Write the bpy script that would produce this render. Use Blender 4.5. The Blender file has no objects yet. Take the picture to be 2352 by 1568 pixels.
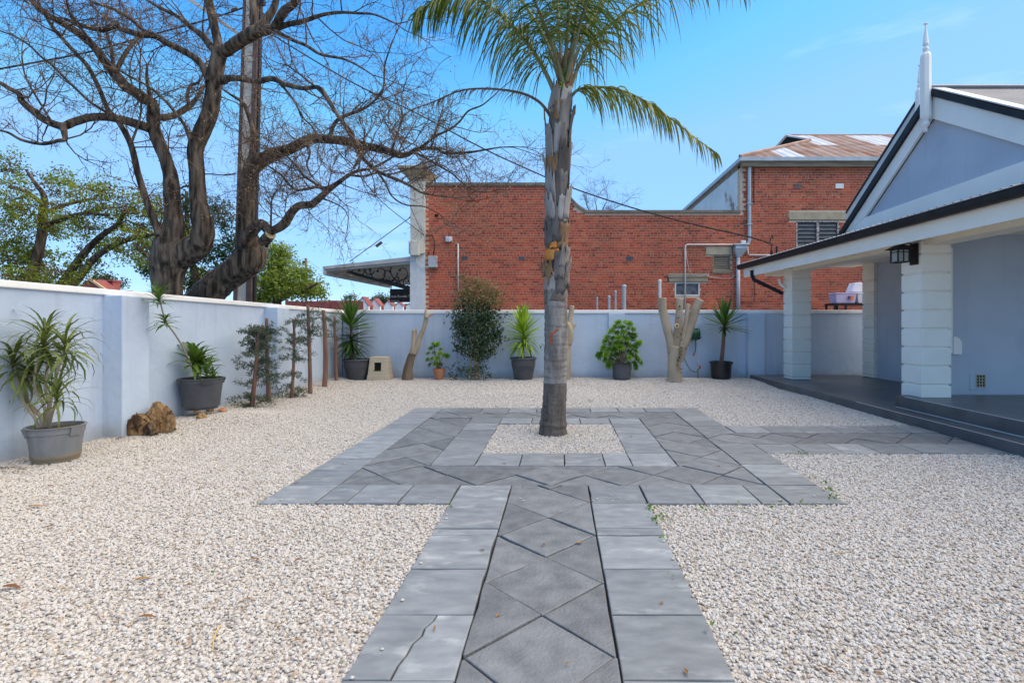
import bpy, bmesh, math, random
import numpy as np
from mathutils import Vector, Matrix, noise
random.seed(7); np.random.seed(7)
R = random.Random(11)
scene = bpy.context.scene
COL = scene.collection
# ------------------------------------------------------------ camera
CH, FP, CX, CY = 1.45, 1210.0, 1285.0, 738.0      # eye height, focal length, principal point (2352 x 1568 picture)
cd = bpy.data.cameras.new("camera"); cam = bpy.data.objects.new("camera", cd); COL.objects.link(cam)
cam.location = (0, 0, CH); cam.rotation_euler = (math.radians(90), 0, 0)
cd.sensor_width = 36; cd.lens = 36 * FP / 2352
cd.shift_x = -(CX - 1176) / 2352; cd.shift_y = -(784 - CY) / 2352
cd.clip_start = 0.05; cd.clip_end = 1500
scene.camera = cam
# ------------------------------------------------------------ sky, sun, exposure
SUN_EL, SUN_AZ = math.radians(60), math.radians(84)   # azimuth measured from +Y towards +X
w = bpy.data.worlds.new("World"); scene.world = w; w.use_nodes = True
nt = w.node_tree; nt.nodes.clear()
sky = nt.nodes.new("ShaderNodeTexSky"); sky.sky_type = 'NISHITA'; sky.sun_disc = False
sky.sun_elevation = SUN_EL; sky.sun_rotation = SUN_AZ
sky.air_density = 0.9; sky.dust_density = 0.0; sky.ozone_density = 4.0; sky.altitude = 900
hsv = nt.nodes.new("ShaderNodeHueSaturation"); hsv.inputs['Saturation'].default_value = 1.32
tc = nt.nodes.new("ShaderNodeTexCoord"); mp = nt.nodes.new("ShaderNodeMapping")
mp.inputs['Scale'].default_value = (1.2, 1.6, 7.0); mp.inputs['Rotation'].default_value = (0, math.radians(8), 0)
cn = nt.nodes.new("ShaderNodeTexNoise"); cn.inputs['Scale'].default_value = 2.2; cn.inputs['Detail'].default_value = 6
cn.inputs['Roughness'].default_value = 0.55
cr = nt.nodes.new("ShaderNodeValToRGB"); cr.color_ramp.elements[0].position = 0.60; cr.color_ramp.elements[1].position = 1.0
cr.color_ramp.elements[0].color = (0, 0, 0, 1); cr.color_ramp.elements[1].color = (.22, .22, .22, 1)
cmix = nt.nodes.new("ShaderNodeMixRGB"); cmix.inputs[2].default_value = (5.2, 5.6, 6.2, 1)
bg = nt.nodes.new("ShaderNodeBackground"); bg.inputs['Strength'].default_value = 0.125
wo = nt.nodes.new("ShaderNodeOutputWorld")
L = nt.links.new
cap = nt.nodes.new('ShaderNodeMixRGB'); cap.blend_type = 'DARKEN'; cap.inputs[0].default_value = .85; cap.inputs[2].default_value = (1.34, 1.98, 3.3, 1)
L(sky.outputs[0], cap.inputs[1]); L(cap.outputs[0], hsv.inputs['Color']); L(tc.outputs['Generated'], mp.inputs[0]); L(mp.outputs[0], cn.inputs[0])
L(cn.outputs['Fac'], cr.inputs[0]); L(cr.outputs[0], cmix.inputs[0]); L(hsv.outputs[0], cmix.inputs[1])
L(cmix.outputs[0], bg.inputs[0]); L(bg.outputs[0], wo.inputs[0])
sd = bpy.data.lights.new("sun", 'SUN'); sd.energy = 1.5; sd.angle = math.radians(95); sd.color = (1, .86, .70)
so = bpy.data.objects.new("sun", sd); COL.objects.link(so)
sdir = Vector((math.sin(SUN_AZ) * math.cos(SUN_EL), math.cos(SUN_AZ) * math.cos(SUN_EL), math.sin(SUN_EL)))
so.rotation_euler = sdir.to_track_quat('Z', 'Y').to_euler(); so.location = sdir * 60
scene.view_settings.view_transform = 'Standard'; scene.view_settings.look = 'None'
scene.view_settings.use_white_balance = True; scene.view_settings.white_balance_temperature = 8300; scene.view_settings.white_balance_tint = 6
scene.view_settings.exposure = 1.80; scene.view_settings.gamma = 1; scene.view_settings.use_curve_mapping = False

# ------------------------------------------------------------ helpers: placing
def P(x, y, Y):                      # picture point at distance Y
    return Vector(((x - CX) / FP * Y, Y, CH + (CY - y) / FP * Y))
def G(x, y, z=0.0):                  # picture point on a level plane of height z
    Y = (CH - z) * FP / (y - CY)
    return Vector(((x - CX) / FP * Y, Y, z))
HK = 0.037                           # the house stands about two degrees askew
def HP(A, Y, z): return Vector((A - HK * Y, Y, z))
def HA(x, y, A):                     # picture point on the house plane A
    Y = A * FP / (x - (CX - HK * FP))
    return HP(A, Y, CH + (CY - y) / FP * Y)
def sstep(a, b, x):
    t = min(1, max(0, (x - a) / (b - a))); return t * t * (3 - 2 * t)
def wallx(Y): return -5.68 + 0.0366 * (Y - 5.35)
def gz(x, y):                        # height of the gravel
    z = 0.02 * noise.noise(Vector((x * .8, y * .8, 3.1))) + 0.006 * noise.noise(Vector((x * 2.7, y * 2.7, 1.3)))
    z += 0.045 * sstep(11.0, 12.6, y) + 0.05 * sstep(wallx(y) + .75, wallx(y) + .1, x) * sstep(6, 7.5, y)
    z += 0.09 * math.exp(-(((x + 4.75) / .55) ** 2 + ((y - 7.75) / .5) ** 2))
    z += 0.035 * math.exp(-(((x + .08) / .35) ** 2 + ((y - 6.75) / .35) ** 2))
    z += 0.05 * math.exp(-(((x - 2.9) / .9) ** 2 + ((y - 12.55) / .3) ** 2))
    d = 1.0
    if -2.6 < x < 5.2 and y < 9: d = .35
    return z * d - 0.004

# ------------------------------------------------------------ helpers: meshes and objects
ORG = {}; WY, WZ = 13.15, 1.735
class MB:
    def __init__(s): s.v = []; s.f = []; s.m = []
    def add(s, vs, fs, mi=0):
        b = len(s.v); s.v += [tuple(v) for v in vs]
        for f in fs: s.f.append(tuple(i + b for i in f)); s.m.append(mi)
        return b
    def box(s, a, b, mi=0):
        x0, y0, z0 = a; x1, y1, z1 = b
        s.add([(x0,y0,z0),(x1,y0,z0),(x1,y1,z0),(x0,y1,z0),(x0,y0,z1),(x1,y0,z1),(x1,y1,z1),(x0,y1,z1)],
              [(0,3,2,1),(4,5,6,7),(0,1,5,4),(1,2,6,5),(2,3,7,6),(3,0,4,7)], mi)
    def hexa(s, p, mi=0):            # 8 points, bottom four then top four
        s.add(p, [(0,3,2,1),(4,5,6,7),(0,1,5,4),(1,2,6,5),(2,3,7,6),(3,0,4,7)], mi)
    def prism(s, pts, off, mi=0):    # polygon swept along a vector
        n = len(pts); off = Vector(off)
        vs = [Vector(p) for p in pts] + [Vector(p) + off for p in pts]
        fs = [tuple(range(n))[::-1], tuple(range(n, 2 * n))]
        fs += [(i, (i + 1) % n, n + (i + 1) % n, n + i) for i in range(n)]
        s.add(vs, fs, mi)
    def lathe(s, c, prof, n=16, mi=0, cap=True, sx=1, sy=1):
        c = Vector(c); k = len(prof); vs = []
        for r, z in prof:
            for i in range(n):
                a = 2 * math.pi * i / n
                vs.append((c.x + r * sx * math.cos(a), c.y + r * sy * math.sin(a), c.z + z))
        fs = []
        for j in range(k - 1):
            for i in range(n):
                i2 = (i + 1) % n
                fs.append((j*n+i, j*n+i2, (j+1)*n+i2, (j+1)*n+i))
        if cap: fs += [tuple(range(n))[::-1], tuple(range((k-1)*n, k*n))]
        s.add(vs, fs, mi)
    def tube(s, pts, rad, n=6, mi=0, cap=True, wob=0.0, seed=0.0):
        pts = [Vector(p) for p in pts]; k = len(pts)
        if not hasattr(rad, '__len__'): rad = [rad] * k
        t = (pts[1] - pts[0]).normalized()
        u = t.orthogonal().normalized(); vs = []
        for j in range(k):
            if j == 0: t = pts[1] - pts[0]
            elif j == k - 1: t = pts[-1] - pts[-2]
            else: t = pts[j+1] - pts[j-1]
            if t.length < 1e-9: t = Vector((0, 0, 1))
            t.normalize(); u = u - t * u.dot(t)
            if u.length < 1e-6: u = t.orthogonal()
            u.normalize(); w_ = t.cross(u)
            for i in range(n):
                a = 2 * math.pi * i / n
                r = rad[j]
                if wob: r *= 1 + wob * noise.noise(Vector((math.cos(a) * 1.8 + seed, math.sin(a) * 1.8, j * .45)))
                if wob and rad[j] > .09: r *= 1 + .045 * noise.noise(Vector((math.cos(a) * 7 + seed, math.sin(a) * 7, j * .35)))
                vs.append(pts[j] + (u * math.cos(a) + w_ * math.sin(a)) * r)
        fs = [(j*n+i, j*n+(i+1) % n, (j+1)*n+(i+1) % n, (j+1)*n+i) for j in range(k-1) for i in range(n)]
        if cap: fs += [tuple(range(n))[::-1], tuple(range((k-1)*n, k*n))]
        s.add(vs, fs, mi)
    def build(s, name, mat, parent=None, smooth=False, loc=None, attr=None):
        me = bpy.data.meshes.new(name)
        o_ = ORG.get(parent.name) if parent else None
        base = Vector(loc) if loc is not None else (o_ if o_ is not None else Vector((0, 0, 0)))
        me.from_pydata([(v[0]-base.x, v[1]-base.y, v[2]-base.z) for v in s.v], [], s.f)
        mats = mat if isinstance(mat, (list, tuple)) else [mat]
        for m in mats: me.materials.append(m)
        if len(mats) > 1: me.polygons.foreach_set('material_index', s.m)
        if smooth: me.polygons.foreach_set('use_smooth', [True] * len(me.polygons))
        me.update()
        return link(name, me, parent, base)
def link(name, me, parent, world):
    o = bpy.data.objects.new(name, me); COL.objects.link(o)
    if parent is not None:
        o.parent = parent; o.location = Vector(world) - ORG[parent.name]
    else: o.location = world
    ORG[o.name] = Vector(world)
    return o
def bevel(o, w_=0.01, seg=2):
    m = o.modifiers.new("bevel", 'BEVEL'); m.width = w_; m.segments = seg; m.limit_method = 'ANGLE'; m.angle_limit = .6
    return o
def thing(name, label, cat, loc=(0, 0, 0), group=None):
    o = bpy.data.objects.new(name, None); COL.objects.link(o); o.location = loc
    o.empty_display_size = .1
    ORG[o.name] = Vector(loc); return tag(o, label, cat, group)
def tag(o, label, cat, group=None):
    o['label'] = label; o['category'] = cat
    if group: o['group'] = group
    return o
def kind(o, k='structure'): o['kind'] = k; return o
def catmull(pts, sub=4):
    P_ = [pts[0]] + list(pts) + [pts[-1]]; out = []
    for i in range(1, len(P_) - 2):
        for k in range(sub):
            t = k / sub; a, b, c, d = P_[i-1], P_[i], P_[i+1], P_[i+2]
            out.append(tuple(.5*((2*b[q]) + (-a[q]+c[q])*t + (2*a[q]-5*b[q]+4*c[q]-d[q])*t*t + (-a[q]+3*b[q]-3*c[q]+d[q])*t**3) for q in range(len(a))))
    out.append(tuple(pts[-1])); return out

# ------------------------------------------------------------ materials
def nodes(name):
    m = bpy.data.materials.new(name); m.use_nodes = True; t = m.node_tree
    return m, t, t.nodes['Principled BSDF']
def mat(name, c1, c2=None, rough=.8, scale=5, detail=4, bump=0., bscale=None, spec=.3, metal=0., stretch=None,
        rnd=0., coord='Object', c3=None, p3=(.55, .7), lo=.35, hi=.65, alpha=None, trans=0., bdist=.01, dirt=0.):
    m, t, b = nodes(name); N = t.nodes.new; K = t.links.new
    b.inputs['Roughness'].default_value = rough; b.inputs['Metallic'].default_value = metal
    b.inputs['Specular IOR Level'].default_value = spec
    tcn = N('ShaderNodeTexCoord'); mpn = N('ShaderNodeMapping'); K(tcn.outputs[coord], mpn.inputs[0])
    if stretch: mpn.inputs['Scale'].default_value = stretch
    oi = N('ShaderNodeObjectInfo')
    ad = N('ShaderNodeVectorMath'); ad.operation = 'ADD'; sc = N('ShaderNodeVectorMath'); sc.operation = 'SCALE'
    cb = N('ShaderNodeCombineXYZ'); K(oi.outputs['Random'], cb.inputs[0]); K(oi.outputs['Random'], cb.inputs[1])
    K(cb.outputs[0], sc.inputs[0]); sc.inputs['Scale'].default_value = 37.0
    K(mpn.outputs[0], ad.inputs[0]); K(sc.outputs[0], ad.inputs[1])
    no = N('ShaderNodeTexNoise'); no.inputs['Scale'].default_value = scale; no.inputs['Detail'].default_value = detail
    K(ad.outputs[0], no.inputs[0])
    col = None
    if c2 is None: c2 = c1
    ra = N('ShaderNodeValToRGB'); e = ra.color_ramp.elements
    e[0].position = lo; e[1].position = hi; e[0].color = (*c1, 1); e[1].color = (*c2, 1)
    K(no.outputs['Fac'], ra.inputs[0]); col = ra.outputs[0]
    if c3 is not None:
        n3 = N('ShaderNodeTexNoise'); n3.inputs['Scale'].default_value = scale * .45; n3.inputs['Detail'].default_value = 7
        n3.inputs['Roughness'].default_value = .65
        K(ad.outputs[0], n3.inputs[0])
        r3 = N('ShaderNodeValToRGB'); r3.color_ramp.elements[0].position = p3[0]; r3.color_ramp.elements[1].position = p3[1]
        K(n3.outputs['Fac'], r3.inputs[0]); mx = N('ShaderNodeMixRGB'); K(r3.outputs[0], mx.inputs[0])
        K(col, mx.inputs[1]); mx.inputs[2].default_value = (*c3, 1); col = mx.outputs[0]
    if dirt:
        gp = N('ShaderNodeNewGeometry'); sz = N('ShaderNodeSeparateXYZ'); K(gp.outputs['Position'], sz.inputs[0])
        n4 = N('ShaderNodeTexNoise'); n4.inputs['Scale'].default_value = 3.5; n4.inputs['Detail'].default_value = 8; K(gp.outputs['Position'], n4.inputs[0])
        m4 = N('ShaderNodeMapRange'); m4.inputs[1].default_value = .02; m4.inputs[2].default_value = .42; m4.inputs[3].default_value = .62; m4.inputs[4].default_value = -.25; K(sz.outputs[2], m4.inputs[0])
        a4 = N('ShaderNodeMath'); a4.operation = 'ADD'; K(m4.outputs[0], a4.inputs[0]); K(n4.outputs['Fac'], a4.inputs[1])
        r4 = N('ShaderNodeMapRange'); r4.inputs[1].default_value = .62; r4.inputs[2].default_value = 1.15; r4.inputs[3].default_value = 0; r4.inputs[4].default_value = dirt; K(a4.outputs[0], r4.inputs[0])
        x4 = N('ShaderNodeMixRGB'); K(r4.outputs[0], x4.inputs[0]); K(col, x4.inputs[1]); x4.inputs[2].default_value = (.30, .27, .23, 1); col = x4.outputs[0]
        m5 = N('ShaderNodeMapping'); m5.inputs['Scale'].default_value = (7, 7, .35); K(gp.outputs['Position'], m5.inputs[0])
        n5 = N('ShaderNodeTexNoise'); n5.inputs['Scale'].default_value = 1.6; n5.inputs['Detail'].default_value = 6; K(m5.outputs[0], n5.inputs[0])
        r5 = N('ShaderNodeMapRange'); r5.inputs[1].default_value = .56; r5.inputs[2].default_value = .8; r5.inputs[3].default_value = 0; r5.inputs[4].default_value = .34; K(n5.outputs['Fac'], r5.inputs[0])
        x5 = N('ShaderNodeMixRGB'); K(r5.outputs[0], x5.inputs[0]); K(col, x5.inputs[1]); x5.inputs[2].default_value = (.34, .36, .40, 1); col = x5.outputs[0]
    if rnd:
        mr = N('ShaderNodeMapRange'); mr.inputs[3].default_value = 1 - rnd; mr.inputs[4].default_value = 1 + rnd
        K(oi.outputs['Random'], mr.inputs[0]); hs = N('ShaderNodeHueSaturation'); K(mr.outputs[0], hs.inputs['Value'])
        K(col, hs.inputs['Color']); col = hs.outputs[0]
    K(col, b.inputs['Base Color'])
    if bump:
        nb = N('ShaderNodeTexNoise'); nb.inputs['Scale'].default_value = bscale or scale * 4; nb.inputs['Detail'].default_value = 5
        K(ad.outputs[0], nb.inputs[0]); bp = N('ShaderNodeBump'); bp.inputs['Strength'].default_value = bump
        bp.inputs['Distance'].default_value = bdist; K(nb.outputs['Fac'], bp.inputs['Height']); K(bp.outputs[0], b.inputs['Normal'])
    if trans: b.inputs['Transmission Weight'].default_value = trans
    if alpha is not None: b.inputs['Alpha'].default_value = alpha
    return m
def leafmat(name, c1, c2, rough=.45, tr=.25, spec=.4, sc=1.5):
    m, t, b = nodes(name); N = t.nodes.new; K = t.links.new
    at = N('ShaderNodeAttribute'); at.attribute_name = 'tint'
    oi = N('ShaderNodeObjectInfo'); s_ = N('ShaderNodeMath'); s_.operation = 'ADD'; K(at.outputs['Fac'], s_.inputs[0]); K(oi.outputs['Random'], s_.inputs[1])
    fr = N('ShaderNodeMath'); fr.operation = 'FRACT'; K(s_.outputs[0], fr.inputs[0])
    ra = N('ShaderNodeValToRGB'); ra.color_ramp.elements[0].color = (*c1, 1); ra.color_ramp.elements[1].color = (*c2, 1)
    K(fr.outputs[0], ra.inputs[0]); K(ra.outputs[0], b.inputs['Base Color'])
    b.inputs['Roughness'].default_value = rough; b.inputs['Specular IOR Level'].default_value = spec
    tl = N('ShaderNodeBsdfTranslucent'); mx = N('ShaderNodeMixShader'); mx.inputs[0].default_value = tr
    K(ra.outputs[0], tl.inputs[0]); K(b.outputs[0], mx.inputs[1]); K(tl.outputs[0], mx.inputs[2])
    K(mx.outputs[0], t.nodes['Material Output'].inputs[0])
    return m
M = {}
M['wall'] = mat('blue_render', (.47,.575,.70), (.52,.625,.75), .75, 1.2, 5, .6, 9, c3=(.40,.48,.62), p3=(.5,.8), bdist=.012, dirt=.5)
M['house_wall'] = mat('house_render', (.43,.49,.57), (.475,.535,.615), .75, 1.6, 5, .3, 8, c3=(.32,.38,.48), p3=(.52,.85), dirt=.25)
M['white'] = mat('white_paint', (.83,.81,.765), (.88,.865,.82), .5, 2, 6, .2, 30, c3=(.72,.70,.65), p3=(.58,.85))
M['coping'] = mat('coping_paint', (.84,.84,.83), (.90,.90,.89), .6, 3, 5, .3, 14, c3=(.62,.61,.58), p3=(.62,.85))
M['cream'] = mat('cream_paint', (.84,.78,.66), (.88,.83,.72), .55, 2.5, 5, .35, 22, c3=(.62,.59,.50), p3=(.6,.9), bdist=.006)
M['column'] = mat('column_paint', (.86,.82,.74), (.90,.865,.79), .55, 2.5, 5, .4, 16, bdist=.008)
M['black'] = mat('black_paint', (.014,.014,.017), (.024,.024,.028), .5, 4, 3, .1, 20, spec=.2)
M['charcoal'] = mat('charcoal_roof', (.16,.17,.18), (.22,.23,.24), .4, 2, 3, .05, spec=.5)
M['flash'] = mat('flashing', (.55,.55,.55), (.62,.62,.62), .4, 3, 3)
M['concrete_dark'] = mat('painted_concrete', (.075,.08,.085), (.115,.12,.125), .38, 2.2, 6, .15, 25, spec=.5, c3=(.16,.165,.165), p3=(.55,.8), bdist=.004)
M['paver'] = mat('slate_border', (.175,.192,.202), (.265,.285,.295), .45, 6.0, 9, .7, 9, spec=.4, rnd=.2, c3=(.42,.435,.435), p3=(.56,.74), lo=.3, hi=.7, bdist=.006, stretch=(1, 2.2, 1))
M['paver_dark'] = mat('slate_centre', (.12,.129,.135), (.20,.212,.218), .52, 8.0, 9, 1.0, 60, spec=.4, rnd=.16, c3=(.30,.315,.32), p3=(.60,.82), lo=.3, hi=.7, bdist=.006)
M['bed'] = mat('bedding', (.05,.045,.04), (.09,.08,.07), .95, 30, 3, .4)
M['ground'] = mat('ground_sheet', (.10,.10,.10), (.15,.145,.135), .9, 1.5, 6, .2)
M['gravelbase'] = mat('gravel_base', (.28,.25,.215), (.56,.52,.46), .9, 55, 3, .8, 60, lo=.35, hi=.6, bdist=.02)
M['potgrey'] = mat('pot_grey', (.06,.064,.072), (.095,.10,.108), .5, 3, 5, .1, 30, c3=(.19,.18,.165), p3=(.58,.85))
M['potweathered'] = mat('pot_weathered', (.17,.18,.185), (.24,.245,.25), .55, 4, 6, .1, 30, c3=(.11,.115,.125), p3=(.5,.75), stretch=(1,1,.35))
M['potmud'] = mat('pot_mud', (.32,.25,.16), (.24,.20,.15), .7, 6, 4)
M['potblack'] = mat('pot_black', (.012,.012,.014), (.02,.02,.022), .35, 3, 3, spec=.5)
M['terracotta'] = mat('terracotta', (.50,.20,.10), (.58,.25,.13), .75, 4, 4, .1)
M['soil'] = mat('soil', (.05,.035,.025), (.10,.07,.05), .95, 30, 4, .8, 50)
M['bark'] = mat('bark_dark', (.035,.024,.017), (.21,.155,.115), .9, 13, 9, 1.0, 22, stretch=(1,1,.13), bdist=.07, c3=(.075,.08,.035), p3=(.62,.8), lo=.38, hi=.66)
M['twig'] = mat('twig_bark', (.09,.058,.045), (.20,.14,.105), .9, 6, 3)
M['smooth_wood'] = mat('cut_trunk', (.33,.26,.18), (.47,.385,.285), .75, 3, 6, .5, 12, stretch=(1,1,.4), c3=(.22,.15,.09), p3=(.6,.85))
M['cutface'] = mat('cut_face', (.62,.48,.28), (.50,.36,.20), .8, 9, 4)
M['stick'] = mat('weathered_trunk', (.13,.09,.06), (.26,.19,.13), .85, 5, 6, .8, 22, stretch=(1,1,.25), bdist=.02)
M['redwood'] = mat('red_bark', (.17,.085,.06), (.27,.15,.11), .9, 6, 6, .8, 22, stretch=(1,1,.2), bdist=.02)
M['log'] = mat('old_stump', (.20,.11,.05), (.40,.26,.13), .9, 7, 8, 1., 24, c3=(.055,.028,.018), p3=(.47,.60), bdist=.04, stretch=(1,1,.35))
M['palmgrey'] = mat('palm_trunk', (.14,.12,.105), (.36,.33,.305), .85, 4, 7, .9, 26, stretch=(1.6,1.6,.35), bdist=.02, c3=(.10,.075,.06), p3=(.55,.75))
M['palmlow'] = mat('palm_trunk_base', (.085,.07,.06), (.16,.135,.115), .9, 9, 7, .9, 26, stretch=(1.6,1.6,.25), bdist=.02)
M['boot'] = mat('palm_boot', (.15,.125,.11), (.34,.31,.29), .8, 4.5, 7, .8, 18, stretch=(1.6,1.6,.3), c3=(.10,.055,.045), p3=(.50,.62), rnd=.25, bdist=.02)
M['bootdark'] = mat('palm_boot_dark', (.07,.06,.055), (.20,.175,.165), .8, 5, 7, .8, 18, stretch=(1.6,1.6,.3), rnd=.3, bdist=.02)
M['bootlight'] = mat('palm_boot_pale', (.25,.225,.21), (.42,.39,.37), .8, 5, 7, .6, 18, stretch=(1.6,1.6,.3), c3=(.16,.12,.10), p3=(.6,.7), rnd=.15, bdist=.02)
M['bootrust'] = mat('palm_boot_fresh', (.60,.17,.03), (.66,.36,.08), .7, 5, 4, .3, c3=(.30,.06,.03), p3=(.5,.7))
M['fibre'] = mat('palm_fibre', (.20,.11,.06), (.33,.20,.11), .95, 12, 6, 1., 40, stretch=(2,2,.3), bdist=.02)
M['paintmark'] = mat('orange_mark', (.55,.11,.03), (.38,.08,.03), .8, 20, 4)
M['ringdark'] = mat('ring_scar', (.13,.10,.08), (.2,.16,.13), .9, 12, 4)
M['petiole'] = mat('petiole', (.17,.17,.10), (.25,.25,.15), .6, 6, 4)
M['deadrachis'] = mat('dead_rachis', (.13,.07,.055), (.2,.12,.09), .8, 6, 4)
M['steel'] = mat('rail_steel', (.085,.05,.045), (.13,.085,.075), .6, 3, 5, .1, 20)
M['poleconc'] = mat('pole_concrete', (.42,.39,.34), (.56,.52,.46), .9, 3, 6, .4, 30)
M['wire'] = mat('wire_black', (.012,.012,.014), None, .5)
M['galv'] = mat('galvanised', (.38,.43,.46), (.48,.53,.56), .45, 4, 4, .05, metal=.15)
M['pvc'] = mat('pale_pipe', (.66,.66,.62), (.72,.72,.69), .45, 4, 3)
M['stone'] = mat('sandstone', (.38,.31,.21), (.48,.40,.28), .85, 4, 5, .3, 20)
M['timber'] = mat('old_timber', (.22,.17,.12), (.36,.29,.21), .9, 5, 7, .7, 14, stretch=(.3,1,2.5), bdist=.02)
M['glass'] = mat('louvre_glass', (.055,.07,.08), (.085,.105,.118), .4, 3, 3, spec=.25)
M['darkglass'] = mat('dark_glass', (.05,.06,.075), (.16,.18,.20), .12, 5, 3, spec=.7)
M['rustframe'] = mat('rusty_frame', (.60,.58,.54), (.20,.10,.07), .7, 14, 5)
M['mortar'] = mat('mortar', (.56,.41,.29), (.66,.50,.37), .95, 12, 4, .3)
M['parapet'] = mat('parapet_coping', (.16,.13,.11), (.26,.22,.18), .9, 6, 5, .4)
M['peel'] = mat('peeling_render', (.70,.69,.66), (.80,.79,.77), .9, 1.6, 7, .3, c3=(.36,.22,.16), p3=(.56,.60))
M['pilaster'] = mat('pilaster_render', (.58,.54,.45), (.68,.65,.56), .85, 2, 7, .2, c3=(.36,.31,.24), p3=(.58,.78))
M['cap'] = mat('stained_cap', (.30,.24,.15), (.48,.42,.30), .95, 2.5, 7, .6, c3=(.12,.10,.07), p3=(.52,.7))
M['roofrust'] = mat('rusted_iron', (.34,.19,.14), (.44,.32,.26), .7, 1.3, 7, 0, c3=(.30,.12,.065), p3=(.50,.62), rnd=.12)
M['roofwhite'] = mat('bare_iron', (.52,.56,.60), (.62,.66,.70), .45, 2, 4, rnd=.06)
M['whitebrick'] = mat('painted_brick', (.66,.67,.67), (.74,.75,.75), .7, 3, 4, .2)
M['awning'] = mat('awning_metal', (.42,.42,.42), (.52,.52,.51), .5, 2, 4)
M['soffit'] = mat('awning_soffit', (.40,.40,.39), (.5,.5,.48), .7, 2, 3)
M['iron'] = mat('wrought_iron', (.02,.022,.026), (.03,.032,.036), .45, 4, 2)
M['signblack'] = mat('sign_black', (.012,.013,.017), (.02,.02,.024), .4, 3, 2)
M['signtext'] = mat('sign_letters', (.75,.73,.68), None, .5)
M['signred'] = mat('sign_red', (.22,.035,.06), None, .5)
M['redroof'] = mat('red_roof', (.22,.05,.045), (.29,.075,.06), .7, 3, 4, rnd=.1)
M['farwhite'] = mat('far_white', (.78,.78,.76), (.84,.84,.82), .7, 1, 3)
M['blue'] = mat('sign_blue', (.05,.06,.24), None, .5)
M['orange'] = mat('sign_orange', (.75,.22,.05), None, .5)
M['beige'] = mat('beige_plastic', (.50,.42,.31), (.55,.47,.35), .5, 3, 3)
M['dark'] = mat('dark_inside', (.012,.012,.012), None, .9)
M['greenplastic'] = mat('hose_green', (.02,.13,.07), (.03,.17,.09), .4, 6, 2)
M['redplastic'] = mat('red_plastic', (.70,.03,.02), None, .4)
M['yellow'] = mat('yellow_plastic', (.75,.45,.05), None, .4)
M['tub'] = mat('clear_tub', (.70,.68,.76), (.78,.76,.82), .35, 3, 2)
M['tublilac'] = mat('lilac_tub', (.55,.48,.70), (.60,.53,.74), .35, 3, 2)
M['lanternglass'] = mat('frosted_glass', (.30,.32,.30), (.36,.38,.36), .4, 3, 2)
M['brickred'] = mat('air_brick', (.22,.13,.12), (.3,.2,.18), .9, 8, 3)
M['ventgrey'] = mat('vent_grey', (.13,.13,.15), (.18,.18,.2), .8, 8, 3)
M['buff'] = mat('buff_vent', (.42,.35,.25), (.5,.42,.31), .85, 8, 3)
M['meter'] = mat('meter_box', (.42,.45,.48), (.48,.51,.54), .5, 3, 2)
M['yucca'] = leafmat('yucca_leaf', (.04,.10,.02), (.11,.22,.035))
M['yuccadark'] = leafmat('yucca_leaf_dark', (.022,.065,.018), (.06,.14,.035))
M['yuccalime'] = leafmat('yucca_leaf_lime', (.16,.30,.02), (.36,.52,.06))
M['dracaena'] = leafmat('dracaena_leaf', (.065,.105,.022), (.22,.27,.06))
M['cordy'] = leafmat('cordyline_leaf', (.045,.11,.02), (.15,.26,.035))
M['aeonium'] = leafmat('aeonium_leaf', (.09,.24,.015), (.26,.46,.04), tr=.3)
M['conifer'] = leafmat('conifer_leaf', (.05,.085,.055), (.12,.16,.10), .6, .15)
M['bushdark'] = leafmat('glossy_leaf', (.014,.036,.014), (.055,.11,.032), .22, .08, .6)
M['bushtop'] = leafmat('browning_leaf', (.13,.15,.05), (.33,.20,.09), .5, .2)
M['dry'] = leafmat('dry_stem', (.25,.14,.06), (.36,.25,.13), .8, .1)
M['palmleaf'] = leafmat('palm_leaflet', (.055,.10,.012), (.19,.25,.035), .42, .35)
M['palmolive'] = leafmat('palm_leaflet_olive', (.10,.13,.015), (.29,.29,.045), .45, .3)
M['deadleaf'] = leafmat('dead_leaflet', (.11,.07,.045), (.22,.16,.10), .8, .15)
M['treeleaf'] = leafmat('street_tree_leaf', (.10,.16,.015), (.40,.46,.05), .5, .5)
M['treeleaf2'] = leafmat('pale_tree_leaf', (.12,.19,.03), (.36,.46,.08), .5, .45)
M['treedark'] = leafmat('dark_tree_leaf', (.015,.04,.012), (.05,.10,.025), .5, .3)
M['treebrown'] = leafmat('bronze_leaf', (.10,.05,.03), (.18,.11,.05), .6, .3)
M['fargreen'] = leafmat('far_tree_leaf', (.03,.05,.02), (.07,.095,.04), .7, .15)
M['ivy'] = leafmat('ivy_leaf', (.015,.05,.012), (.05,.13,.03), .4, .15)
M['pod'] = leafmat('seed_pod', (.28,.17,.07), (.50,.36,.18), .8, .1)
M['weed'] = leafmat('weed_leaf', (.06,.16,.02), (.16,.30,.04), .6, .3)
M['fallen'] = leafmat('fallen_leaf', (.20,.08,.03), (.36,.20,.07), .8, .1)
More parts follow.
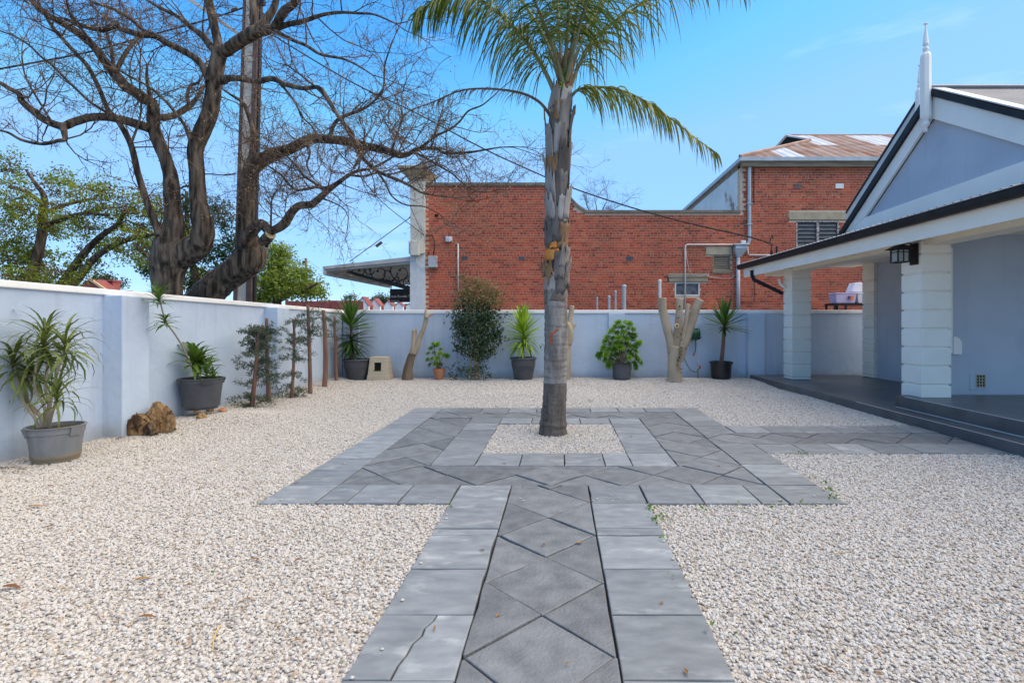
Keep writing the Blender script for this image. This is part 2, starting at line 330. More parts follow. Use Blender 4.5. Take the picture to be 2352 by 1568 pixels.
# ============================================================ SETTING: ground, gravel, paving
mb = MB(); mb.add([(-400, -60, -.09), (400, -60, -.09), (400, 700, -.09), (-400, 700, -.09)], [(0, 1, 2, 3)])
kind(mb.build('ground', M['ground']))
YR = [4.16, 4.63, 5.25, 5.75, 7.42, 7.83, 8.35, 8.76]         # rows of the square, front to back
XC = [-2.39, -1.94, -1.30, -.85, .73, 1.18, 1.82, 2.27]
PX = [-.87, -.42, .25, .71]                                      # front path
AY = [5.75, 6.19, 6.79, 7.25]                                    # side path to the porch
def slabx(y): return 5.16 - HK * y
PAVED = [(-2.39, 4.16, 2.27, 8.76), (PX[0], -1.2, PX[3], 4.16), (2.27, AY[0], 5.05, AY[3])]
HOLE = (XC[3], YR[3], XC[4], YR[4])
def paved(x, y):
    if HOLE[0] < x < HOLE[2] and HOLE[1] < y < HOLE[3]: return False
    return any(a < x < c and b < y < d for a, b, c, d in PAVED)
xs = sorted(set([round(-6.0 + .17 * i, 3) for i in range(66)] + [-2.39, 2.27, PX[0], PX[3], HOLE[0], HOLE[2]]))
ys = sorted(set([round(-1.2 + .17 * i, 3) for i in range(85)] + [4.16, 8.76, AY[0], AY[3], HOLE[1], HOLE[3]]))
idx = {}; gv = []; gf = []
def gvert(i, j):
    if (i, j) not in idx: idx[(i, j)] = len(gv); gv.append((xs[i], ys[j], gz(xs[i], ys[j])))
    return idx[(i, j)]
for i in range(len(xs) - 1):
    for j in range(len(ys) - 1):
        mx, my = (xs[i] + xs[i+1]) / 2, (ys[j] + ys[j+1]) / 2
        if paved(mx, my) or mx > slabx(my) + .05 or mx < wallx(my) - .12 or my > 13.12: continue
        gf.append((gvert(i, j), gvert(i+1, j), gvert(i+1, j+1), gvert(i, j+1)))
me = bpy.data.meshes.new('gravel'); me.from_pydata(gv, [], gf); me.materials.append(M['gravelbase'])
me.polygons.foreach_set('use_smooth', [True] * len(gf)); me.update()
gravel = bpy.data.objects.new('gravel', me); COL.objects.link(gravel)
tag(gravel, 'pale crushed gravel covering the whole yard around the grey paving', 'gravel'); kind(gravel, 'stuff')
mb = MB(); mb.add([(-2.5, 4.05, -.03), (2.4, 4.05, -.03), (2.4, 8.85, -.03), (-2.5, 8.85, -.03)], [(0, 1, 2, 3)])
mb.add([(-.95, -1.3, -.034), (.8, -1.3, -.034), (.8, 4.3, -.034), (-.95, 4.3, -.034)], [(0, 1, 2, 3)])
mb.add([(2.2, 5.7, -.034), (5.1, 5.7, -.034), (5.1, 7.3, -.034), (2.2, 7.3, -.034)], [(0, 1, 2, 3)])
kind(mb.build('paving_bed', M['bed']))
# stones
scol = bpy.data.collections.new('gravel_stones')
def stonemat():
    m, t, b = nodes('gravel_stone'); N = t.nodes.new; K = t.links.new
    oi = N('ShaderNodeObjectInfo'); ra = N('ShaderNodeValToRGB'); e = ra.color_ramp.elements
    e[0].position = 0; e[0].color = (.70, .675, .625, 1); e[1].position = 1; e[1].color = (.26, .24, .235, 1)
    for p, c in [(.25, (.67, .64, .595)), (.45, (.66, .61, .545)), (.60, (.59, .56, .52)), (.74, (.60, .53, .44)), (.86, (.54, .51, .48)), (.94, (.52, .40, .29)), (.97, (.38, .34, .31))]:
        q = e.new(p); q.color = (*c, 1)
    K(oi.outputs['Random'], ra.inputs[0])
    no = N('ShaderNodeTexNoise'); no.inputs['Scale'].default_value = 90; tcn = N('ShaderNodeTexCoord'); K(tcn.outputs['Object'], no.inputs[0])
    mx = N('ShaderNodeMixRGB'); mx.blend_type = 'MULTIPLY'; mx.inputs[0].default_value = .3
    K(ra.outputs[0], mx.inputs[1]); K(no.outputs['Fac'], mx.inputs[2]); K(mx.outputs[0], b.inputs['Base Color'])
    b.inputs['Roughness'].default_value = .75; b.inputs['Specular IOR Level'].default_value = .25
    return m
M['stonechip'] = stonemat()
for k in range(6):
    bm = bmesh.new(); bmesh.ops.create_icosphere(bm, subdivisions=1, radius=1)
    rr = random.Random(40 + k)
    for v in bm.verts:
        v.co = v.co * rr.uniform(.72, 1.25); v.co.x *= 1.25; v.co.z *= .68
    me = bpy.data.meshes.new('stone_chip'); bm.to_mesh(me); bm.free(); me.materials.append(M['stonechip'])
    o = bpy.data.objects.new('stone_chip', me); scol.objects.link(o)
ng = bpy.data.node_groups.new('scatter_gravel', 'GeometryNodeTree')
ng.interface.new_socket('Geometry', in_out='INPUT', socket_type='NodeSocketGeometry')
ng.interface.new_socket('Geometry', in_out='OUTPUT', socket_type='NodeSocketGeometry')
N = ng.nodes.new; K = ng.links.new
gi = N('NodeGroupInput'); go = N('NodeGroupOutput'); ds = N('GeometryNodeDistributePointsOnFaces')
pos = N('GeometryNodeInputPosition'); sx = N('ShaderNodeSeparateXYZ'); K(pos.outputs[0], sx.inputs[0])
mr = N('ShaderNodeMapRange'); mr.inputs[1].default_value = 4; mr.inputs[2].default_value = 11; mr.inputs[3].default_value = 6000; mr.inputs[4].default_value = 3300
K(sx.outputs[1], mr.inputs[0]); K(mr.outputs[0], ds.inputs['Density']); K(gi.outputs[0], ds.inputs['Mesh'])
ci = N('GeometryNodeCollectionInfo'); ci.inputs[0].default_value = scol; ci.inputs['Separate Children'].default_value = True; ci.inputs['Reset Children'].default_value = True
ip = N('GeometryNodeInstanceOnPoints'); ip.inputs['Pick Instance'].default_value = True
K(ds.outputs['Points'], ip.inputs['Points']); K(ci.outputs[0], ip.inputs['Instance'])
rv = N('FunctionNodeRandomValue'); rv.data_type = 'FLOAT_VECTOR'; rv.inputs[0].default_value = (-.6, -.6, 0); rv.inputs[1].default_value = (.6, .6, 6.28)
K(rv.outputs[0], ip.inputs['Rotation'])
rs = N('FunctionNodeRandomValue'); rs.data_type = 'FLOAT'; rs.inputs[2].default_value = .0046; rs.inputs[3].default_value = .0122; rs.inputs['Seed'].default_value = 5
mr2 = N('ShaderNodeMapRange'); mr2.inputs[1].default_value = 5; mr2.inputs[2].default_value = 12; mr2.inputs[3].default_value = 1.0; mr2.inputs[4].default_value = 1.3
K(sx.outputs[1], mr2.inputs[0]); mu = N('ShaderNodeMath'); mu.operation = 'MULTIPLY'; K(rs.outputs[1], mu.inputs[0]); K(mr2.outputs[0], mu.inputs[1])
K(mu.outputs[0], ip.inputs['Scale'])
sp = N('GeometryNodeSetPosition'); ro = N('FunctionNodeRandomValue'); ro.data_type = 'FLOAT_VECTOR'; ro.inputs[0].default_value = (0, 0, -.001); ro.inputs[1].default_value = (0, 0, .009); ro.inputs['Seed'].default_value = 9
K(ip.outputs[0], sp.inputs['Geometry']); K(ro.outputs[0], sp.inputs['Offset'])
jg = N('GeometryNodeJoinGeometry'); K(sp.outputs[0], jg.inputs[0]); K(gi.outputs[0], jg.inputs[0]); K(jg.outputs[0], go.inputs[0])
md = gravel.modifiers.new('scatter', 'NODES'); md.node_group = ng

# paving stones
paving = bpy.data.objects.new('paving', None); COL.objects.link(paving); ORG['paving'] = Vector((0, 0, 0)); kind(paving)
def clip(poly, a, b, c):             # keep a*x+b*y<=c
    out = []
    for i in range(len(poly)):
        p, q = poly[i], poly[(i + 1) % len(poly)]
        dp, dq = a*p[0]+b*p[1]-c, a*q[0]+b*q[1]-c
        if dp <= 0: out.append(p)
        if (dp < 0 < dq) or (dq < 0 < dp):
            t = dp / (dp - dq); out.append((p[0]+(q[0]-p[0])*t, p[1]+(q[1]-p[1])*t))
    return out
def area(p): return .5 * sum(p[i][0]*p[(i+1) % len(p)][1] - p[(i+1) % len(p)][0]*p[i][1] for i in range(len(p)))
def inset(p, d):
    n = len(p); out = []
    for i in range(n):
        a, b, c = Vector(p[i-1]), Vector(p[i]), Vector(p[(i+1) % n])
        e1, e2 = (b - a).normalized(), (c - b).normalized()
        n1, n2 = Vector((-e1.y, e1.x)), Vector((-e2.y, e2.x))
        bis = n1 + n2
        if bis.length < 1e-6: bis = n1
        bis.normalize(); k = d / max(.35, bis.dot(n1)); out.append((b.x + bis.x * k, b.y + bis.y * k))
    return out
def paver(poly, m, gap=.004, lift=0.):
    if len(poly) < 3: return
    if area(poly) < 0: poly = poly[::-1]
    q = [poly[0]]
    for p in poly[1:]:
        if (Vector(p) - Vector(q[-1])).length > .012: q.append(p)
    if (Vector(q[0]) - Vector(q[-1])).length < .012: q = q[:-1]
    if len(q) < 3 or area(q) < .004: return
    q = inset(q, gap + R.uniform(-.0008, .0022))
    cx = sum(p[0] for p in q) / len(q); cy = sum(p[1] for p in q) / len(q)
    zt = .016 + R.uniform(-.003, .003) + lift; tx, ty = R.uniform(-.006, .006), R.uniform(-.006, .006)
    ro = R.uniform(-.006, .006)
    q2 = []                            # slightly uneven, chipped edges
    for i in range(len(q)):
        a_, b_2 = Vector(q[i]), Vector(q[(i + 1) % len(q)]); L_ = (b_2 - a_).length; m_ = max(1, int(L_ / .11)); nn_ = Vector((-(b_2 - a_).y, (b_2 - a_).x)).normalized()
        for s_ in range(m_):
            p_ = a_.lerp(b_2, s_ / m_); off = 0 if s_ == 0 else R.uniform(0, .0016) + (.006 if R.random() < .05 else 0); p_ = p_ + nn_ * off; q2.append((p_.x, p_.y))
    if len(q2) > 5 and R.random() < .25:
        ci_ = R.randrange(len(q2)); q2[ci_] = (q2[ci_][0] * .965 + cx * .035, q2[ci_][1] * .965 + cy * .035)
    q = q2
    n = len(q); vs = []
    rings = [(inset(q, -.001), -.04), (q, zt - .005), (inset(q, .0025), zt - .0012), (inset(q, .007), zt)]
    for ring, z in rings:
        for x, y in ring:
            dx, dy = x - cx, y - cy
            X, Y = dx - dy * ro, dy + dx * ro
            vs.append((cx + X, cy + Y, z + (tx * dx + ty * dy)))
    fs = [(j*n+i, j*n+(i+1) % n, (j+1)*n+(i+1) % n, (j+1)*n+i) for j in range(3) for i in range(n)] + [tuple(range(3*n, 4*n))]
    b_ = MB(); b_.add(vs, fs)
    me = bpy.data.meshes.new('paver'); me.from_pydata([(v[0]-cx, v[1]-cy, v[2]) for v in b_.v], [], b_.f)
    me.materials.append(m); me.update()
    o = bpy.data.objects.new('paver', me); COL.objects.link(o); o.parent = paving; o.location = (cx, cy, 0)
def rect(x0, y0, x1, y1): return [(x0, y0), (x1, y0), (x1, y1), (x0, y1)]
def row(x0, x1, y0, y1, cuts=None):
    if cuts is None:
        n = max(1, round((x1 - x0) / .455)); cuts = [x0 + (x1 - x0) * i / n for i in range(n + 1)]
    for a, b in zip(cuts, cuts[1:]): paver(rect(a, y0, b, y1), M['paver'])
def colm(y0, y1, x0, x1, cuts=None):
    if cuts is None:
        n = max(1, round((y1 - y0) / .455)); cuts = [y0 + (y1 - y0) * i / n for i in range(n + 1)]
    for a, b in zip(cuts, cuts[1:]): paver(rect(x0, a, x1, b), M['paver'])
def lattice(x0, y0, x1, y1, ox, oy, s=.3225, cutpoly=None):   # diamonds of half diagonal s, one centred on ox, oy
    i0, i1 = int((x0 - ox) / s) - 2, int((x1 - ox) / s) + 2; j0, j1 = int((y0 - oy) / s) - 2, int((y1 - oy) / s) + 2
    for i in range(i0, i1 + 1):
        for j in range(j0, j1 + 1):
            if (i + j) % 2: continue
            cx, cy = ox + i * s, oy + j * s
            p = [(cx, cy - s), (cx + s, cy), (cx, cy + s), (cx - s, cy)]
            p = clip(p, -1, 0, -x0) if p else p; p = clip(p, 1, 0, x1) if p else p
            p = clip(p, 0, -1, -y0) if p else p; p = clip(p, 0, 1, y1) if p else p
            if cutpoly and p: p = clip(p, *cutpoly)
            if len(p) >= 3: paver(p, M['paver_dark'], .0035, -.005 if R.random() < .8 else .002)
# outer border of the square
row(XC[0], PX[1], YR[0], YR[1], [-2.39, -1.94, -1.69, -1.28, -.87, PX[1]])
row(PX[2], XC[7], YR[0], YR[1], [PX[2], .70, 1.15, 1.60, 1.82, 2.27])
row(XC[0], XC[7], YR[6], YR[7], [-2.39, -1.93, -1.72, -1.27, -.82, -.37, .05, .50, .95, 1.38, 1.82, 2.27])
colm(YR[1], YR[6], XC[0], XC[1], [4.63, 5.08, 5.52, 5.98, 6.62, 7.06, 7.35, 7.85, 8.35])
colm(YR[1], AY[0], XC[6], XC[7], [4.63, 4.87, 5.30, 5.75])
colm(AY[3], YR[6], XC[6], XC[7], [7.25, 7.62, 7.95, 8.35])
# inner border
row(XC[2], XC[5], YR[2], YR[3], [-1.30, -.85, -.40, .05, .46, .73, 1.18])
row(XC[2], XC[5], YR[4], YR[5], [-1.30, -.85, -.40, .03, .30, .73, 1.18])
colm(YR[3], YR[4], XC[2], XC[3], [5.75, 6.2, 6.55, 6.98, 7.42]); colm(YR[3], YR[4], XC[4], XC[5], [5.75, 6.2, 6.75, 7.1, 7.42])
# diamonds
ym = (YR[1] + YR[2]) / 2
lattice(XC[1], YR[1], XC[6], YR[2], -.085, ym)
lattice(XC[1], YR[2], XC[2], YR[5], (XC[1] + XC[2]) / 2, ym + .3225 * 3)
lattice(XC[1], YR[5], XC[6], YR[6], -.085, (YR[5] + YR[6]) / 2, .29)
lattice(XC[5], YR[2], XC[6], YR[5], (XC[5] + XC[6]) / 2, ym + .3225 * 3)
lattice(PX[1], -1.2, PX[2], 4.63, -.085, 2.58 + .3225, .3225)
lattice(XC[6], AY[1], 5.05, AY[2], 2.14, (AY[1] + AY[2]) / 2, .30, (1, HK, 5.15))
# borders of the front path
for k, (x0, x1) in enumerate([(PX[0], PX[1]), (PX[2], PX[3])]):
    cuts = [4.155, 3.66, 3.54, 3.06, 2.58, 2.11, 1.65, 1.2, .75, .3, -.15, -.6, -1.05]
    for a, b in zip(cuts, cuts[1:]):
        if k == 0 and abs(a - 2.58) < .01:      # the cracked stone
            cr_ = [(-.60, 2.58), (-.607, 2.53), (-.632, 2.47), (-.63, 2.41), (-.655, 2.35), (-.66, 2.27), (-.675, 2.20), (-.678, 2.11)]
            paver([(x0, b)] + [(p[0] - .002, p[1]) for p in cr_[::-1]] + [(x0, a)], M['paver'], .0022)
            paver([(x1, b), (x1, a)] + [(p[0] + .002, p[1]) for p in cr_], M['paver'], .0022)
        else: paver(rect(x0, b, x1, a), M['paver'])
# borders of the side path
def armrow(y0, y1, x0, cuts):
    for a, b in zip(cuts, cuts[1:]):
        p = clip(rect(a, y0, b, y1), 1, HK, 5.15)
        if len(p) >= 3: paver(p, M['paver'])
armrow(AY[0], AY[1], 1.82, [1.82, 2.27, 2.72, 3.12, 3.52, 3.97, 4.42, 4.87, 5.2])
armrow(AY[2], AY[3], 1.82, [1.82, 2.27, 2.75, 3.2, 3.65, 4.1, 4.55, 5.0, 5.2])

# loose stones kicked onto the paving
r_ = random.Random(88); q = MB()
for _ in range(70):
    k_ = r_.random()
    if k_ < .35: x_, y_ = r_.choice([PX[0] + abs(r_.gauss(0, .05)), PX[3] - abs(r_.gauss(0, .05))]), r_.uniform(1.6, 4.1)
    elif k_ < .6: x_, y_ = r_.uniform(-2.39, 2.27), 4.16 + abs(r_.gauss(0, .07))
    elif k_ < .75: x_, y_ = r_.choice([-2.39 + abs(r_.gauss(0, .08)), 2.27 - abs(r_.gauss(0, .08))]), r_.uniform(4.2, 8.7)
    elif k_ < .9: x_, y_ = r_.uniform(-.9, .78), r_.choice([5.75 - abs(r_.gauss(0, .06)), 7.42 + abs(r_.gauss(0, .05))])
    else: x_, y_ = r_.uniform(-2.3, 4.8), r_.uniform(4.2, 8.6)
    if not paved(x_, y_): continue
    s_ = r_.uniform(.004, .009); rot = r_.uniform(0, 6.3); b0 = []
    for j_, (rr_, zz_) in enumerate([(.75, 0), (1.1, .5), (.6, 1.1)]):
        for i_ in range(6):
            a_ = rot + i_ * math.pi / 3; b0.append((x_ + s_ * rr_ * 1.2 * math.cos(a_) * r_.uniform(.8, 1.2), y_ + s_ * rr_ * math.sin(a_), .0185 + s_ * zz_))
    q.add(b0, [(j_*6+i_, j_*6+(i_+1) % 6, j_*6+6+(i_+1) % 6, j_*6+6+i_) for j_ in range(2) for i_ in range(6)] + [tuple(range(12, 18))])
kind(tag(q.build('stray_gravel', mat('stray_stone', (.50,.45,.39), (.62,.57,.50), .8, 40, 2), None), 'loose gravel stones scattered on top of the grey paving', 'gravel'), 'stuff')
# ============================================================ garden walls
lw = thing('garden_wall', 'pale blue rendered wall with white coping running along the left side', 'wall', (wallx(9), 9, 0))
def lwz(Y): return 1.872 - (Y - 5.35) * .0185
y0, y1 = 0.5, 13.35
mb = MB(); N_ = 26
for k in range(N_):
    a, b = y0 + (y1-y0)*k/N_, y0 + (y1-y0)*(k+1)/N_
    mb.hexa([(wallx(a)-.2, a, -.1), (wallx(a), a, -.1), (wallx(b), b, -.1), (wallx(b)-.2, b, -.1),
             (wallx(a)-.2, a, lwz(a)-.075), (wallx(a), a, lwz(a)-.075), (wallx(b), b, lwz(b)-.075), (wallx(b)-.2, b, lwz(b)-.075)])
mb.build('wall_panel', M['wall'], lw)
mb = MB()
mb.hexa([(wallx(y0)-.24, y0, lwz(y0)-.075), (wallx(y0)+.035, y0, lwz(y0)-.075), (wallx(y1)+.035, y1, lwz(y1)-.075), (wallx(y1)-.24, y1, lwz(y1)-.075),
         (wallx(y0)-.24, y0, lwz(y0)), (wallx(y0)+.035, y0, lwz(y0)), (wallx(y1)+.035, y1, lwz(y1)), (wallx(y1)-.24, y1, lwz(y1))])
bevel(mb.build('coping', M['coping'], lw), .012)
for a, b in [(3.2, 3.63), (6.5, 6.93), (9.85, 10.28)]:
    mb = MB(); x = wallx(a) + .245
    mb.hexa([(wallx(a)-.01, a, -.1), (x, a, -.1), (x, b, -.1), (wallx(b)-.01, b, -.1),
             (wallx(a)-.01, a, lwz(a)-.078), (x, a, lwz(a)-.078), (x, b, lwz(b)-.078), (wallx(b)-.01, b, lwz(b)-.078)])
    bevel(mb.build('pier', M['wall'], lw), .012)
bw = thing('garden_wall', 'grey blue rendered wall with white coping across the back of the yard', 'wall', (0, 13.15, 0))
mb = MB(); mb.box((-5.395, WY, -.1), (12.0, WY + .2, WZ - .085)); mb.build('wall_panel', M['wall'], bw)
mb = MB(); mb.box((-5.36, WY - .03, WZ - .085), (12.05, WY + .23, WZ)); bevel(mb.build('coping', M['coping'], bw), .012)
for xa, xb, d in [(-5.37, -4.98, .09), (P(1126, 0, WY).x - .45, P(1126, 0, WY).x, .05), (P(1398, 0, 13.1).x, P(1398, 0, 13.1).x + .4, .05), (P(1719, 0, 12.95).x, P(1757, 0, 12.95).x, .2)]:
    mb = MB(); mb.box((xa, WY - d, -.1), (xb, WY + .01, WZ - .088)); bevel(mb.build('pier', M['wall'], bw), .01)

# ============================================================ brick building behind the wall
BY = 18.3
bb = thing('brick_building', 'long red brick shop building with curved parapet rising behind the back wall', 'building', (P(1400, 0, BY).x, BY, 0))
def bx(x): return (x - CX) / FP * BY
def bz(y): return CH + (CY - y) / FP * BY
prof = [(977, 424), (1290, 424), (1299, 434), (1306, 447), (1316, 462), (1330, 476), (1348, 487), (1700, 487), (1700, 378), (2400, 378)]
def topz(x):                          # parapet height (world) at picture column x
    for (xa, ya), (xb, yb) in zip(prof, prof[1:]):
        if xa <= x <= xb and xb > xa: return bz(ya + (yb - ya) * (x - xa) / (xb - xa))
    return bz(424)
mb = MB()
pts = [(bx(x), BY + .012, bz(y)) for x, y in prof]
pts = [(bx(977), BY + .012, -.09)] + pts + [(bx(2400), BY + .012, -.09)]
holes = [(1829, 507, 1927, 568), (1637, 586, 1679, 623), (1549, 647, 1608, 680), (1812, 487, 1949, 506), (1621, 567, 1681, 586), (1534, 629, 1626, 648)]
HW = [(bx(a), bz(d), bx(c), bz(b)) for a, b, c, d in holes]
mb = MB(); pts = [(bx(977), BY + .012, -.09)] + [(bx(x), BY + .012, bz(y)) for x, y in prof[:7]] + [(bx(1500), BY + .012, bz(487)), (bx(1500), BY + .012, -.09)]
mb.prism(pts[::-1], (0, .25, 0))
gx_ = sorted(set([bx(1500), bx(1700), bx(2400)] + [h[0] for h in HW] + [h[2] for h in HW])); gz_ = sorted(set([-.09, bz(487), bz(378)] + [h[1] for h in HW] + [h[3] for h in HW]))
for xa, xb in zip(gx_, gx_[1:]):
    for za, zb_ in zip(gz_, gz_[1:]):
        cxm, czm = (xa + xb) / 2, (za + zb_) / 2
        if cxm < bx(1700) and czm > bz(487): continue
        if any(h[0] < cxm < h[2] and h[1] < czm < h[3] for h in HW): continue
        mb.box((xa, BY + .012, za), (xb, BY + .262, zb_))
mb.build('wall', M['mortar'], bb)
mb = MB(); mb.box((bx(1500), BY + .263, -.09), (bx(2400), BY + .3, bz(500))); mb.box((bx(1720), BY + .263, bz(500)), (bx(2400), BY + .3, bz(380))); mb.build('inner_lining', M['dark'], bb)
BL, BH, BC = .2265, .0695, .0845
tintm = bpy.data.materials.new('red_brick'); tintm.use_nodes = True; t_ = tintm.node_tree; b_ = t_.nodes['Principled BSDF']
at = t_.nodes.new('ShaderNodeAttribute'); at.attribute_name = 'tint'; ra = t_.nodes.new('ShaderNodeValToRGB'); e = ra.color_ramp.elements
e[0].color = (.28, .045, .02, 1); e[1].color = (.60, .15, .06, 1)
for p_, c_ in [(.25, (.47, .070, .030)), (.5, (.54, .088, .036)), (.75, (.59, .115, .045)), (.92, (.43, .09, .05))]:
    q = e.new(p_); q.color = (*c_, 1)
tcn = t_.nodes.new('ShaderNodeTexCoord'); no = t_.nodes.new('ShaderNodeTexNoise'); no.inputs['Scale'].default_value = .9; no.inputs['Detail'].default_value = 8
mpb = t_.nodes.new('ShaderNodeMapping'); mpb.inputs['Scale'].default_value = (1, 1, .35); t_.links.new(tcn.outputs['Object'], mpb.inputs[0]); t_.links.new(mpb.outputs[0], no.inputs[0]); ml = t_.nodes.new('ShaderNodeHueSaturation')
mr_ = t_.nodes.new('ShaderNodeMapRange'); mr_.inputs[3].default_value = .72; mr_.inputs[4].default_value = 1.22; mr_.inputs[1].default_value = .3; mr_.inputs[2].default_value = .7
t_.links.new(no.outputs['Fac'], mr_.inputs[0]); t_.links.new(mr_.outputs[0], ml.inputs['Value']); t_.links.new(at.outputs['Fac'], ra.inputs[0])
t_.links.new(ra.outputs[0], ml.inputs['Color']); t_.links.new(ml.outputs[0], b_.inputs['Base Color']); b_.inputs['Roughness'].default_value = .88
M['brick'] = tintm
def settint(me, per_face):
    a = me.attributes.new('tint', 'FLOAT', 'FACE'); a.data.foreach_set('value', per_face)
shared = {}
def brickmesh(hdr, k):
    if (hdr, k) in shared: return shared[(hdr, k)]
    l = .1065 if hdr else BL; r_ = random.Random(k * 2 + hdr)
    me = bpy.data.meshes.new('brick'); d = .006 + r_.uniform(0, .005); e_ = .003
    vs = [(0,0,0),(l,0,0),(l,0,BH),(0,0,BH),(e_,-d,e_),(l-e_,-d,e_),(l-e_,-d,BH-e_),(e_,-d,BH-e_)]
    fs = [(4,5,6,7),(0,1,5,4),(1,2,6,5),(2,3,7,6),(3,0,4,7)]
    me.from_pydata(vs, [], fs); me.materials.append(M['brick']); settint(me, [r_.random()] * 5); me.update(); shared[(hdr, k)] = me; return me
allb = []
nrow = int((bz(378) + .1) / BC)
for j in range(nrow):
    z = -.09 + j * BC
    if z < bz(716): continue
    hdr = (j % 4 == 1) or (j % 8 == 6)
    step = .1195 if hdr else .2395; iv_ = [(bx(977) + .004, bx(2330))]
    for h in HW:
        if z < h[3] and z + BH > h[1]: iv_ = [s_ for a_, b_2 in iv_ for s_ in ((a_, min(b_2, h[0])), (max(a_, h[2]), b_2)) if s_[1] - s_[0] > .03]
    x = bx(977) + (0 if j % 2 else .1195) - (0.06 if hdr else 0)
    while x < bx(2330):
        l = step - .0115; xr = x + l
        px = x / BY * FP + CX
        if z + BH < topz(max(977.5, px)) - .03 and z + BH < topz(xr / BY * FP + CX) - .03:
            for a_, b_2 in iv_:
                xa, xb = max(x, a_), min(xr, b_2)
                if xb - xa > .035: allb.append((xa, z, hdr, px, xb - xa))
        x += step
ok_single = [b for b in allb if 1064 < b[3] < 1168 and bz(690) < b[1] < bz(450) and not b[2]][:300]
S_ = set((b[0], b[1]) for b in ok_single)
vs = []; fs = []; ti = []
for x, z, hdr, px, l in allb:
    if (x, z) in S_:
        me = brickmesh(hdr, R.randrange(14))
        o = bpy.data.objects.new('brick', me); COL.objects.link(o); o.parent = bb
        o.location = Vector((x, BY + .011, z)) - ORG[bb.name]; continue
    d = .006 + R.uniform(0, .005); e_ = .003; b0 = len(vs)
    yy = BY + .011
    vs += [(x,yy,z),(x+l,yy,z),(x+l,yy,z+BH),(x,yy,z+BH),(x+e_,yy-d,z+e_),(x+l-e_,yy-d,z+e_),(x+l-e_,yy-d,z+BH-e_),(x+e_,yy-d,z+BH-e_)]
    fs += [tuple(i+b0 for i in f) for f in [(4,5,6,7),(0,1,5,4),(1,2,6,5),(2,3,7,6),(3,0,4,7)]]
    tt = R.random()
    if z > bz(448) and px < 1300: tt = tt * .3
    ti += [tt] * 5
me = bpy.data.meshes.new('brickwork'); og = ORG[bb.name]
me.from_pydata([(v[0]-og.x, v[1]-og.y, v[2]-og.z) for v in vs], [], fs); me.materials.append(M['brick']); settint(me, ti); me.update()
kind(link('brickwork', me, bb, og), 'stuff')
# parapet coping
mb = MB(); pp = prof[:8]
for (xa, ya), (xb, yb) in zip(pp, pp[1:]):
    mb.hexa([(bx(xa), BY-.05, bz(ya)-.03), (bx(xb), BY-.05, bz(yb)-.03), (bx(xb), BY+.3, bz(yb)-.03), (bx(xa), BY+.3, bz(ya)-.03),
             (bx(xa), BY-.05, bz(ya)+.06), (bx(xb), BY-.05, bz(yb)+.06), (bx(xb), BY+.3, bz(yb)+.06), (bx(xa), BY+.3, bz(ya)+.06)])
mb.build('parapet_coping', M['parapet'], bb)
def bbox(name, m, x0, y0, x1, y1, d0, d1, par=bb):   # block on the wall; d0..d1 metres in front of it
    q = MB(); q.box((bx(x0), BY - d1, bz(y1)), (bx(x1), BY - d0, bz(y0))); return q.build(name, M[m] if isinstance(m, str) else m, par)
# lintels, windows
bevel(bbox('lintel', 'stone', 1812, 487, 1949, 505, -.1, .02), .01)
bevel(bbox('lintel', 'stone', 1621, 567, 1681, 585.5, -.1, .02), .01)
q = MB(); q.box((bx(1534), BY-.03, bz(637.8)), (bx(1626), BY+.1, bz(629))); q.box((bx(1536), BY-.022, bz(647.5)), (bx(1626), BY+.1, bz(638.3)))
bevel(q.build('lintel', M['timber'], bb), .01)
def louvre_window(x0, y0, x1, y1, n, frame, glass, mull=None, sill=True):
    wn = MB(); t = .045
    a, b, c, d = bx(x0), bx(x1), bz(y1), bz(y0); yw = BY + .06
    wn.box((a, yw-.05, c), (a+t, yw+.03, d)); wn.box((b-t, yw-.05, c), (b, yw+.03, d))
    wn.box((a+t, yw-.05, d-t), (b-t, yw+.03, d)); wn.box((a+t, yw-.05, c), (b-t, yw+.03, c+t))
    if mull: m_ = bx(mull); wn.box((m_-.04, yw-.055, c+t), (m_+.04, yw+.03, d-t))
    f = wn.build('window', frame, bb)
    bk = MB(); bk.box((a, BY+.1, c), (b, BY+.12, d)); bk.build('window_backing', M['dark'], f)
    secs = [(a+t, (bx(mull)-.04) if mull else b-t)] + ([(bx(mull)+.04, b-t)] if mull else [])
    for s0, s1 in secs:
        for k in range(n):
            z0 = c + t + (d - c - 2*t) * k / n; z1 = c + t + (d - c - 2*t) * (k+1) / n
            g = MB(); g.hexa([(s0, yw-.02, z0-.01), (s1, yw-.02, z0-.01), (s1, yw-.012, z0-.01), (s0, yw-.012, z0-.01),
                              (s0, yw+.03, z1), (s1, yw+.03, z1), (s1, yw+.038, z1), (s0, yw+.038, z1)])
            g.build('louvre_slat', glass, f)
    if sill: s_ = MB(); s_.box((a-.03, BY-.04, c-.06), (b+.03, BY+.08, c-.005)); s_.build('sill', M['timber'], f)
    return f
louvre_window(1829, 507, 1927, 567, 6, M['rustframe'], M['glass'], 1879)
louvre_window(1637, 586, 1679, 622, 6, M['timber'], M['timber'])
wn = MB(); a, b, c, d = bx(1550), bx(1608), bz(679.5), bz(647.8); t = .05
wn.box((a, BY+.02, c), (a+t, BY+.09, d)); wn.box((b-t, BY+.02, c), (b, BY+.09, d)); wn.box((a+t, BY+.02, d-t), (b-t, BY+.09, d)); wn.box((a+t, BY+.02, c), (b-t, BY+.09, c+t))
f = wn.build('window', M['pvc'], bb); g = MB(); g.box((a+t, BY+.05, c+t), (b-t, BY+.06, d-t)); g.build('pane', M['darkglass'], f)
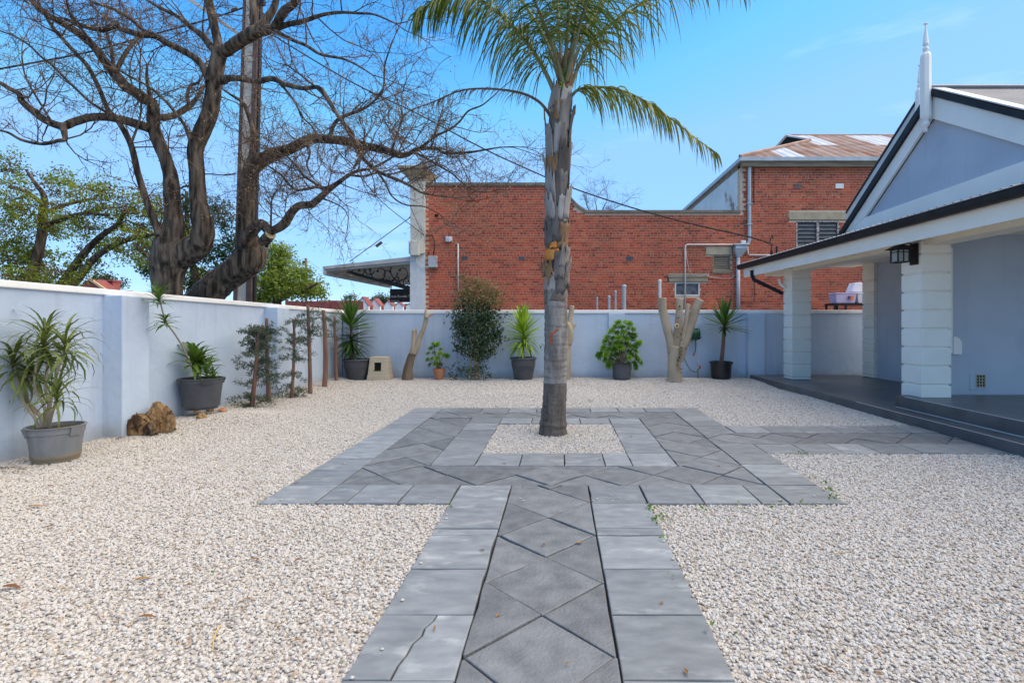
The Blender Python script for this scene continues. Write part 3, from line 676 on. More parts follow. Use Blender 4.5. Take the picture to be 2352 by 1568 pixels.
# reveal shadows come from depth: side walls of the openings
# air vents
for x0, y0, x1, y1, m in [(1060.5,588.5,1074,597,'ventgrey'),(1191.5,588.5,1205,597,'ventgrey'),(1439,588.5,1454,598,'ventgrey'),(1305,588.5,1309.5,597,'ventgrey'),(1823,422,1842,433,'brickred'),(1919,422,1937.5,433,'farwhite')]:
    vb = bbox('air_vent', m, x0, y0, x1, y1, -.02, .014)
    if m != 'farwhite':
        q = MB()
        for k in range(4): xx = bx(x0) + (bx(x1)-bx(x0))*(k+.3)/4; q.box((xx, BY-.016, bz(y1)+.02), (xx+.022, BY-.0145, bz(y0)-.02))
        q.build('vent_slot', M['dark'], vb)
# downpipes, rain head, conduits
def bpipe(name, pts, r, m, off=.07, n=8):
    q = MB(); q.tube([(bx(x), BY - off, bz(y)) for x, y in pts], r, n); return q.build(name, M[m], bb, smooth=True)
bpipe('downpipe', [(1720, 377), (1720, 384), (1719, 400), (1719, 520), (1719.5, 552), (1716, 562), (1706, 563)], .062, 'galv', .09)
for y in (468, 515): bbox('pipe_bracket', 'galv', 1713.5, y, 1725, y+2.5, 0, .165)
q = MB(); zc, zt = bz(592), bz(562)
q.hexa([(bx(1689), BY-.16, bz(592)), (bx(1698), BY-.16, bz(592)), (bx(1698), BY-.03, bz(592)), (bx(1689), BY-.03, bz(592)),
        (bx(1682), BY-.26, bz(574)), (bx(1712), BY-.26, bz(574)), (bx(1712), BY-.01, bz(574)), (bx(1682), BY-.01, bz(574))])
q.box((bx(1683.5), BY-.27, bz(574)), (bx(1711), BY-.01, bz(565.5))); q.box((bx(1678.5), BY-.30, bz(565.5)), (bx(1716), BY-.01, bz(562)))
bevel(q.build('rain_head', M['galv'], bb), .02)
bpipe('downpipe', [(1693.4, 592), (1693.4, 735)], .066, 'galv', .095, 12)
bpipe('conduit', [(1573, 712), (1573, 570), (1574, 565), (1578, 562), (1700, 562)], .028, 'pvc', .045, 6)
bpipe('conduit', [(1716, 562), (1717, 583), (1720, 586), (1772, 586)], .024, 'pvc', .04, 6)
bpipe('conduit', [(1052.8, 668), (1052.8, 559)], .026, 'pvc', .04, 6)
bpipe('copper_pipe', [(1700, 694), (1729, 694), (1733, 690), (1733, 600), (1740, 592), (1772, 592)], .014, 'steel', .03, 5)
bpipe('copper_pipe', [(1731, 378), (1731, 468)], .016, 'steel', .03, 5)
bpipe('cable', [(1574, 570), (1578, 600), (1582, 620), (1592, 632), (1606, 635), (1620, 631), (1630, 636), (1660, 640), (1680, 639), (1688, 630)], .008, 'pvc', .03, 4)
q = MB(); q.box((bx(1699), BY-.17, bz(562)), (bx(1710), BY, bz(553.5))); bevel(q.build('floodlight', M['pvc'], bb), .02)
q = MB(); q.box((bx(1025), BY-.14, bz(555.5)), (bx(1039.5), BY, bz(544))); q.box((bx(1028), BY-.17, bz(557)), (bx(1037), BY-.14, bz(547)))
bevel(q.build('floodlight', M['tub'], bb), .02)
bevel(bbox('meter_box', 'meter', 986, 588.5, 1005.5, 615, 0, .17), .015)
bpipe('cable', [(965, 575), (977, 580), (986, 584)], .014, 'signblack', .05, 5)
bpipe('cable', [(976, 541), (993, 541.5), (998, 552), (1000, 566), (997, 580), (996.5, 588)], .018, 'wire', .06, 5)
q = MB(); q.box((bx(999), BY-.02, bz(497.5)), (bx(1006.5), BY+.1, bz(492.5))); q.build('weep_hole', M['dark'], bb)
# corner pilaster
q = MB(); q.box((bx(944.5), BY-.12, bz(556)), (bx(977.6), BY+.45, bz(415))); bevel(q.build('pilaster', M['pilaster'], bb), .01)
q = MB(); q.box((bx(941.5), BY-.16, bz(584)), (bx(977.2), BY+.45, bz(556))); bevel(q.build('pilaster_base', M['pilaster'], bb), .01)
bevel(bbox('switch_box', 'pilaster', 948, 556.5, 967.5, 589, .162, .33), .02)
bpipe('cable', [(958, 589), (959, 600), (966, 610), (978, 613), (986, 613)], .016, 'pvc', .15, 5)
q = MB(); z = -.09
q.box((bx(943), BY-.06, -.09), (bx(977.3), BY+.45, bz(584.3)))
while z < bz(590):
    for k in range(3):
        xa = bx(943) + k * .18 + (.05 if int(z * 100) % 2 else 0); q.box((xa, BY-.072, z), (min(xa + .172, bx(977)), BY-.06, z + .075))
    z += .0845
q.build('painted_pilaster', M['whitebrick'], bb)
q = MB(); tp = bz(386)
q.hexa([(bx(944), BY-.13, bz(418)), (bx(978), BY-.13, bz(418)), (bx(978), BY+.46, bz(418)), (bx(944), BY+.46, bz(418)),
        (bx(919), BY-.35, bz(391)), (bx(984), BY-.35, bz(391)), (bx(996), BY+.9, bz(391)), (bx(919), BY+.9, bz(391))])
q.box((bx(919), BY-.35, bz(391)+.001), (bx(985), BY+.9, tp)); bevel(q.build('capital', M['cap'], bb), .015)
q = MB(); q.tube([P(1047, 362, 19), P(1047, 420, 19)], .012, 5); q.build('vent_rod', M['galv'], bb)
# upper storey: side wall, gutter, roof
xs0 = bx(1700); 
q = MB(); q.box((xs0 + .002, BY + .262, bz(500)), (xs0 + .25, 27.5, bz(378))); q.build('side_wall', M['peel'], bb)
ze = bz(372)
q = MB(); q.box((bx(1693), BY - .32, ze - .05), (bx(2400), BY - .2, ze + .08)); q.box((bx(1693), BY - .2, ze - .05), (bx(1693) + .12, 27.5, ze + .08))
q.build('gutter', M['galv'], bb)
q = MB(); q.box((bx(1693) + .12, BY - .2, bz(386)), (bx(2400), BY + .0, ze - .04)); q.box((bx(1693) + .12, BY + .0, bz(386)), (xs0, 27.5, ze - .04)); q.build('eave_board', M['timber'], bb)
yr = 22.6; zr = CH + (CY - 311.5) / FP * yr; ye = BY - .3; zee = ze + .07; sl = (zr - zee) / (yr - ye)
xl = bx(1693)
xh = P(1860, 326, 21.2).x; yh = 21.2; zh = zee + sl * (yh - ye)
xr_ = P(1807, 311, yr).x
xi = xl; k = 0
while xi < bx(2400):                  # corrugated sheets, each a part; two rows
    for rowi in range(2):
        q = MB(); n = 32; w0, w1 = xi, xi + .76; vs = []; fs = []
        for i in range(n + 1):
            x = w0 + (w1 - w0) * i / n; yt = yr
            if x < xh: yt = ye + (yh - ye) * (x - xl) / (xh - xl)
            yt = max(yt, ye + .02)
            ya, yb = (ye, min(yt, 20.3)) if rowi == 0 else (min(yt, 20.25), yt)
            zo = .014 * math.sin(i / n * 20 * math.pi) + (.012 if rowi else 0)
            vs += [(x, ya, zee + sl * (ya - ye) + zo), (x, yb, zee + sl * (yb - ye) + zo)]
            if i: fs.append((2*i-2, 2*i, 2*i+1, 2*i-1))
        q.add(vs, fs)
        wht = (k, rowi) in [(2, 0), (3, 1), (5, 1), (8, 1), (9, 1)]
        q.build('roof_sheet', M['roofwhite' if wht else 'roofrust'], bb)
    xi += .758; k += 1
q = MB()
q.add([(xl, ye, zee), (xh, yh, zh), (xh, 24.4, zh), (xl, 27.5, zee)], [(0, 1, 2, 3)])             # hip side
q.add([(xr_, yr, zr), (bx(2400), yr, zr), (bx(2400), 27.5, zee), (xh, 24.4, zh)], [(0, 1, 2, 3)])
q.build('hip_slope', M['roofrust'], bb)
q = MB(); q.tube([(xl, ye, zee+.03), (xh, yh, zh+.03)], .07, 6); q.tube([(xr_, yr, zr), (bx(2400), yr, zr)], .06, 6); q.build('ridge_capping', M['roofrust'], bb)
q = MB(); gl = P(1785, 343, 23.2)
q.add([(xh, yh, zh+.05), (xr_, yr, zr), (gl.x, 24.2, gl.z), (xh, 24.4, zh)], [(0, 1, 2), (0, 2, 3)]); q.build('gablet', M['dark'], bb)
q = MB(); q.tube([(xr_, yr, zr), (xh, yh, zh+.08)], .05, 5); q.tube([(xr_, yr, zr), (gl.x, 24.2, gl.z)], .07, 5); q.build('gablet_board', M['roofwhite'], bb)
# street awning with scrollwork
aw = thing('street_awning', 'grey metal street awning with black scroll brackets left of the brick building', 'awning', P(850, 0, 19))
A0, A1 = P(741, 612, BY), P(943, 589, BY)
q = MB()
q.hexa([(A0.x, BY, A0.z-.1), (A1.x, BY, A1.z-.16), (A1.x, 25.5, A1.z-.16), (A0.x, 25.5, A0.z-.1), (A0.x, BY, A0.z), (A1.x, BY, A1.z), (A1.x, 25.5, A1.z), (A0.x, 25.5, A0.z)])
q.build('awning_roof', M['awning'], aw)
q = MB(); q.hexa([(A0.x+.1, BY+.05, A0.z-.16), (A1.x, BY+.05, A1.z-.24), (A1.x, 25.4, A1.z-.24), (A0.x+.1, 25.4, A0.z-.16), (A0.x+.1, BY+.05, A0.z-.102), (A1.x, BY+.05, A1.z-.162), (A1.x, 25.4, A1.z-.162), (A0.x+.1, 25.4, A0.z-.102)])
q.build('awning_soffit', M['soffit'], aw)
q = MB(); q.box((A0.x+.02, BY+.02, A0.z-.30), (A0.x+.10, 25.5, A0.z-.104)); q.build('awning_fascia', M['awning'], aw)
for i in range(6):
    y = 19.0 + i * 1.2
    for kx, (u0, u1) in enumerate([(0, 1)]):
        q = MB(); q.tube([(A0.x+.1, y, A0.z-.22), (A1.x, y, A1.z-.30)], .03, 4); q.build('rafter', M['soffit'], aw)
for y in (18.7, 22.0):
    q = MB(); q.tube([P(797, 624, 18.7) + Vector((0, y-18.7, 0)), P(942, 664, 18.7) + Vector((0, y-18.7, 0))], .055, 6)
    q.build('bracket_beam', M['iron'], aw)
    q = MB()
    def scroll(cx, cy, r, a0, a1, turns, rr=.022):
        pts = []
        for i in range(22):
            t = i / 21; a = a0 + (a1 - a0) * t; r2 = r * (1 - .78 * t)
            c = P(cx, cy, 18.7); pts.append((c.x + r2 * math.cos(a), y, c.z + r2 * math.sin(a)))
        q.tube(pts, [rr * (1.0 - .3 * i / 21) for i in range(22)], 5)
        e_ = Vector(pts[-1]); q.lathe(e_ - Vector((0, 0, .04)), [(.0, 0), (.045, .02), (.05, .05), (.0, .09)], 6)
    for cx, cy, r, a0, a1 in [(806, 620, .13, 1, 8), (828, 621, .2, 3.6, 9.5), (847, 620, .2, 6.0, 0.5), (872, 625, .36, 2.6, 9), (893, 628, .32, 6.4, 1.0), (922, 625, .42, 2.4, 8.6), (936, 646, .22, 5.5, 0), (912, 650, .16, 2, 8)]:
        scroll(cx, cy, r, a0, a1, 1)
    q.build('scrollwork', M['iron'], aw)
q = MB(); q.tube([P(803, 601, BY), P(944, 498, BY)], .014, 5); q.build('tie_rod', M['steel'], aw)
q = MB(); q.tube([P(864, 566, BY), P(877, 556, BY)], .05, 6); q.build('turnbuckle', M['steel'], aw)
q = MB(); q.prism([P(944, 494, BY), P(944, 501, BY), P(938, 501, BY)], (0, .02, 0)); q.build('anchor_plate', M['steel'], aw)
# hanging shop sign
sg = thing('hanging_sign', 'black hanging shop sign with white serif lettering under the awning', 'sign', P(920, 680, 20.5))
q = MB(); a, b = P(895.5, 694, 20.5), P(943, 663.5, 20.5); q.box((a.x, 20.5, a.z), (b.x + .15, 20.56, b.z)); q.build('board', M['signblack'], sg)
def text(body, loc, size, m, par, name='lettering', shear=0.):
    c = bpy.data.curves.new(name, 'FONT'); c.body = body; c.size = size; c.extrude = .004; c.shear = shear
    o = bpy.data.objects.new(name, c); COL.objects.link(o); o.rotation_euler = (math.pi/2, 0, 0)
    dg = bpy.context.evaluated_depsgraph_get(); me = bpy.data.meshes.new_from_object(o.evaluated_get(dg))
    bpy.data.objects.remove(o); me.materials.append(m)
    r_ = bpy.data.objects.new(name, me); COL.objects.link(r_); r_.parent = par; r_.location = Vector(loc) - ORG[par.name]; r_.rotation_euler = (math.pi/2, 0, 0)
    ORG[r_.name] = Vector(loc); return r_
text('one Rundle T', P(898.5, 683, 20.49), .135, M['signtext'], sg)
text('Phone 8431 3033', P(898.5, 691.5, 20.49), .045, M['signtext'], sg); text('Market', P(922, 691.5, 20.49), .07, M['signred'], sg, shear=.4)
q = MB(); q.tube([P(899, 664, 20.53), P(899, 655, 20.53)], .012, 4); q.tube([P(935, 664, 20.53), P(935, 650, 20.53)], .012, 4); q.build('hanger', M['iron'], sg)
# vent pipes standing behind the wall
for x, y, r, m, lab in [(1371.5, 684, .026, 'galv', 'shortest thin grey vent pipe above the back wall'), (1399, 681, .044, 'galv', 'stubby grey vent pipe second from the left above the wall'),
                        (1413.7, 669, .036, 'galv', 'thin grey vent pipe just left of the thickest one'), (1433.3, 656, .070, 'galv', 'thickest grey vent pipe with a flat cap above the wall'),
                        (1515.5, 644, .052, 'pvc', 'cream plastic vent pipe with rounded top left of the cut trunk')]:
    p0 = P(x, 735, 17.6); t = thing('vent_pipe', lab, 'pipe', (p0.x, 17.6, -.09), 'vent pipes behind the back wall')
    q = MB(); q.tube([(p0.x, 17.6, -.09), (p0.x, 17.6, P(x, y, 17.6).z)], r, 10); q.build('pipe', M[m], t, smooth=False)
    q = MB(); zz = P(x, y, 17.6).z; q.lathe((p0.x, 17.6, zz - .06), [(r*1.15, 0), (r*1.2, .05), (r*.9, .09), (.01, .10)], 10); q.build('cap', M[m], t)
# ============================================================ THE HOUSE
ho = thing('house', 'pale grey blue house with white gable, verandah columns and dark painted floor', 'house', tuple(HP(6, 9, 0)))
Z1, Z2 = .14, .32
def hbox(name, m, A0, A1, Y0, Y1, z0, z1, par=None, bev=0):
    q = MB(); q.hexa([HP(A0,Y0,z0), HP(A1,Y0,z0), HP(A1,Y1,z0), HP(A0,Y1,z0), HP(A0,Y0,z1), HP(A1,Y0,z1), HP(A1,Y1,z1), HP(A0,Y1,z1)])
    o = q.build(name, M[m] if isinstance(m, str) else m, par or ho)
    return bevel(o, bev) if bev else o
hbox('verandah_floor', 'concrete_dark', 5.16, 7.9, 2.0, 12.95, -.09, Z1, bev=.006)
hbox('porch_step', 'concrete_dark', 5.47, 9.5, 2.0, 8.12, Z1 - .002, Z2, bev=.006)
q = MB()                                                            # lighter worn nosings
for A, z, ya, yb in [(5.16, Z1, 2.0, 8.6), (5.47, Z2, 2.0, 7.9)]:
    q.tube([HP(A + .004, ya, z - .002), HP(A + .004, yb, z - .002)], .0045, 4)
q.tube([HP(5.468, 2.0, Z1 + .004), HP(5.468, 8.1, Z1 + .004)], .006, 4)
q.build('worn_edge', M['flash'], ho)
# walls
def hwall(name, pts, m='house_wall'):       # plan polygon (A,Y) extruded z
    q = MB(); q.prism([HP(a, y, Z1 - .05) for a, y in pts], (0, 0, 2.95)); return q.build(name, M[m], ho)
hwall('house_wall', [(7.8, 8.42), (9.0, 8.42), (9.0, 12.19), (7.8, 12.19)])
hwall('house_wall', [(6.44, 8.26), (12.0, 8.26), (12.0, 8.44), (6.44, 8.44)])
hwall('house_wall', [(6.44, 8.442), (6.62, 8.442), (6.62, 9.2), (6.44, 9.2)])
hwall('house_wall', [(6.622, 9.0), (7.798, 9.0), (7.798, 9.2), (6.622, 9.2)])
# rusticated columns and quoins
def column(A0, A1, Y0, Y1, z0, z1, rows, off=0.0, par_name='column', partial=None):
    q = MB(); g = .026
    c = MB(); c.hexa([HP(A0+g,Y0+g,z0), HP(A1-g,Y0+g,z0), HP(A1-g,Y1-g,z0), HP(A0+g,Y1-g,z0), HP(A0+g,Y0+g,z1), HP(A1-g,Y0+g,z1), HP(A1-g,Y1-g,z1), HP(A0+g,Y1-g,z1)])
    co = c.build(par_name, M['column'], ho)
    h = (z1 - z0) / rows
    zs = [z0 + off + h * k for k in range(-1, rows + 2)]
    for a, b in zip(zs, zs[1:]):
        lo, hi = max(a, z0), min(b, z1)
        if hi - lo < .03: continue
        t = MB(); e = .014; l2 = lo + (e if lo > z0 else 0); h2 = hi - (e if hi < z1 else 0)
        d = .012                      # block with splayed top and bottom
        ring = lambda s, z: [HP(A0+s, Y0+s, z), HP(A1-s, Y0+s, z), HP(A1-s, Y1-s, z), HP(A0+s, Y1-s, z)]
        v = ring(g, lo) + ring(0, l2 + d*.6) + ring(0, h2 - d*.6) + ring(g, hi)
        f = [(0,3,2,1), (12,13,14,15)]
        for k in range(3): f += [(k*4+i, k*4+(i+1) % 4, k*4+4+(i+1) % 4, k*4+4+i) for i in range(4)]
        t.add(v, f); bevel(t.build('block', M['column'], co), .004, 2)
    return co
column(5.68, 6.13, 7.85, 8.28, Z1, 2.66, 9, .08)
column(5.68, 6.11, 11.87, 12.29, Z1, 2.66, 9, .05)
column(7.72, 8.1, 12.18, 12.62, Z1, 2.9, 10, .05, 'quoin')
hbox('architrave', 'white', 6.395, 6.435, 8.21, 8.5, .96, 2.6)
q = MB(); pr = [(0, 0), (.13, 0), (.13, .16), (.12, .20), (.09, .245), (.05, .27), (0, .27)]
q.prism([HP(6.44 + a, 8.20, .94 + b) for a, b in pr], (0, .055, 0)); q.build('corbel', M['white'], ho)
# air bricks low in the walls
def airbrick(A, Y, z, w_, h, axis):
    q = MB(); n = 3
    def put(u0, u1, z0, z1, d0, d1, mb_):
        if axis == 'y':               # on a wall facing the camera
            mb_.hexa([HP(A+u0, Y-d1, z0), HP(A+u1, Y-d1, z0), HP(A+u1, Y-d0, z0), HP(A+u0, Y-d0, z0), HP(A+u0, Y-d1, z1), HP(A+u1, Y-d1, z1), HP(A+u1, Y-d0, z1), HP(A+u0, Y-d0, z1)])
        else:
            mb_.hexa([HP(A-d1, Y+u0, z0), HP(A-d1, Y+u1, z0), HP(A-d0, Y+u1, z0), HP(A-d0, Y+u0, z0), HP(A-d1, Y+u0, z1), HP(A-d1, Y+u1, z1), HP(A-d0, Y+u1, z1), HP(A-d0, Y+u0, z1)])
    put(0, w_, z, z + h, -.01, .002, q); o = q.build('air_brick', M['dark'], ho)
    q = MB()
    for k in range(n + 1): u = (w_ - .014) * k / n; put(u, u + .014, z, z + h, .002, .012, q)
    for k in range(5): v = (h - .012) * k / 4; put(0, w_, z + v, z + v + .012, .0125, .02, q)
    q.build('grille', M['buff'], o)
    q = MB(); put(-.09, 0, z - .02, z + h + .02, -.01, .006, q); put(0, w_, z + h, z + h + .02, -.01, .006, q); put(-.09, w_, z - .035, z - .02, -.01, .018, q); q.build('surround', M['house_wall'], o)
p = HP(0, 8.26, 0)
airbrick((2230.0 - CX) / FP * 8.26 * 0 + (P(2241, 0, 8.26).x + HK * 8.26), 8.26, P(0, 889, 8.26).z, .15, .2, 'y')
airbrick(7.8, 10.95, P(0, 872, 11.0).z, .16, .18, 'x')
# eaves: inner beam, fascia, gutter
hbox('beam', 'cream', 5.72, 6.08, 3.6, 13.4, 2.59, 2.84)
hbox('fascia', 'column', 5.20, 5.235, 3.4, 13.44, 2.568, 2.795)
hbox('soffit', 'cream', 5.236, 5.719, 3.4, 13.4, 2.71, 2.735)
q = MB(); pr = [(5.198, 2.80), (5.15, 2.775), (5.11, 2.785), (5.085, 2.83), (5.08, 2.885), (5.095, 2.895), (5.198, 2.895)]
q.prism([HP(a + HK * 3.4 * 0, 3.4, z) for a, z in pr], HP(0, 13.62, 0) - HP(0, 3.4, 0)); q.build('gutter', M['black'], ho)
hbox('verandah_ceiling', 'cream', 6.081, 7.82, 3.6, 13.2, 2.80, 2.83)
hbox('gutter_flashing', 'flash', 5.075, 5.2, 3.4, 13.6, 2.896, 2.904)
# verandah roof sheet (ribbed)
q = MB(); vs = []; fs = []; n = 300
for i in range(n + 1):
    y = 3.4 + 10.1 * i / n; zo = .012 * math.sin(i * math.pi / 2)
    vs += [HP(5.12, y, 2.915 + zo), HP(6.35, y, 3.20 + zo)]
    if i: fs.append((2*i-2, 2*i, 2*i+1, 2*i-1))
q.add(vs, fs); q.build('verandah_roof', M['charcoal'], ho)
# gable
AG = 6.2
def hpoly(name, px, A, thick, m, par=None, bev=0):
    q = MB(); pts = [HA(x, y, A) if y is not None else x for x, y in px]
    q.prism(pts, (thick, 0, 0)); o = q.build(name, M[m], par or ho); return bevel(o, bev) if bev else o
def ext(p, q_, Y):                    # continue the straight line p-q to distance Y
    t = (Y - p.y) / (q_.y - p.y); return p + (q_ - p) * t
iL, iT = HA(1987, 499, AG), HA(2139, 271.7, AG); iR0 = HA(2352, 334.5, AG)
cR0 = HA(2352, 369.6, AG); YR_ = 6.35
iR = ext(iT, iR0, YR_)
q = MB(); q.prism([iL + Vector((.06, 0, 0)), ext(iL, cR0, YR_) + Vector((.06, 0, 0)), iR + Vector((.06, 0, 0)), iT + Vector((.06, 0, 0))], (.12, 0, 0)); q.build('gable_wall', M['house_wall'], ho)
bL, bLi = HA(1926, 549, AG), HA(1925, 547, AG); bB = HA(2352, 419.5, AG)
cb = ext(bL, bB, 4.9); ct = ext(iL, cR0, 4.9)
q = MB(); q.prism([bL, cb, ct, iL], (.09, 0, 0)); bevel(q.build('gable_chord', M['white'], ho), .006)
oT = HA(2134, 228, AG); oL = HA(1926.7, 547, AG)
q = MB(); q.prism([bL + Vector((-.01, 0, .0)), iL + Vector((-.01, 0, 0)), iT + Vector((-.01, 0, 0)), oT + Vector((-.01, 0, 0))], (.05, 0, 0)); bevel(q.build('bargeboard', M['white'], ho), .006)
oR = ext(HA(2137, 220, AG), HA(2352, 275, AG), 4.9); iR2 = ext(iT, iR0, 4.9)
q = MB(); q.prism([iT + Vector((-.01, 0, 0)), iR2 + Vector((-.01, 0, 0)), oR + Vector((-.01, 0, 0)), HA(2137, 220, AG) + Vector((-.01, 0, 0))], (.05, 0, 0)); bevel(q.build('bargeboard', M['white'], ho), .006)
AB = 6.14
q = MB(); q.prism([HA(1926, 549, AB), HA(2134, 228, AB), HA(2134, 206, AB), HA(1917, 549, AB)], (.10, 0, 0)); q.build('barge_cap', M['black'], ho)
c1, c2 = HA(2137, 220, AB), HA(2352, 276, AB); d1, d2 = HA(2137, 206, AB), HA(2352, 258.7, AB)
q = MB(); q.prism([c1, ext(c1, c2, 4.9), ext(d1, d2, 4.9), d1], (.10, 0, 0)); q.build('barge_cap', M['black'], ho)
# main roof: near slope in corrugated sheets, far slope
ap = HA(2137, 203, 6.16); lo = ext(HA(2137, 205, 6.16), HA(2352, 255, 6.16), 4.9)
sx_ = 6.16
W_ = 0.76; A_ = 6.16 + .2; k = 0
q = MB(); q.prism([ap, lo, lo + Vector((0, 0, .02)), ap + Vector((0, 0, .02))], (.2, 0, 0)); q.build('roof_flashing', M['flash'], ho)
while A_ < 13:
    q = MB(); vs = []; fs = []; n = 40
    for i in range(n + 1):
        dx = A_ - 6.16 + W_ * i / n; zo = .013 * math.sin(i / n * 20 * math.pi)
        vs += [(ap.x + dx, ap.y, ap.z + zo - .01), (lo.x + dx, lo.y, lo.z + zo - .01)]
        if i: fs.append((2*i-2, 2*i, 2*i+1, 2*i-1))
    q.add(vs, fs); q.build('roof_sheet', M['charcoal'], ho); A_ += W_ - .002
far = HA(1917, 549, 6.16)
q = MB(); q.add([ap, ap + Vector((7, 0, 0)), far + Vector((7, 0, 0)), far], [(0, 1, 2, 3)]); q.build('roof_slope', M['charcoal'], ho)
q = MB(); q.tube([ap + Vector((0, 0, .02)), ap + Vector((7, 0, .02))], .035, 6); q.build('ridge_cap', M['charcoal'], ho)
# second gable a little behind
A2 = 6.96
e1, e2 = HA(2108, 232, A2), HA(1944, 491, A2)
q = MB(); q.prism([e1, e2, e2 + Vector((0, 0, -.16)), e1 + Vector((0, 0, -.16))], (.08, 0, 0)); q.build('bargeboard', M['flash'], ho)
q = MB(); q.prism([e1 + Vector((-.02, 0, .05)), e2 + Vector((-.02, 0, .05)), e2 + Vector((-.02, 0, 0)), e1 + Vector((-.02, 0, 0))], (3.0, 0, 0)); q.build('barge_cap', M['black'], ho)
# finials
def finial(cx, A, ytop, k, lab=None):
    Yf = A * FP / (cx - (CX - HK * FP)); c = HP(A, Yf, 0); u = Yf / FP
    def zz(y): return CH + (CY - (ytop + (y - 54.7) * k)) / FP * Yf
    s = u * k; q = MB()
    q.lathe(c, [(4.2*s, zz(54.7)-.01), (4.6*s, zz(54.9)), (1.2*s, zz(58)), (1.6*s, zz(60)), (6.2*s, zz(101)), (6.4*s, zz(104)), (3.4*s, zz(106)), (3.2*s, zz(108)), (6.0*s, zz(111)), (6.6*s, zz(114)), (5.0*s, zz(117)), (4.2*s, zz(119)), (7.2*s, zz(121))], 14)
    f = q.build('finial', M['white'], ho, smooth=True)
    q = MB(); q.lathe(c, [(7*s, zz(121)), (10.8*s, zz(128)), (11.2*s, zz(135)), (11.2*s, zz(268)), (9.5*s, zz(274))], 8); q.build('finial_shaft', M['white'], f)
    q = MB(); q.lathe(c, [(9*s, zz(274)), (5*s, zz(278)), (8.2*s, zz(284)), (8.5*s, zz(288)), (4.5*s, zz(293)), (3.4*s, zz(295)), (4.8*s, zz(299)), (3.5*s, zz(303)), (.3*s, zz(304.5))], 14); q.build('finial_drop', M['white'], f, smooth=True)
finial(2126.3, 6.10, 54.7, 1.0)
finial(2112.5, 6.92, 149.7, .80)
# black downpipe from gutter end back to the column
q = MB(); a = HA(1727, 632, 5.17); 
q.tube([a + Vector((0, 0, .12)), a, P(1731, 642, a.y - .05), P(1798, 674, 12.3)], .045, 8); q.build('downpipe', M['black'], ho)
q = MB(); q.tube([P(1789, 640, 12.2), P(1791, 650, 12.2), P(1797, 657, 12.15), P(1803, 659, 12.1)], .03, 6); q.build('overflow_pipe', M['white'], ho, smooth=True)
# power connection on the verandah roof
q = MB(); c = HA(1774, 575, 5.35); c = Vector((c.x, c.y, 0)); zb = P(0, 603, c.y).z
q.box((c.x-.12, c.y-.08, zb-.05), (c.x+.13, c.y+.08, P(0, 592, c.y).z)); q.tube([(c.x-.02, c.y, zb), (c.x-.02, c.y, P(0, 577, c.y).z)], .03, 8); q.tube([(c.x+.10, c.y, zb), (c.x+.10, c.y, P(0, 566, c.y).z)], .022, 8)
q.tube([P(1772, 578, c.y), P(1772, 563, c.y), P(1764, 559, c.y), P(1769, 555, c.y), P(1770, 547, c.y), P(1774, 542, c.y), P(1776, 549, c.y)], .014, 5)
q.build('power_point', M['black'], ho)
# wall lantern on the near column
lt = thing('wall_lantern', 'black craftsman wall lantern with frosted panes on the nearest verandah column', 'lantern', tuple(HP(5.6, 8.0, 2.3)))
ya = 7.96; zc = P(2089, 582, ya).z
q = MB(); q.hexa([HP(5.655, 7.90, zc-.17), HP(5.679, 7.90, zc-.17), HP(5.679, 8.06, zc-.17), HP(5.655, 8.06, zc-.17), HP(5.655, 7.90, zc+.15), HP(5.679, 7.90, zc+.15), HP(5.679, 8.06, zc+.15), HP(5.655, 8.06, zc+.15)]); q.build('back_plate', M['black'], lt)
q = MB(); cc = HP(5.44, ya, zc - .02); s = .085
for dx in (-s, s):
    for dy in (-s, s): q.box((cc.x+dx-.008, cc.y+dy-.008, cc.z-.12), (cc.x+dx+.008, cc.y+dy+.008, cc.z+.08))
for z in (-.12, .07): 
    q.box((cc.x-s, cc.y-s-.008, cc.z+z), (cc.x+s, cc.y-s+.006, cc.z+z+.012)); q.box((cc.x-s, cc.y+s-.006, cc.z+z), (cc.x+s, cc.y+s+.008, cc.z+z+.012))
    q.box((cc.x-s-.008, cc.y-s, cc.z+z), (cc.x-s+.006, cc.y+s, cc.z+z+.012)); q.box((cc.x+s-.006, cc.y-s, cc.z+z), (cc.x+s+.008, cc.y+s, cc.z+z+.012))
q.box((cc.x-.005, cc.y-s-.007, cc.z-.108), (cc.x+.005, cc.y-s+.004, cc.z+.07)); q.box((cc.x-s, cc.y-s-.0075, cc.z+.03), (cc.x+s, cc.y-s+.004, cc.z+.038)); q.box((cc.x-s-.0075, cc.y-s, cc.z+.03), (cc.x-s+.004, cc.y+s, cc.z+.038))
q.build('cage', M['black'], lt)
q = MB(); q.hexa([cc+Vector((-.15,-.15,.082)), cc+Vector((.15,-.15,.082)), cc+Vector((.15,.15,.082)), cc+Vector((-.15,.15,.082)), cc+Vector((-.03,-.03,.16)), cc+Vector((.03,-.03,.16)), cc+Vector((.03,.03,.16)), cc+Vector((-.03,.03,.16))]); q.build('lantern_roof', M['black'], lt)
q = MB(); q.box((cc.x-s+.007, cc.y-s+.007, cc.z-.107), (cc.x+s-.007, cc.y+s-.007, cc.z+.068)); q.build('pane', M['lanternglass'], lt)
q = MB(); q.tube([HP(5.66, ya, zc+.08), HP(5.60, ya, zc+.15), HP(5.50, ya, zc+.15), HP(5.44, ya, zc+.12)], .01, 6); q.build('arm', M['black'], lt)
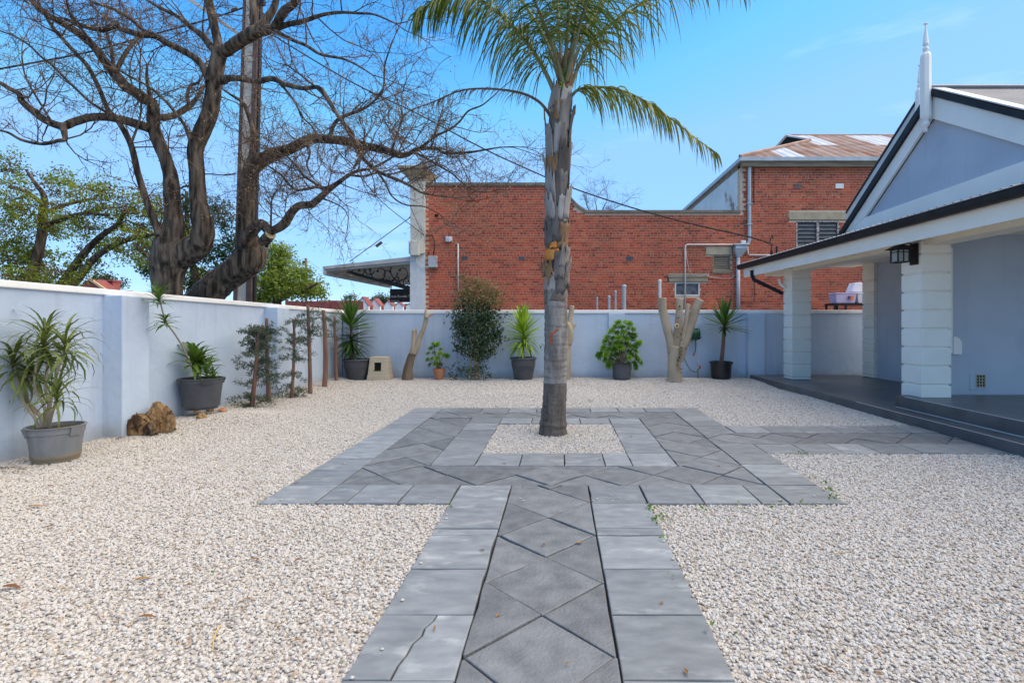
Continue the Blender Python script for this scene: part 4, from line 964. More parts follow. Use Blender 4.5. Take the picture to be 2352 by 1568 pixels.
# shelf and tubs behind the back wall
sh = thing('storage_shelf', 'black metal shelf top carrying plastic tubs behind the back wall', 'shelf', (P(1955, 0, 14.2).x, 14.2, -.09))
a, b = P(1915.5, 698, 14.0), P(2010, 698, 14.0)
q = MB(); q.box((a.x, 14.0, a.z-.03), (b.x, 14.5, a.z+.02)); q.build('shelf_board', M['black'], sh)
q = MB()
for x in (a.x+.01, a.x+.30, b.x-.06):
    for y in (14.0, 14.45): q.box((x, y-.006, -.09), (x+.045, y+.04, a.z-.031))
q.build('post', M['black'], sh)
q = MB(); q.box((a.x+.31, 13.985, a.z-.12), (a.x+.33, 13.993, a.z-.08)); q.build('clip', M['blue'], sh)
def tub(x0, x1, y0, y1, Y, lab, m):
    c0, c1 = P(x0, y1, Y), P(x1, y0, Y); w_ = c1.x - c0.x; zb = a.z + .021; h = c1.z - c0.z
    t = thing('storage_tub', lab, 'storage tub', (c0.x + w_/2, Y + .2, zb), 'tubs on the shelf behind the wall')
    q = MB(); e = .03
    q.hexa([(c0.x+e, Y+e, zb), (c1.x-e, Y+e, zb), (c1.x-e, Y+.38-e, zb), (c0.x+e, Y+.38-e, zb), (c0.x, Y, zb+h-.03), (c1.x, Y, zb+h-.03), (c1.x, Y+.38, zb+h-.03), (c0.x, Y+.38, zb+h-.03)])
    bevel(q.build('tub_body', M[m], t), .015)
    q = MB(); q.box((c0.x-.012, Y-.012, zb+h-.03), (c1.x+.012, Y+.392, zb+h)); bevel(q.build('rim', M[m], t), .008)
    return t, c0, c1, zb, h
t, c0, c1, zb, h = tub(1920, 1968, 672, 696, 14.03, 'lilac tinted plastic tub with an orange and navy label', 'tublilac')
q = MB(); xm = P(1948.5, 0, 14).x; q.box((xm, 14.012, zb+.10), (xm+.065, 14.018, zb+.19)); q.build('label', M['blue'], t); q = MB(); q.box((xm+.066, 14.011, zb+.09), (xm+.15, 14.018, zb+.19)); q.build('label', M['orange'], t)
tub(1970, 2012, 671.5, 696, 14.06, 'clear ribbed plastic tub half hidden by the verandah pillar', 'tub')
q = MB(); zb2 = zb + h + .012
pts = [P(1955, 670.5, 14.2), P(1964, 649, 14.2), P(1978, 648, 14.2), P(2002, 662, 14.2), P(2006, 671, 14.2)]
q.prism(pts, (0, .3, 0)); tag(bevel(q.build('tub_lid', M['tub'], None, loc=(pts[0].x, 14.2, zb2)), .012), 'loose white tub lid leaning on top of the plastic tubs', 'lid')
# ============================================================ leaves, palms, trees
def leafmesh(name, width, droop, m, seg=5, fold=.12, tipw=.0, basew=.55, twist=0.):
    """blade along +X, length 1, bending down by droop"""
    key = (name, width, droop, m, seg)
    if key in shared: return shared[key]
    vs = []; fs = []; x = z = 0.; ang = 0.
    for i in range(seg + 1):
        t = i / seg
        wd = width * (basew + (1 - basew) * min(1, t / .3)) * (1 - max(0, (t - .45) / .55) ** 1.6) + (.02 * width if i == seg else 0)
        sg_ = math.sin(twist * t)
        vs += [(x, -wd / 2, z + fold * wd + sg_ * wd * .3), (x, 0, z), (x, wd / 2, z + fold * wd - sg_ * wd * .3)]
        ang = -droop * (t ** 1.2) * 1.6
        x += math.cos(ang) / seg; z += math.sin(ang) / seg
        if i:
            b = 3 * (i - 1); fs += [(b, b+3, b+4, b+1), (b+1, b+4, b+5, b+2)]
    me = bpy.data.meshes.new(name); me.from_pydata(vs, [], fs); me.materials.append(M[m])
    me.polygons.foreach_set('use_smooth', [True] * len(fs)); me.update(); shared[key] = me; return me
def place_leaf(me, par, base, az, el, ln, roll=0., name='leaf'):
    o = bpy.data.objects.new(name, me); COL.objects.link(o); o.parent = par
    mt = Matrix.Translation(Vector(base) - ORG[par.name]) @ Matrix.Rotation(az, 4, 'Z') @ Matrix.Rotation(-el, 4, 'Y') @ Matrix.Rotation(roll, 4, 'X') @ Matrix.Scale(ln, 4)
    tip = ORG[par.name] + (mt @ Vector((.85, 0, 0)))
    if tip.y > WY - .04: o.matrix_local = mt = Matrix.Translation(Vector(base) - ORG[par.name]) @ Matrix.Rotation(-az, 4, 'Z') @ Matrix.Rotation(-el, 4, 'Y') @ Matrix.Rotation(roll, 4, 'X') @ Matrix.Scale(ln, 4); return o
    if tip.x < wallx(tip.y) + .03 and tip.z < 1.9: o.matrix_local = mt = Matrix.Translation(Vector(base) - ORG[par.name]) @ Matrix.Rotation(math.pi - az, 4, 'Z') @ Matrix.Rotation(-el, 4, 'Y') @ Matrix.Rotation(roll, 4, 'X') @ Matrix.Scale(ln, 4); return o
    o.matrix_local = mt; return o
def head(par, c, n, ln, width, m, e0, e1, droop=(.1, .35), seed=0, azr=None, stemlen=.12, axis=None, fold=.12):
    r = random.Random(seed); c = Vector(c)
    for k in range(n):
        t = k / max(1, n - 1)                      # 0 top, 1 bottom
        az = k * 2.39996 + r.uniform(-.25, .25)
        if azr: az = r.uniform(*azr)
        el = e0 + (e1 - e0) * t + r.uniform(-.14, .14)
        dv = [droop[0], (droop[0] + droop[1]) / 2, droop[1]][r.randrange(3)]
        me = leafmesh(m + '_leaf', width, dv, m, fold=fold)
        place_leaf(me, par, c - Vector((0, 0, stemlen * t)), az, el, ln * r.uniform(.8, 1.08) * (1 - .12 * abs(t - .4)), r.uniform(-.4, .4))
class LB:                              # joined leaf cloud with tint per face
    def __init__(s): s.v = []; s.f = []; s.t = []
    def quad(s, c, d, n, l, w_, tint, bend=0.):
        d = d.normalized(); u = d.cross(n)
        if u.length < 1e-5: u = d.orthogonal()
        u.normalize(); b = len(s.v)
        s.v += [c, c + d * l * .5 - u * w_ * .5 + n * bend, c + d * l, c + d * l * .5 + u * w_ * .5 + n * bend]
        s.f.append((b, b+1, b+2, b+3)); s.t.append(tint)
    def strip(s, pts, w_, side, tint):
        b = len(s.v); n = len(pts)
        for i, p in enumerate(pts):
            t = i / (n - 1); ww = w_ * (1 - t ** 2.2) * .5 + .0006
            s.v += [p - side * ww, p + side * ww]
        for i in range(n - 1): s.f.append((b+2*i, b+2*i+2, b+2*i+3, b+2*i+1)); s.t.append(tint)
    def build(s, name, m, par, stuff=True, loc=None):
        base = ORG[par.name] if par else Vector(loc)
        me = bpy.data.meshes.new(name); me.from_pydata([tuple(Vector(v) - base) for v in s.v], [], s.f); me.materials.append(M[m])
        settint(me, s.t); me.update(); o = link(name, me, par, base)
        if stuff: o['kind'] = 'stuff'
        return o
def rv(r, z=1.): 
    v = Vector((r.gauss(0, 1), r.gauss(0, 1), r.gauss(0, 1) * z)); return v.normalized() if v.length > 1e-4 else Vector((0, 0, 1))

# ------------------------------------------------------------ palm tree
PY = 6.75
pt = thing('palm_tree', 'tall palm with ringed grey trunk growing in the middle of the paved square', 'palm', (P(1270, 0, PY).x, PY, 0))
def pc(y): # centre x and half width at picture row y
    tab = [(1003, 1270, 33), (985, 1270, 31.5), (950, 1271.5, 28), (915, 1274, 26.5), (880, 1275, 26), (840, 1276, 26.5), (760, 1277.5, 26.5), (700, 1277, 26), (640, 1278, 25.5), (560, 1278, 22.5), (480, 1280, 22.5), (400, 1282, 24), (330, 1283, 24.5), (280, 1284, 23.5), (240, 1287, 24), (200, 1293, 15), (150, 1298, 10), (100, 1300, 8)]
    for a, b in zip(tab, tab[1:]):
        if a[0] >= y >= b[0]:
            t = (a[0] - y) / (a[0] - b[0]); return a[1] + (b[1] - a[1]) * t, a[2] + (b[2] - a[2]) * t
    return tab[-1][1:] if y < 100 else tab[0][1:]
RINGS = [990, 975, 962, 945, 930, 915, 900, 887, 880, 862, 843, 825, 801, 771, 747, 703]
def trunkpart(name, ya, yb, m, step, ring=0.02, rs=0.):
    q = MB(); pts = []; rad = []
    step = min(step, 2.5); n = int((ya - yb) / step)
    for i in range(n + 1):
        y = ya + (yb - ya) * i / n; cx, hw = pc(y); p = P(cx, y, PY); pts.append(p)
        rad.append(hw / FP * PY * (1 + (ring * noise.noise(Vector((0, 0, y * .09))) + .012 * noise.noise(Vector((5, 0, y * .5))) + .022 * sum(max(0, 1 - abs(y - yy + 3) / 7) for yy in RINGS))))
    q.tube(pts, rad, 28, wob=.05, seed=rs); return q.build(name, M[m], pt, smooth=True)
trunkpart('trunk_base', 1010, 879, 'palmlow', 3, .06); trunkpart('trunk', 879, 640, 'palmgrey', 3, .02, 2.); trunkpart('upper_trunk', 640, 215, 'boot', 5, .06, 5.)
for y in [975, 952, 930, 905, 880, 862, 843, 825, 801, 771, 747, 703, 690]:        # leaf scar rings
    cx, hw = pc(y); p = P(cx, y, PY); q = MB(); n = 30; r0 = hw / FP * PY
    pts = [(p.x + r0 * .985 * math.cos(2*math.pi*i/n), p.y + r0 * .985 * math.sin(2*math.pi*i/n), p.z + .012 * math.sin(2*math.pi*i/n + y) + .004 * R.uniform(-1, 1)) for i in range(n + 1)]
    q.tube(pts, [.0045 + .003 * R.random() for _ in pts], 4, cap=False); q.build('leaf_scar', M['ringdark'] if y < 860 else M['palmlow'], pt)
def bootplate(y0, y1, a0, a1, lift, m, flare=0.02, jag=.03, seed=1, up=True):
    """torn leaf base wrapped on the trunk between rows y0 (bottom) and y1 (top) over angles a0..a1 (0 faces the camera)"""
    r = random.Random(seed); nu, nv = 9, 6; vs = []
    for j in range(nv + 1):
        v = j / nv
        for i in range(nu + 1):
            u = i / nu; jj = (r.uniform(-1, 1) * jag if j in (0, nv) else 0)
            y = y0 + (y1 - y0) * v; cx, hw = pc(y); a = a0 + (a1 - a0) * (.5 + (u - .5) * (1 - .25 * v))
            e_ = lift + flare * (v ** 2) + .006 * noise.noise(Vector((u * 4, v * 3, seed)))
            rr = hw / FP * PY + e_; p = P(cx, y, PY)
            vs.append((p.x + rr * math.sin(a), p.y - rr * math.cos(a), p.z + jj))
    n1 = nu + 1; fs = [(j*n1+i, j*n1+i+1, (j+1)*n1+i+1, (j+1)*n1+i) for j in range(nv) for i in range(nu)]
    q = MB(); q.add(vs, fs); o = q.build('leaf_base', M[m], pt, smooth=True)
    s = o.modifiers.new('thickness', 'SOLIDIFY'); s.thickness = .008; s.offset = -1; return o
bp = [(672, 640, -1.3, -.15, .012, 'boot', .012), (668, 634, .1, 1.4, .010, 'boot', .015), (640, 596, -1.5, -.3, .02, 'boot', .03), (645, 590, -.2, 1.0, .016, 'boot', .02),
      (652, 600, .8, 1.9, .02, 'boot', .035), (600, 575, -1.2, .3, .012, 'bootrust', .005), (572, 558, -1.2, .1, .012, 'bootrust', .004), (612, 570, .3, 1.5, .02, 'boot', .03), (560, 505, -1.5, -.4, .015, 'boot', .02),
      (575, 520, .2, 1.5, .02, 'boot', .03), (548, 498, -.5, .6, .02, 'boot', .02), (520, 468, -1.6, -.2, .012, 'boot', .02), (515, 455, .1, 1.2, .014, 'boot', .02), (500, 430, .7, 1.7, .02, 'boot', .03),
      (478, 412, -1.5, -.2, .012, 'boot', .015), (470, 400, -.3, .9, .016, 'boot', .015), (425, 352, -1.3, 0, .014, 'boot', .02), (418, 345, .0, 1.1, .014, 'boot', .02), (430, 330, .9, 1.8, .014, 'boot', .03),
      (430, 350, -2.0, -1.2, .014, 'boot', .05), (372, 300, -1.6, -.5, .014, 'boot', .02), (360, 290, -.4, .8, .014, 'boot', .015), (350, 262, 1.0, 1.8, .016, 'boot', .05), (352, 264, -1.9, -1.2, .016, 'boot', .045),
      (310, 245, -1.0, .1, .014, 'boot', .01), (305, 240, .1, 1.2, .014, 'boot', .02)]
bp += [(262, 205, -1.2, -.1, .012, 'boot', .03), (258, 200, .0, 1.2, .012, 'boot', .03), (250, 190, 1.0, 2.2, .012, 'boot', .02), (250, 190, -2.4, -1.3, .012, 'boot', .02), (280, 232, -.5, .6, .02, 'boot', .01)]
for k, b in enumerate(bp):
    mm = b[5] if b[5] != 'boot' else ['boot', 'bootdark', 'bootlight', 'fibre', 'bootlight', 'bootdark', 'boot'][(k * 5) % 7]
    sh_ = ((k * 37) % 11 - 5) * 2.2 if b[5] == 'boot' else 0
    bootplate(b[0] + sh_ * .4, b[1] + sh_, b[2] - .12, b[3] + .1, b[4] + .006 * (k % 3), mm, b[6], jag=.03 + .035 * ((k * 7) % 3) if b[5] == 'boot' else .012, seed=k + 3)
for k in range(16): bootplate(640 - k * 24, 580 - k * 24, 1.9 + (k * 2.4) % 2.4, 3.0 + (k * 2.4) % 2.4, .014, 'boot', .02, seed=60 + k)   # the far side
bootplate(697, 672, -1.4, -.9, .01, 'ringdark', .01, seed=91); bootplate(690, 676, -.5, .9, .006, 'ringdark', .0, .01, seed=92)
q = MB()                                                               # orange mark sprayed on the trunk
for px in ([(1263, 789), (1268, 789), (1270, 765), (1266, 763)], [(1265, 765), (1270, 768), (1284, 757), (1281, 754)]):
    vs = []
    for x, y in px:
        cx, hw = pc(y); r0 = hw / FP * PY * 1.035; s_ = max(-.9, min(.9, (x - cx) / hw)); a = math.asin(s_); p = P(cx, y, PY); vs.append(Vector((p.x + r0 * math.sin(a), p.y - r0 * math.cos(a), p.z)))
    q.prism(vs, (0, .012, 0))
q.build('orange_mark', M['paintmark'], pt)
# fibrous heart and spear sheaths
q = MB(); q.tube([P(1290, 250, PY), P(1296, 215, PY), P(1299, 180, PY), P(1302, 150, PY), P(1306, 120, PY)], [.115, .10, .095, .085, .05], 16, wob=.15); q.build('fibre_sheath', M['fibre'], pt, smooth=True)
for x0, y0, x1, y1, r0 in [(1300, 190, 1316, 97, .045), (1290, 180, 1279, 110, .035), (1296, 170, 1300, 105, .035)]:
    q = MB(); q.tube([P(x0, y0, PY-.08), P((x0+x1)/2, (y0+y1)/2, PY-.1), P(x1, y1, PY-.09)], [r0, r0*.9, .004], 8); q.build('spear_sheath', M['fibre'], pt, smooth=True)
q = LB(); r = random.Random(5)
for k in range(90):
    t = k / 90; c = P(1288 + 14 * t + r.uniform(-3, 3), 205 - 75 * t, PY - .12); q.quad(c, Vector((r.uniform(-.4, .4), -.3, r.uniform(-1, .2))), Vector((0, -1, 0)), .05, .012, r.random())
q.build('flower_stalk', 'yuccalime', pt)
def frond(pts, r0, m, mr, n=120, ln=.5, seed=0, dens=1., t0=.28, spread=.9, wid=.017, droop=1.0):
    r = random.Random(seed); cr_ = catmull([tuple(p) for p in pts], 6); cr_ = [Vector(p) for p in cr_]
    q = MB(); k = len(cr_); q.tube(cr_, [r0 * (1 - .88 * i / (k - 1)) for i in range(k)], 7)
    f = q.build('frond', M[mr], pt, smooth=True); lb = LB()
    for i in range(n):
        t = t0 + (1 - t0) * i / (n - 1); s = t * (k - 1); j = min(k - 2, int(s)); p = cr_[j].lerp(cr_[j+1], s - j); d = (cr_[j+1] - cr_[j]).normalized()
        side0 = d.cross(Vector((0, 0, 1)))
        if side0.length < .15: side0 = d.orthogonal()
        side0.normalize(); up = side0.cross(d).normalized()
        for sg_ in (-1, 1):
            if r.random() > dens: continue
            a = r.uniform(-.5, .9); dr = (side0 * sg_ * math.cos(a) * spread + up * math.sin(a) * .6 + d * r.uniform(.35, .85)).normalized()
            L_ = ln * (1 - .55 * abs(t - .45) / .55) * r.uniform(.75, 1.15); pp = [p.copy()]; v = dr.copy(); nseg = 5
            for _ in range(nseg):
                v = (v + Vector((r.uniform(-.05, .05), r.uniform(-.05, .05), -.42 * droop * r.uniform(.8, 1.2)))).normalized(); pp.append(pp[-1] + v * L_ / nseg)
            sd_ = v.cross(rv(r)).normalized(); lb.strip(pp, wid * r.uniform(.7, 1.3), sd_, r.random())
    lb.build('leaflets', m, f)
y_ = PY
frond([P(1303, 240, y_), P(1312, 222, y_-.02), P(1335, 204, y_-.05), P(1390, 201, y_-.1), P(1440, 212, y_-.2), P(1500, 243, y_-.3), P(1560, 288, y_-.35), P(1640, 350, y_-.4)], .024, 'palmolive', 'petiole', 92, .62, 1, t0=.24, droop=1.15, spread=.7, wid=.02)
frond([P(1302, 235, y_), P(1316, 185, y_+.05), P(1346, 120, y_+.15), P(1395, 62, y_+.3), P(1460, 18, y_+.4), P(1540, -25, y_+.5), P(1640, -55, y_+.5), P(1720, -40, y_+.5)], .03, 'palmolive', 'petiole', 110, .86, 2, t0=.2, droop=1.15, spread=.7, wid=.02)
frond([P(1283, 250, y_), P(1268, 200, y_-.05), P(1232, 130, y_-.15), P(1185, 70, y_-.25), P(1130, 20, y_-.35), P(1070, -10, y_-.4), P(1010, -5, y_-.45), P(960, 30, y_-.5)], .036, 'palmleaf', 'petiole', 160, .82, 3, t0=.22, droop=1.1, wid=.02)
frond([P(1268, 280, y_), P(1261, 262, y_-.05), P(1235, 232, y_), P(1190, 212, y_+.2), P(1120, 204, y_+.4), P(1060, 208, y_+.6), P(1000, 232, y_+.7), P(930, 262, y_+.8), P(900, 300, y_+.8)], .024, 'deadleaf', 'deadrachis', 90, .26, 4, dens=.7, t0=.3, spread=.3, wid=.010)
frond([P(1292, 180, y_+.1), P(1288, 120, y_+.15), P(1283, 40, y_+.2), P(1276, -80, y_+.3), P(1262, -200, y_+.5), P(1230, -300, y_+.9), P(1180, -340, y_+1.3)], .028, 'palmleaf', 'petiole', 90, 0.75, 5, t0=.2)
frond([P(1305, 175, y_-.1), P(1313, 110, y_-.15), P(1327, 20, y_-.2), P(1340, -80, y_-.35), P(1360, -190, y_-.7), P(1400, -230, y_-1.1), P(1450, -190, y_-1.4)], .028, 'palmleaf', 'petiole', 90, 0.75, 6, t0=.2)
frond([P(1298, 170, y_-.1), P(1301, 100, y_-.2), P(1305, 20, y_-.35), P(1300, -60, y_-.7), P(1280, -100, y_-1.1), P(1250, -80, y_-1.5)], .024, 'palmleaf', 'petiole', 76, 0.62, 7, t0=.2)
frond([P(1296, 190, y_+.1), P(1300, 120, y_+.3), P(1310, 50, y_+.6), P(1318, 0, y_+1.0), P(1325, -30, y_+1.4), P(1330, -20, y_+1.9)], .026, 'palmleaf', 'petiole', 76, 0.69, 8, t0=.2)
frond([P(1288, 200, y_+.1), P(1265, 120, y_+.3), P(1225, 40, y_+.6), P(1170, -30, y_+.9), P(1110, -70, y_+1.2), P(1040, -60, y_+1.4)], .028, 'palmleaf', 'petiole', 97, 0.75, 9, t0=.25)
frond([P(1303, 200, y_+.1), P(1330, 110, y_+.2), P(1375, 20, y_+.5), P(1440, -60, y_+.9), P(1520, -110, y_+1.2), P(1600, -110, y_+1.4)], .028, 'palmleaf', 'petiole', 90, 0.75, 10, t0=.25)
frond([P(1295, 195, y_-.1), P(1270, 110, y_-.3), P(1235, 20, y_-.6), P(1190, -60, y_-1.0), P(1130, -90, y_-1.4), P(1080, -60, y_-1.7)], .026, 'palmleaf', 'petiole', 76, 0.62, 11, t0=.25)
frond([P(1300, 190, y_-.1), P(1322, 100, y_-.3), P(1350, 0, y_-.5), P(1400, -90, y_-.8), P(1470, -120, y_-1.1)], .026, 'palmleaf', 'petiole', 76, 0.62, 12, t0=.3)

# ------------------------------------------------------------ bare street trees behind the left wall
def growtree(name, label, cat, base, limbs, Y0, depth, seed, ntw, mats=('bark', 'twig'), pods=True, cutd=None):
    """limbs: list of (name, [(x, y, halfwidth)], y-offset start, y-offset end)"""
    t = thing(name, label, cat, base); r = random.Random(seed); paths = []
    for li, (nm, pts, d0, d1) in enumerate(limbs):
        k = len(pts); P3 = []
        for i, (x, y, hw) in enumerate(pts):
            Y = Y0 + d0 + (d1 - d0) * i / max(1, k - 1) + .12 * noise.noise(Vector((li * 3.1, i * .9, seed))) * (0 if i == 0 else 1)
            p = P(x, y, Y); P3.append((p.x, p.y, p.z, max(.006, hw / FP * Y * (.95 if hw > 6 else .9))))
        P3 = catmull(P3, 6)
        q = MB(); n = 32 if pts[0][2] > 14 else (12 if pts[0][2] > 7 else 7)
        q.tube([p[:3] for p in P3], [p[3] for p in P3], n, wob=.10 if pts[0][2] > 12 else .07, seed=li * 1.7)
        q.build(nm, M[mats[0]], t, smooth=True)
        paths.append([(Vector(p[:3]), p[3]) for p in P3])
    tw = MB(); pd = LB()
    def twig(p, d, ln, rad, lvl):
        n = 5 if lvl < 2 else 3; pts = [p]; v = d.normalized()
        for i in range(n):
            v = (v + rv(r) * (.34 if lvl < 2 else .3) + Vector((0, 0, .06 - .05 * lvl))).normalized(); pts.append(pts[-1] + v * ln / n)
        tw.tube(pts, [rad * (1 - .7 * i / n) for i in range(n + 1)], 3, cap=False)
        if lvl < 3:
            m = {0: 5, 1: 4, 2: 2}[lvl]
            for k in range(m):
                s = r.uniform(.25, 1.0) * n; j = min(n - 1, int(s)); q_ = pts[j].lerp(pts[j+1], s - j)
                d2 = (v * .55 + rv(r) * .9).normalized(); twig(q_, d2, ln * r.uniform(.42, .68), max(.0024, rad * .55), lvl + 1)
        elif pods and r.random() < .30:
            for _ in range(3):
                c = pts[-1] + rv(r) * .03; pd.quad(c, rv(r), rv(r), .032, .02, r.random())
    weights = []
    for pa in paths:
        for i in range(len(pa) - 1):
            if pa[i][1] < .14: weights.append((pa[i][0], pa[i+1][0], pa[i][1], (pa[i+1][0] - pa[i][0]).length * (1.5 if pa[i][1] < .05 else .8)))
    tot = sum(w_[3] for w_ in weights)
    for a, b, rad, w_ in weights:
        c = w_ / tot * ntw; c = int(c) + (1 if r.random() < c - int(c) else 0)
        for _ in range(c):
            d = (rv(r) + (b - a).normalized() * .7 + Vector((0, 0, .25))).normalized()
            twig(a.lerp(b, r.random()), d, r.uniform(.6, 1.35) * (.8 if rad < .03 else 1), min(.016, rad * .55), 0)
    for pa in paths:                                                   # limb ends run out into twigs
        if pa[-1][1] < .05:
            for _ in range(2): twig(pa[-1][0], (pa[-1][0] - pa[-2][0]).normalized() + rv(r) * .3, 1.1, min(.014, pa[-1][1]), 0)
    kind(tw.build('twigs', M[mats[1]], t), 'stuff')
    if pods and pd.f: pd.build('seed_pods', 'pod', t)
    return t, paths
L1 = [
 ('trunk', [(384,745,36),(385,700,32),(385,669,31),(386,618,37),(391,580,38),(393,547,30),(400,516,22),(397,475,17.5),(394,434,17),(392,405,15.5),(380,365,14),(366,331,14),(353,290,13.5),(351,243,12.5),(331,226,12),(290,199,12),(263,169,11),(236,135,9.5),(216,108,8.5),(176,74,8.5),(135,49,8),(108,34,7),(78,7,6),(50,-40,5),(20,-80,3)], 0, -.6),
 ('trunk', [(398,600,30),(412,588,33),(432,576,32),(456,561,27),(466,536,25),(461.6,496,21),(455.5,455,18),(452.6,405,17),(449,345,17),(463,304,18),(483,257,18),(490,209,17),(493,176,18),(500,142,16),(507,116,16)], 0, -.5),
 ('limb', [(341,294,11),(304,282,10.5),(253,270,9.5),(209,270,9),(169,281,9),(145,290,9),(111,280,8.5),(78,257,8),(51,233,7),(44,216,6),(20,203,5.5),(0,191,5),(-60,170,4),(-120,168,2.5)], -.4, -1.4),
 ('limb', [(145,292,7),(148,306,6.5),(149,321,5),(135,323,4.5),(98,331,4),(51,322,3.5),(17,304,3),(-20,297,2.5)], -.95, -1.5),
 ('limb', [(365,540,8),(352,500,8),(338,466,7.5),(317,399,7),(300,331,6.5),(270,277,6),(247,250,5.5),(230,209,5),(203,155,5),(176,125,4.5),(145,91,4.5),(122,64,4),(105,37,3.5),(91,13,3),(80,-30,2.5)], -.3, -.9),
 ('limb', [(300,331,3.5),(317,287,2.5),(324,250,2.3),(321,203,2),(322,150,1.5)], -.6, -.7),
 ('limb', [(253,263,3.5),(209,236,3.2),(176,206,3),(145,176,3),(118,149,2.8),(91,128,2.5),(68,105,2.2),(34,84,2),(0,71,1.8),(-50,50,1.5)], -.6, -1.2),
 ('limb', [(505,125,13),(500,95,10),(490,51,10),(483,17,9.5),(474,-30,8.5),(465,-80,7)], -.5, -.2),
 ('limb', [(503,125,14),(527,111,14),(557,91,14.5),(588,74,14.5),(625,66,10.5),(659,57,6.5),(703,47,5.5),(743,34,4.5),(786,29,3.8),(820,31,3.2),(860,34,2.6),(910,55,1.8)], -.5, -1.4),
 ('limb', [(594,68,10),(618,37,9),(632,10,7.5),(640,-40,6),(660,-90,4)], -.8, -.6),
 ('limb', [(632,63,10),(652,27,10),(676,7,8.5),(692,-30,7),(720,-80,5)], -.9, -1.5),
 ('limb', [(583,72,9),(582,54,8),(581,0,7.5),(580,-50,6),(570,-90,4)], -.7, -.3),
 ('limb', [(630,70,6),(669,91,4.5),(703,105,4.2),(736,125,3.8),(786,135,3),(820,150,2.5),(855,172,1.8)], -.9, -1.8),
 ('limb', [(484,190,12),(473,166,8.5),(453,138,8),(422,118,8),(388,101,7.5),(355,83,7.5),(324,80,7),(290,71,6.5),(263,62,6),(233,69,6),(189,59,5.5),(149,44,4)], -.5, -.9),
 ('limb', [(355,83,5),(331,71,4.6),(304,47,4.5),(277,30,4),(250,17,3.6),(209,3,3.2),(170,-30,2.5)], -.6, -1.1),
 ('limb', [(498,125,9),(483,105,8.5),(463,81,7),(436,61,5.5),(405,37,5),(365,17,4),(338,0,3.4),(300,-30,2.5)], -.5, .3),
 ('limb', [(510,186,10),(527,180,8),(557,181,7),(588,188,6.5),(625,181,6.5),(655,194,6),(696,203,5.5),(733,202,5.3),(757,233,4.8),(777,267,4.3),(788,282,4),(800,305,3)], -.5, -1.6),
 ('limb', [(643,192,4),(655,205,3.4),(676,233,2.8),(696,270,2.4),(716,290,2),(735,325,1.5)], -.9, -1.3),
 ('limb', [(350,270,9),(368,270,8),(385,269,7.5),(405,263,7),(436,243,6.5),(452,225,4.5),(468,199,3.5)], 0, .8),
 ('limb', [(436,243,5.5),(430,220,4),(438,197,3.5),(455,190,3),(470,165,2)], .5, .9),
 ('limb', [(437,320,5.5),(425,290,4),(409,267,3.8),(378,230,3.5),(341,199,3),(304,179,2.6),(270,160,2)], -.5, -1.0),
 ('limb', [(350,240,5),(340,200,4),(337,170,3.3),(338,150,2.2)], -.4, -.2),
 ('limb', [(262,165,5),(255,110,4),(248,85,3.2),(243,60,2.5)], -.5, -.1),
 ('limb', [(268,160,6),(290,120,5),(310,95,4.5),(318,82,4)], -.4, .2),
 ('limb', [(216,108,3.5),(190,70,3),(160,30,2.6),(150,-20,2)], -.5, -1.5),
 ('limb', [(120,283,3.5),(100,250,2.5),(60,180,2),(50,130,1.6)], -1.1, -.7),
]
B1 = G(385, 735, 0) if False else P(385, 0, 10.0); B1 = Vector((B1.x, 10.0, -.09))
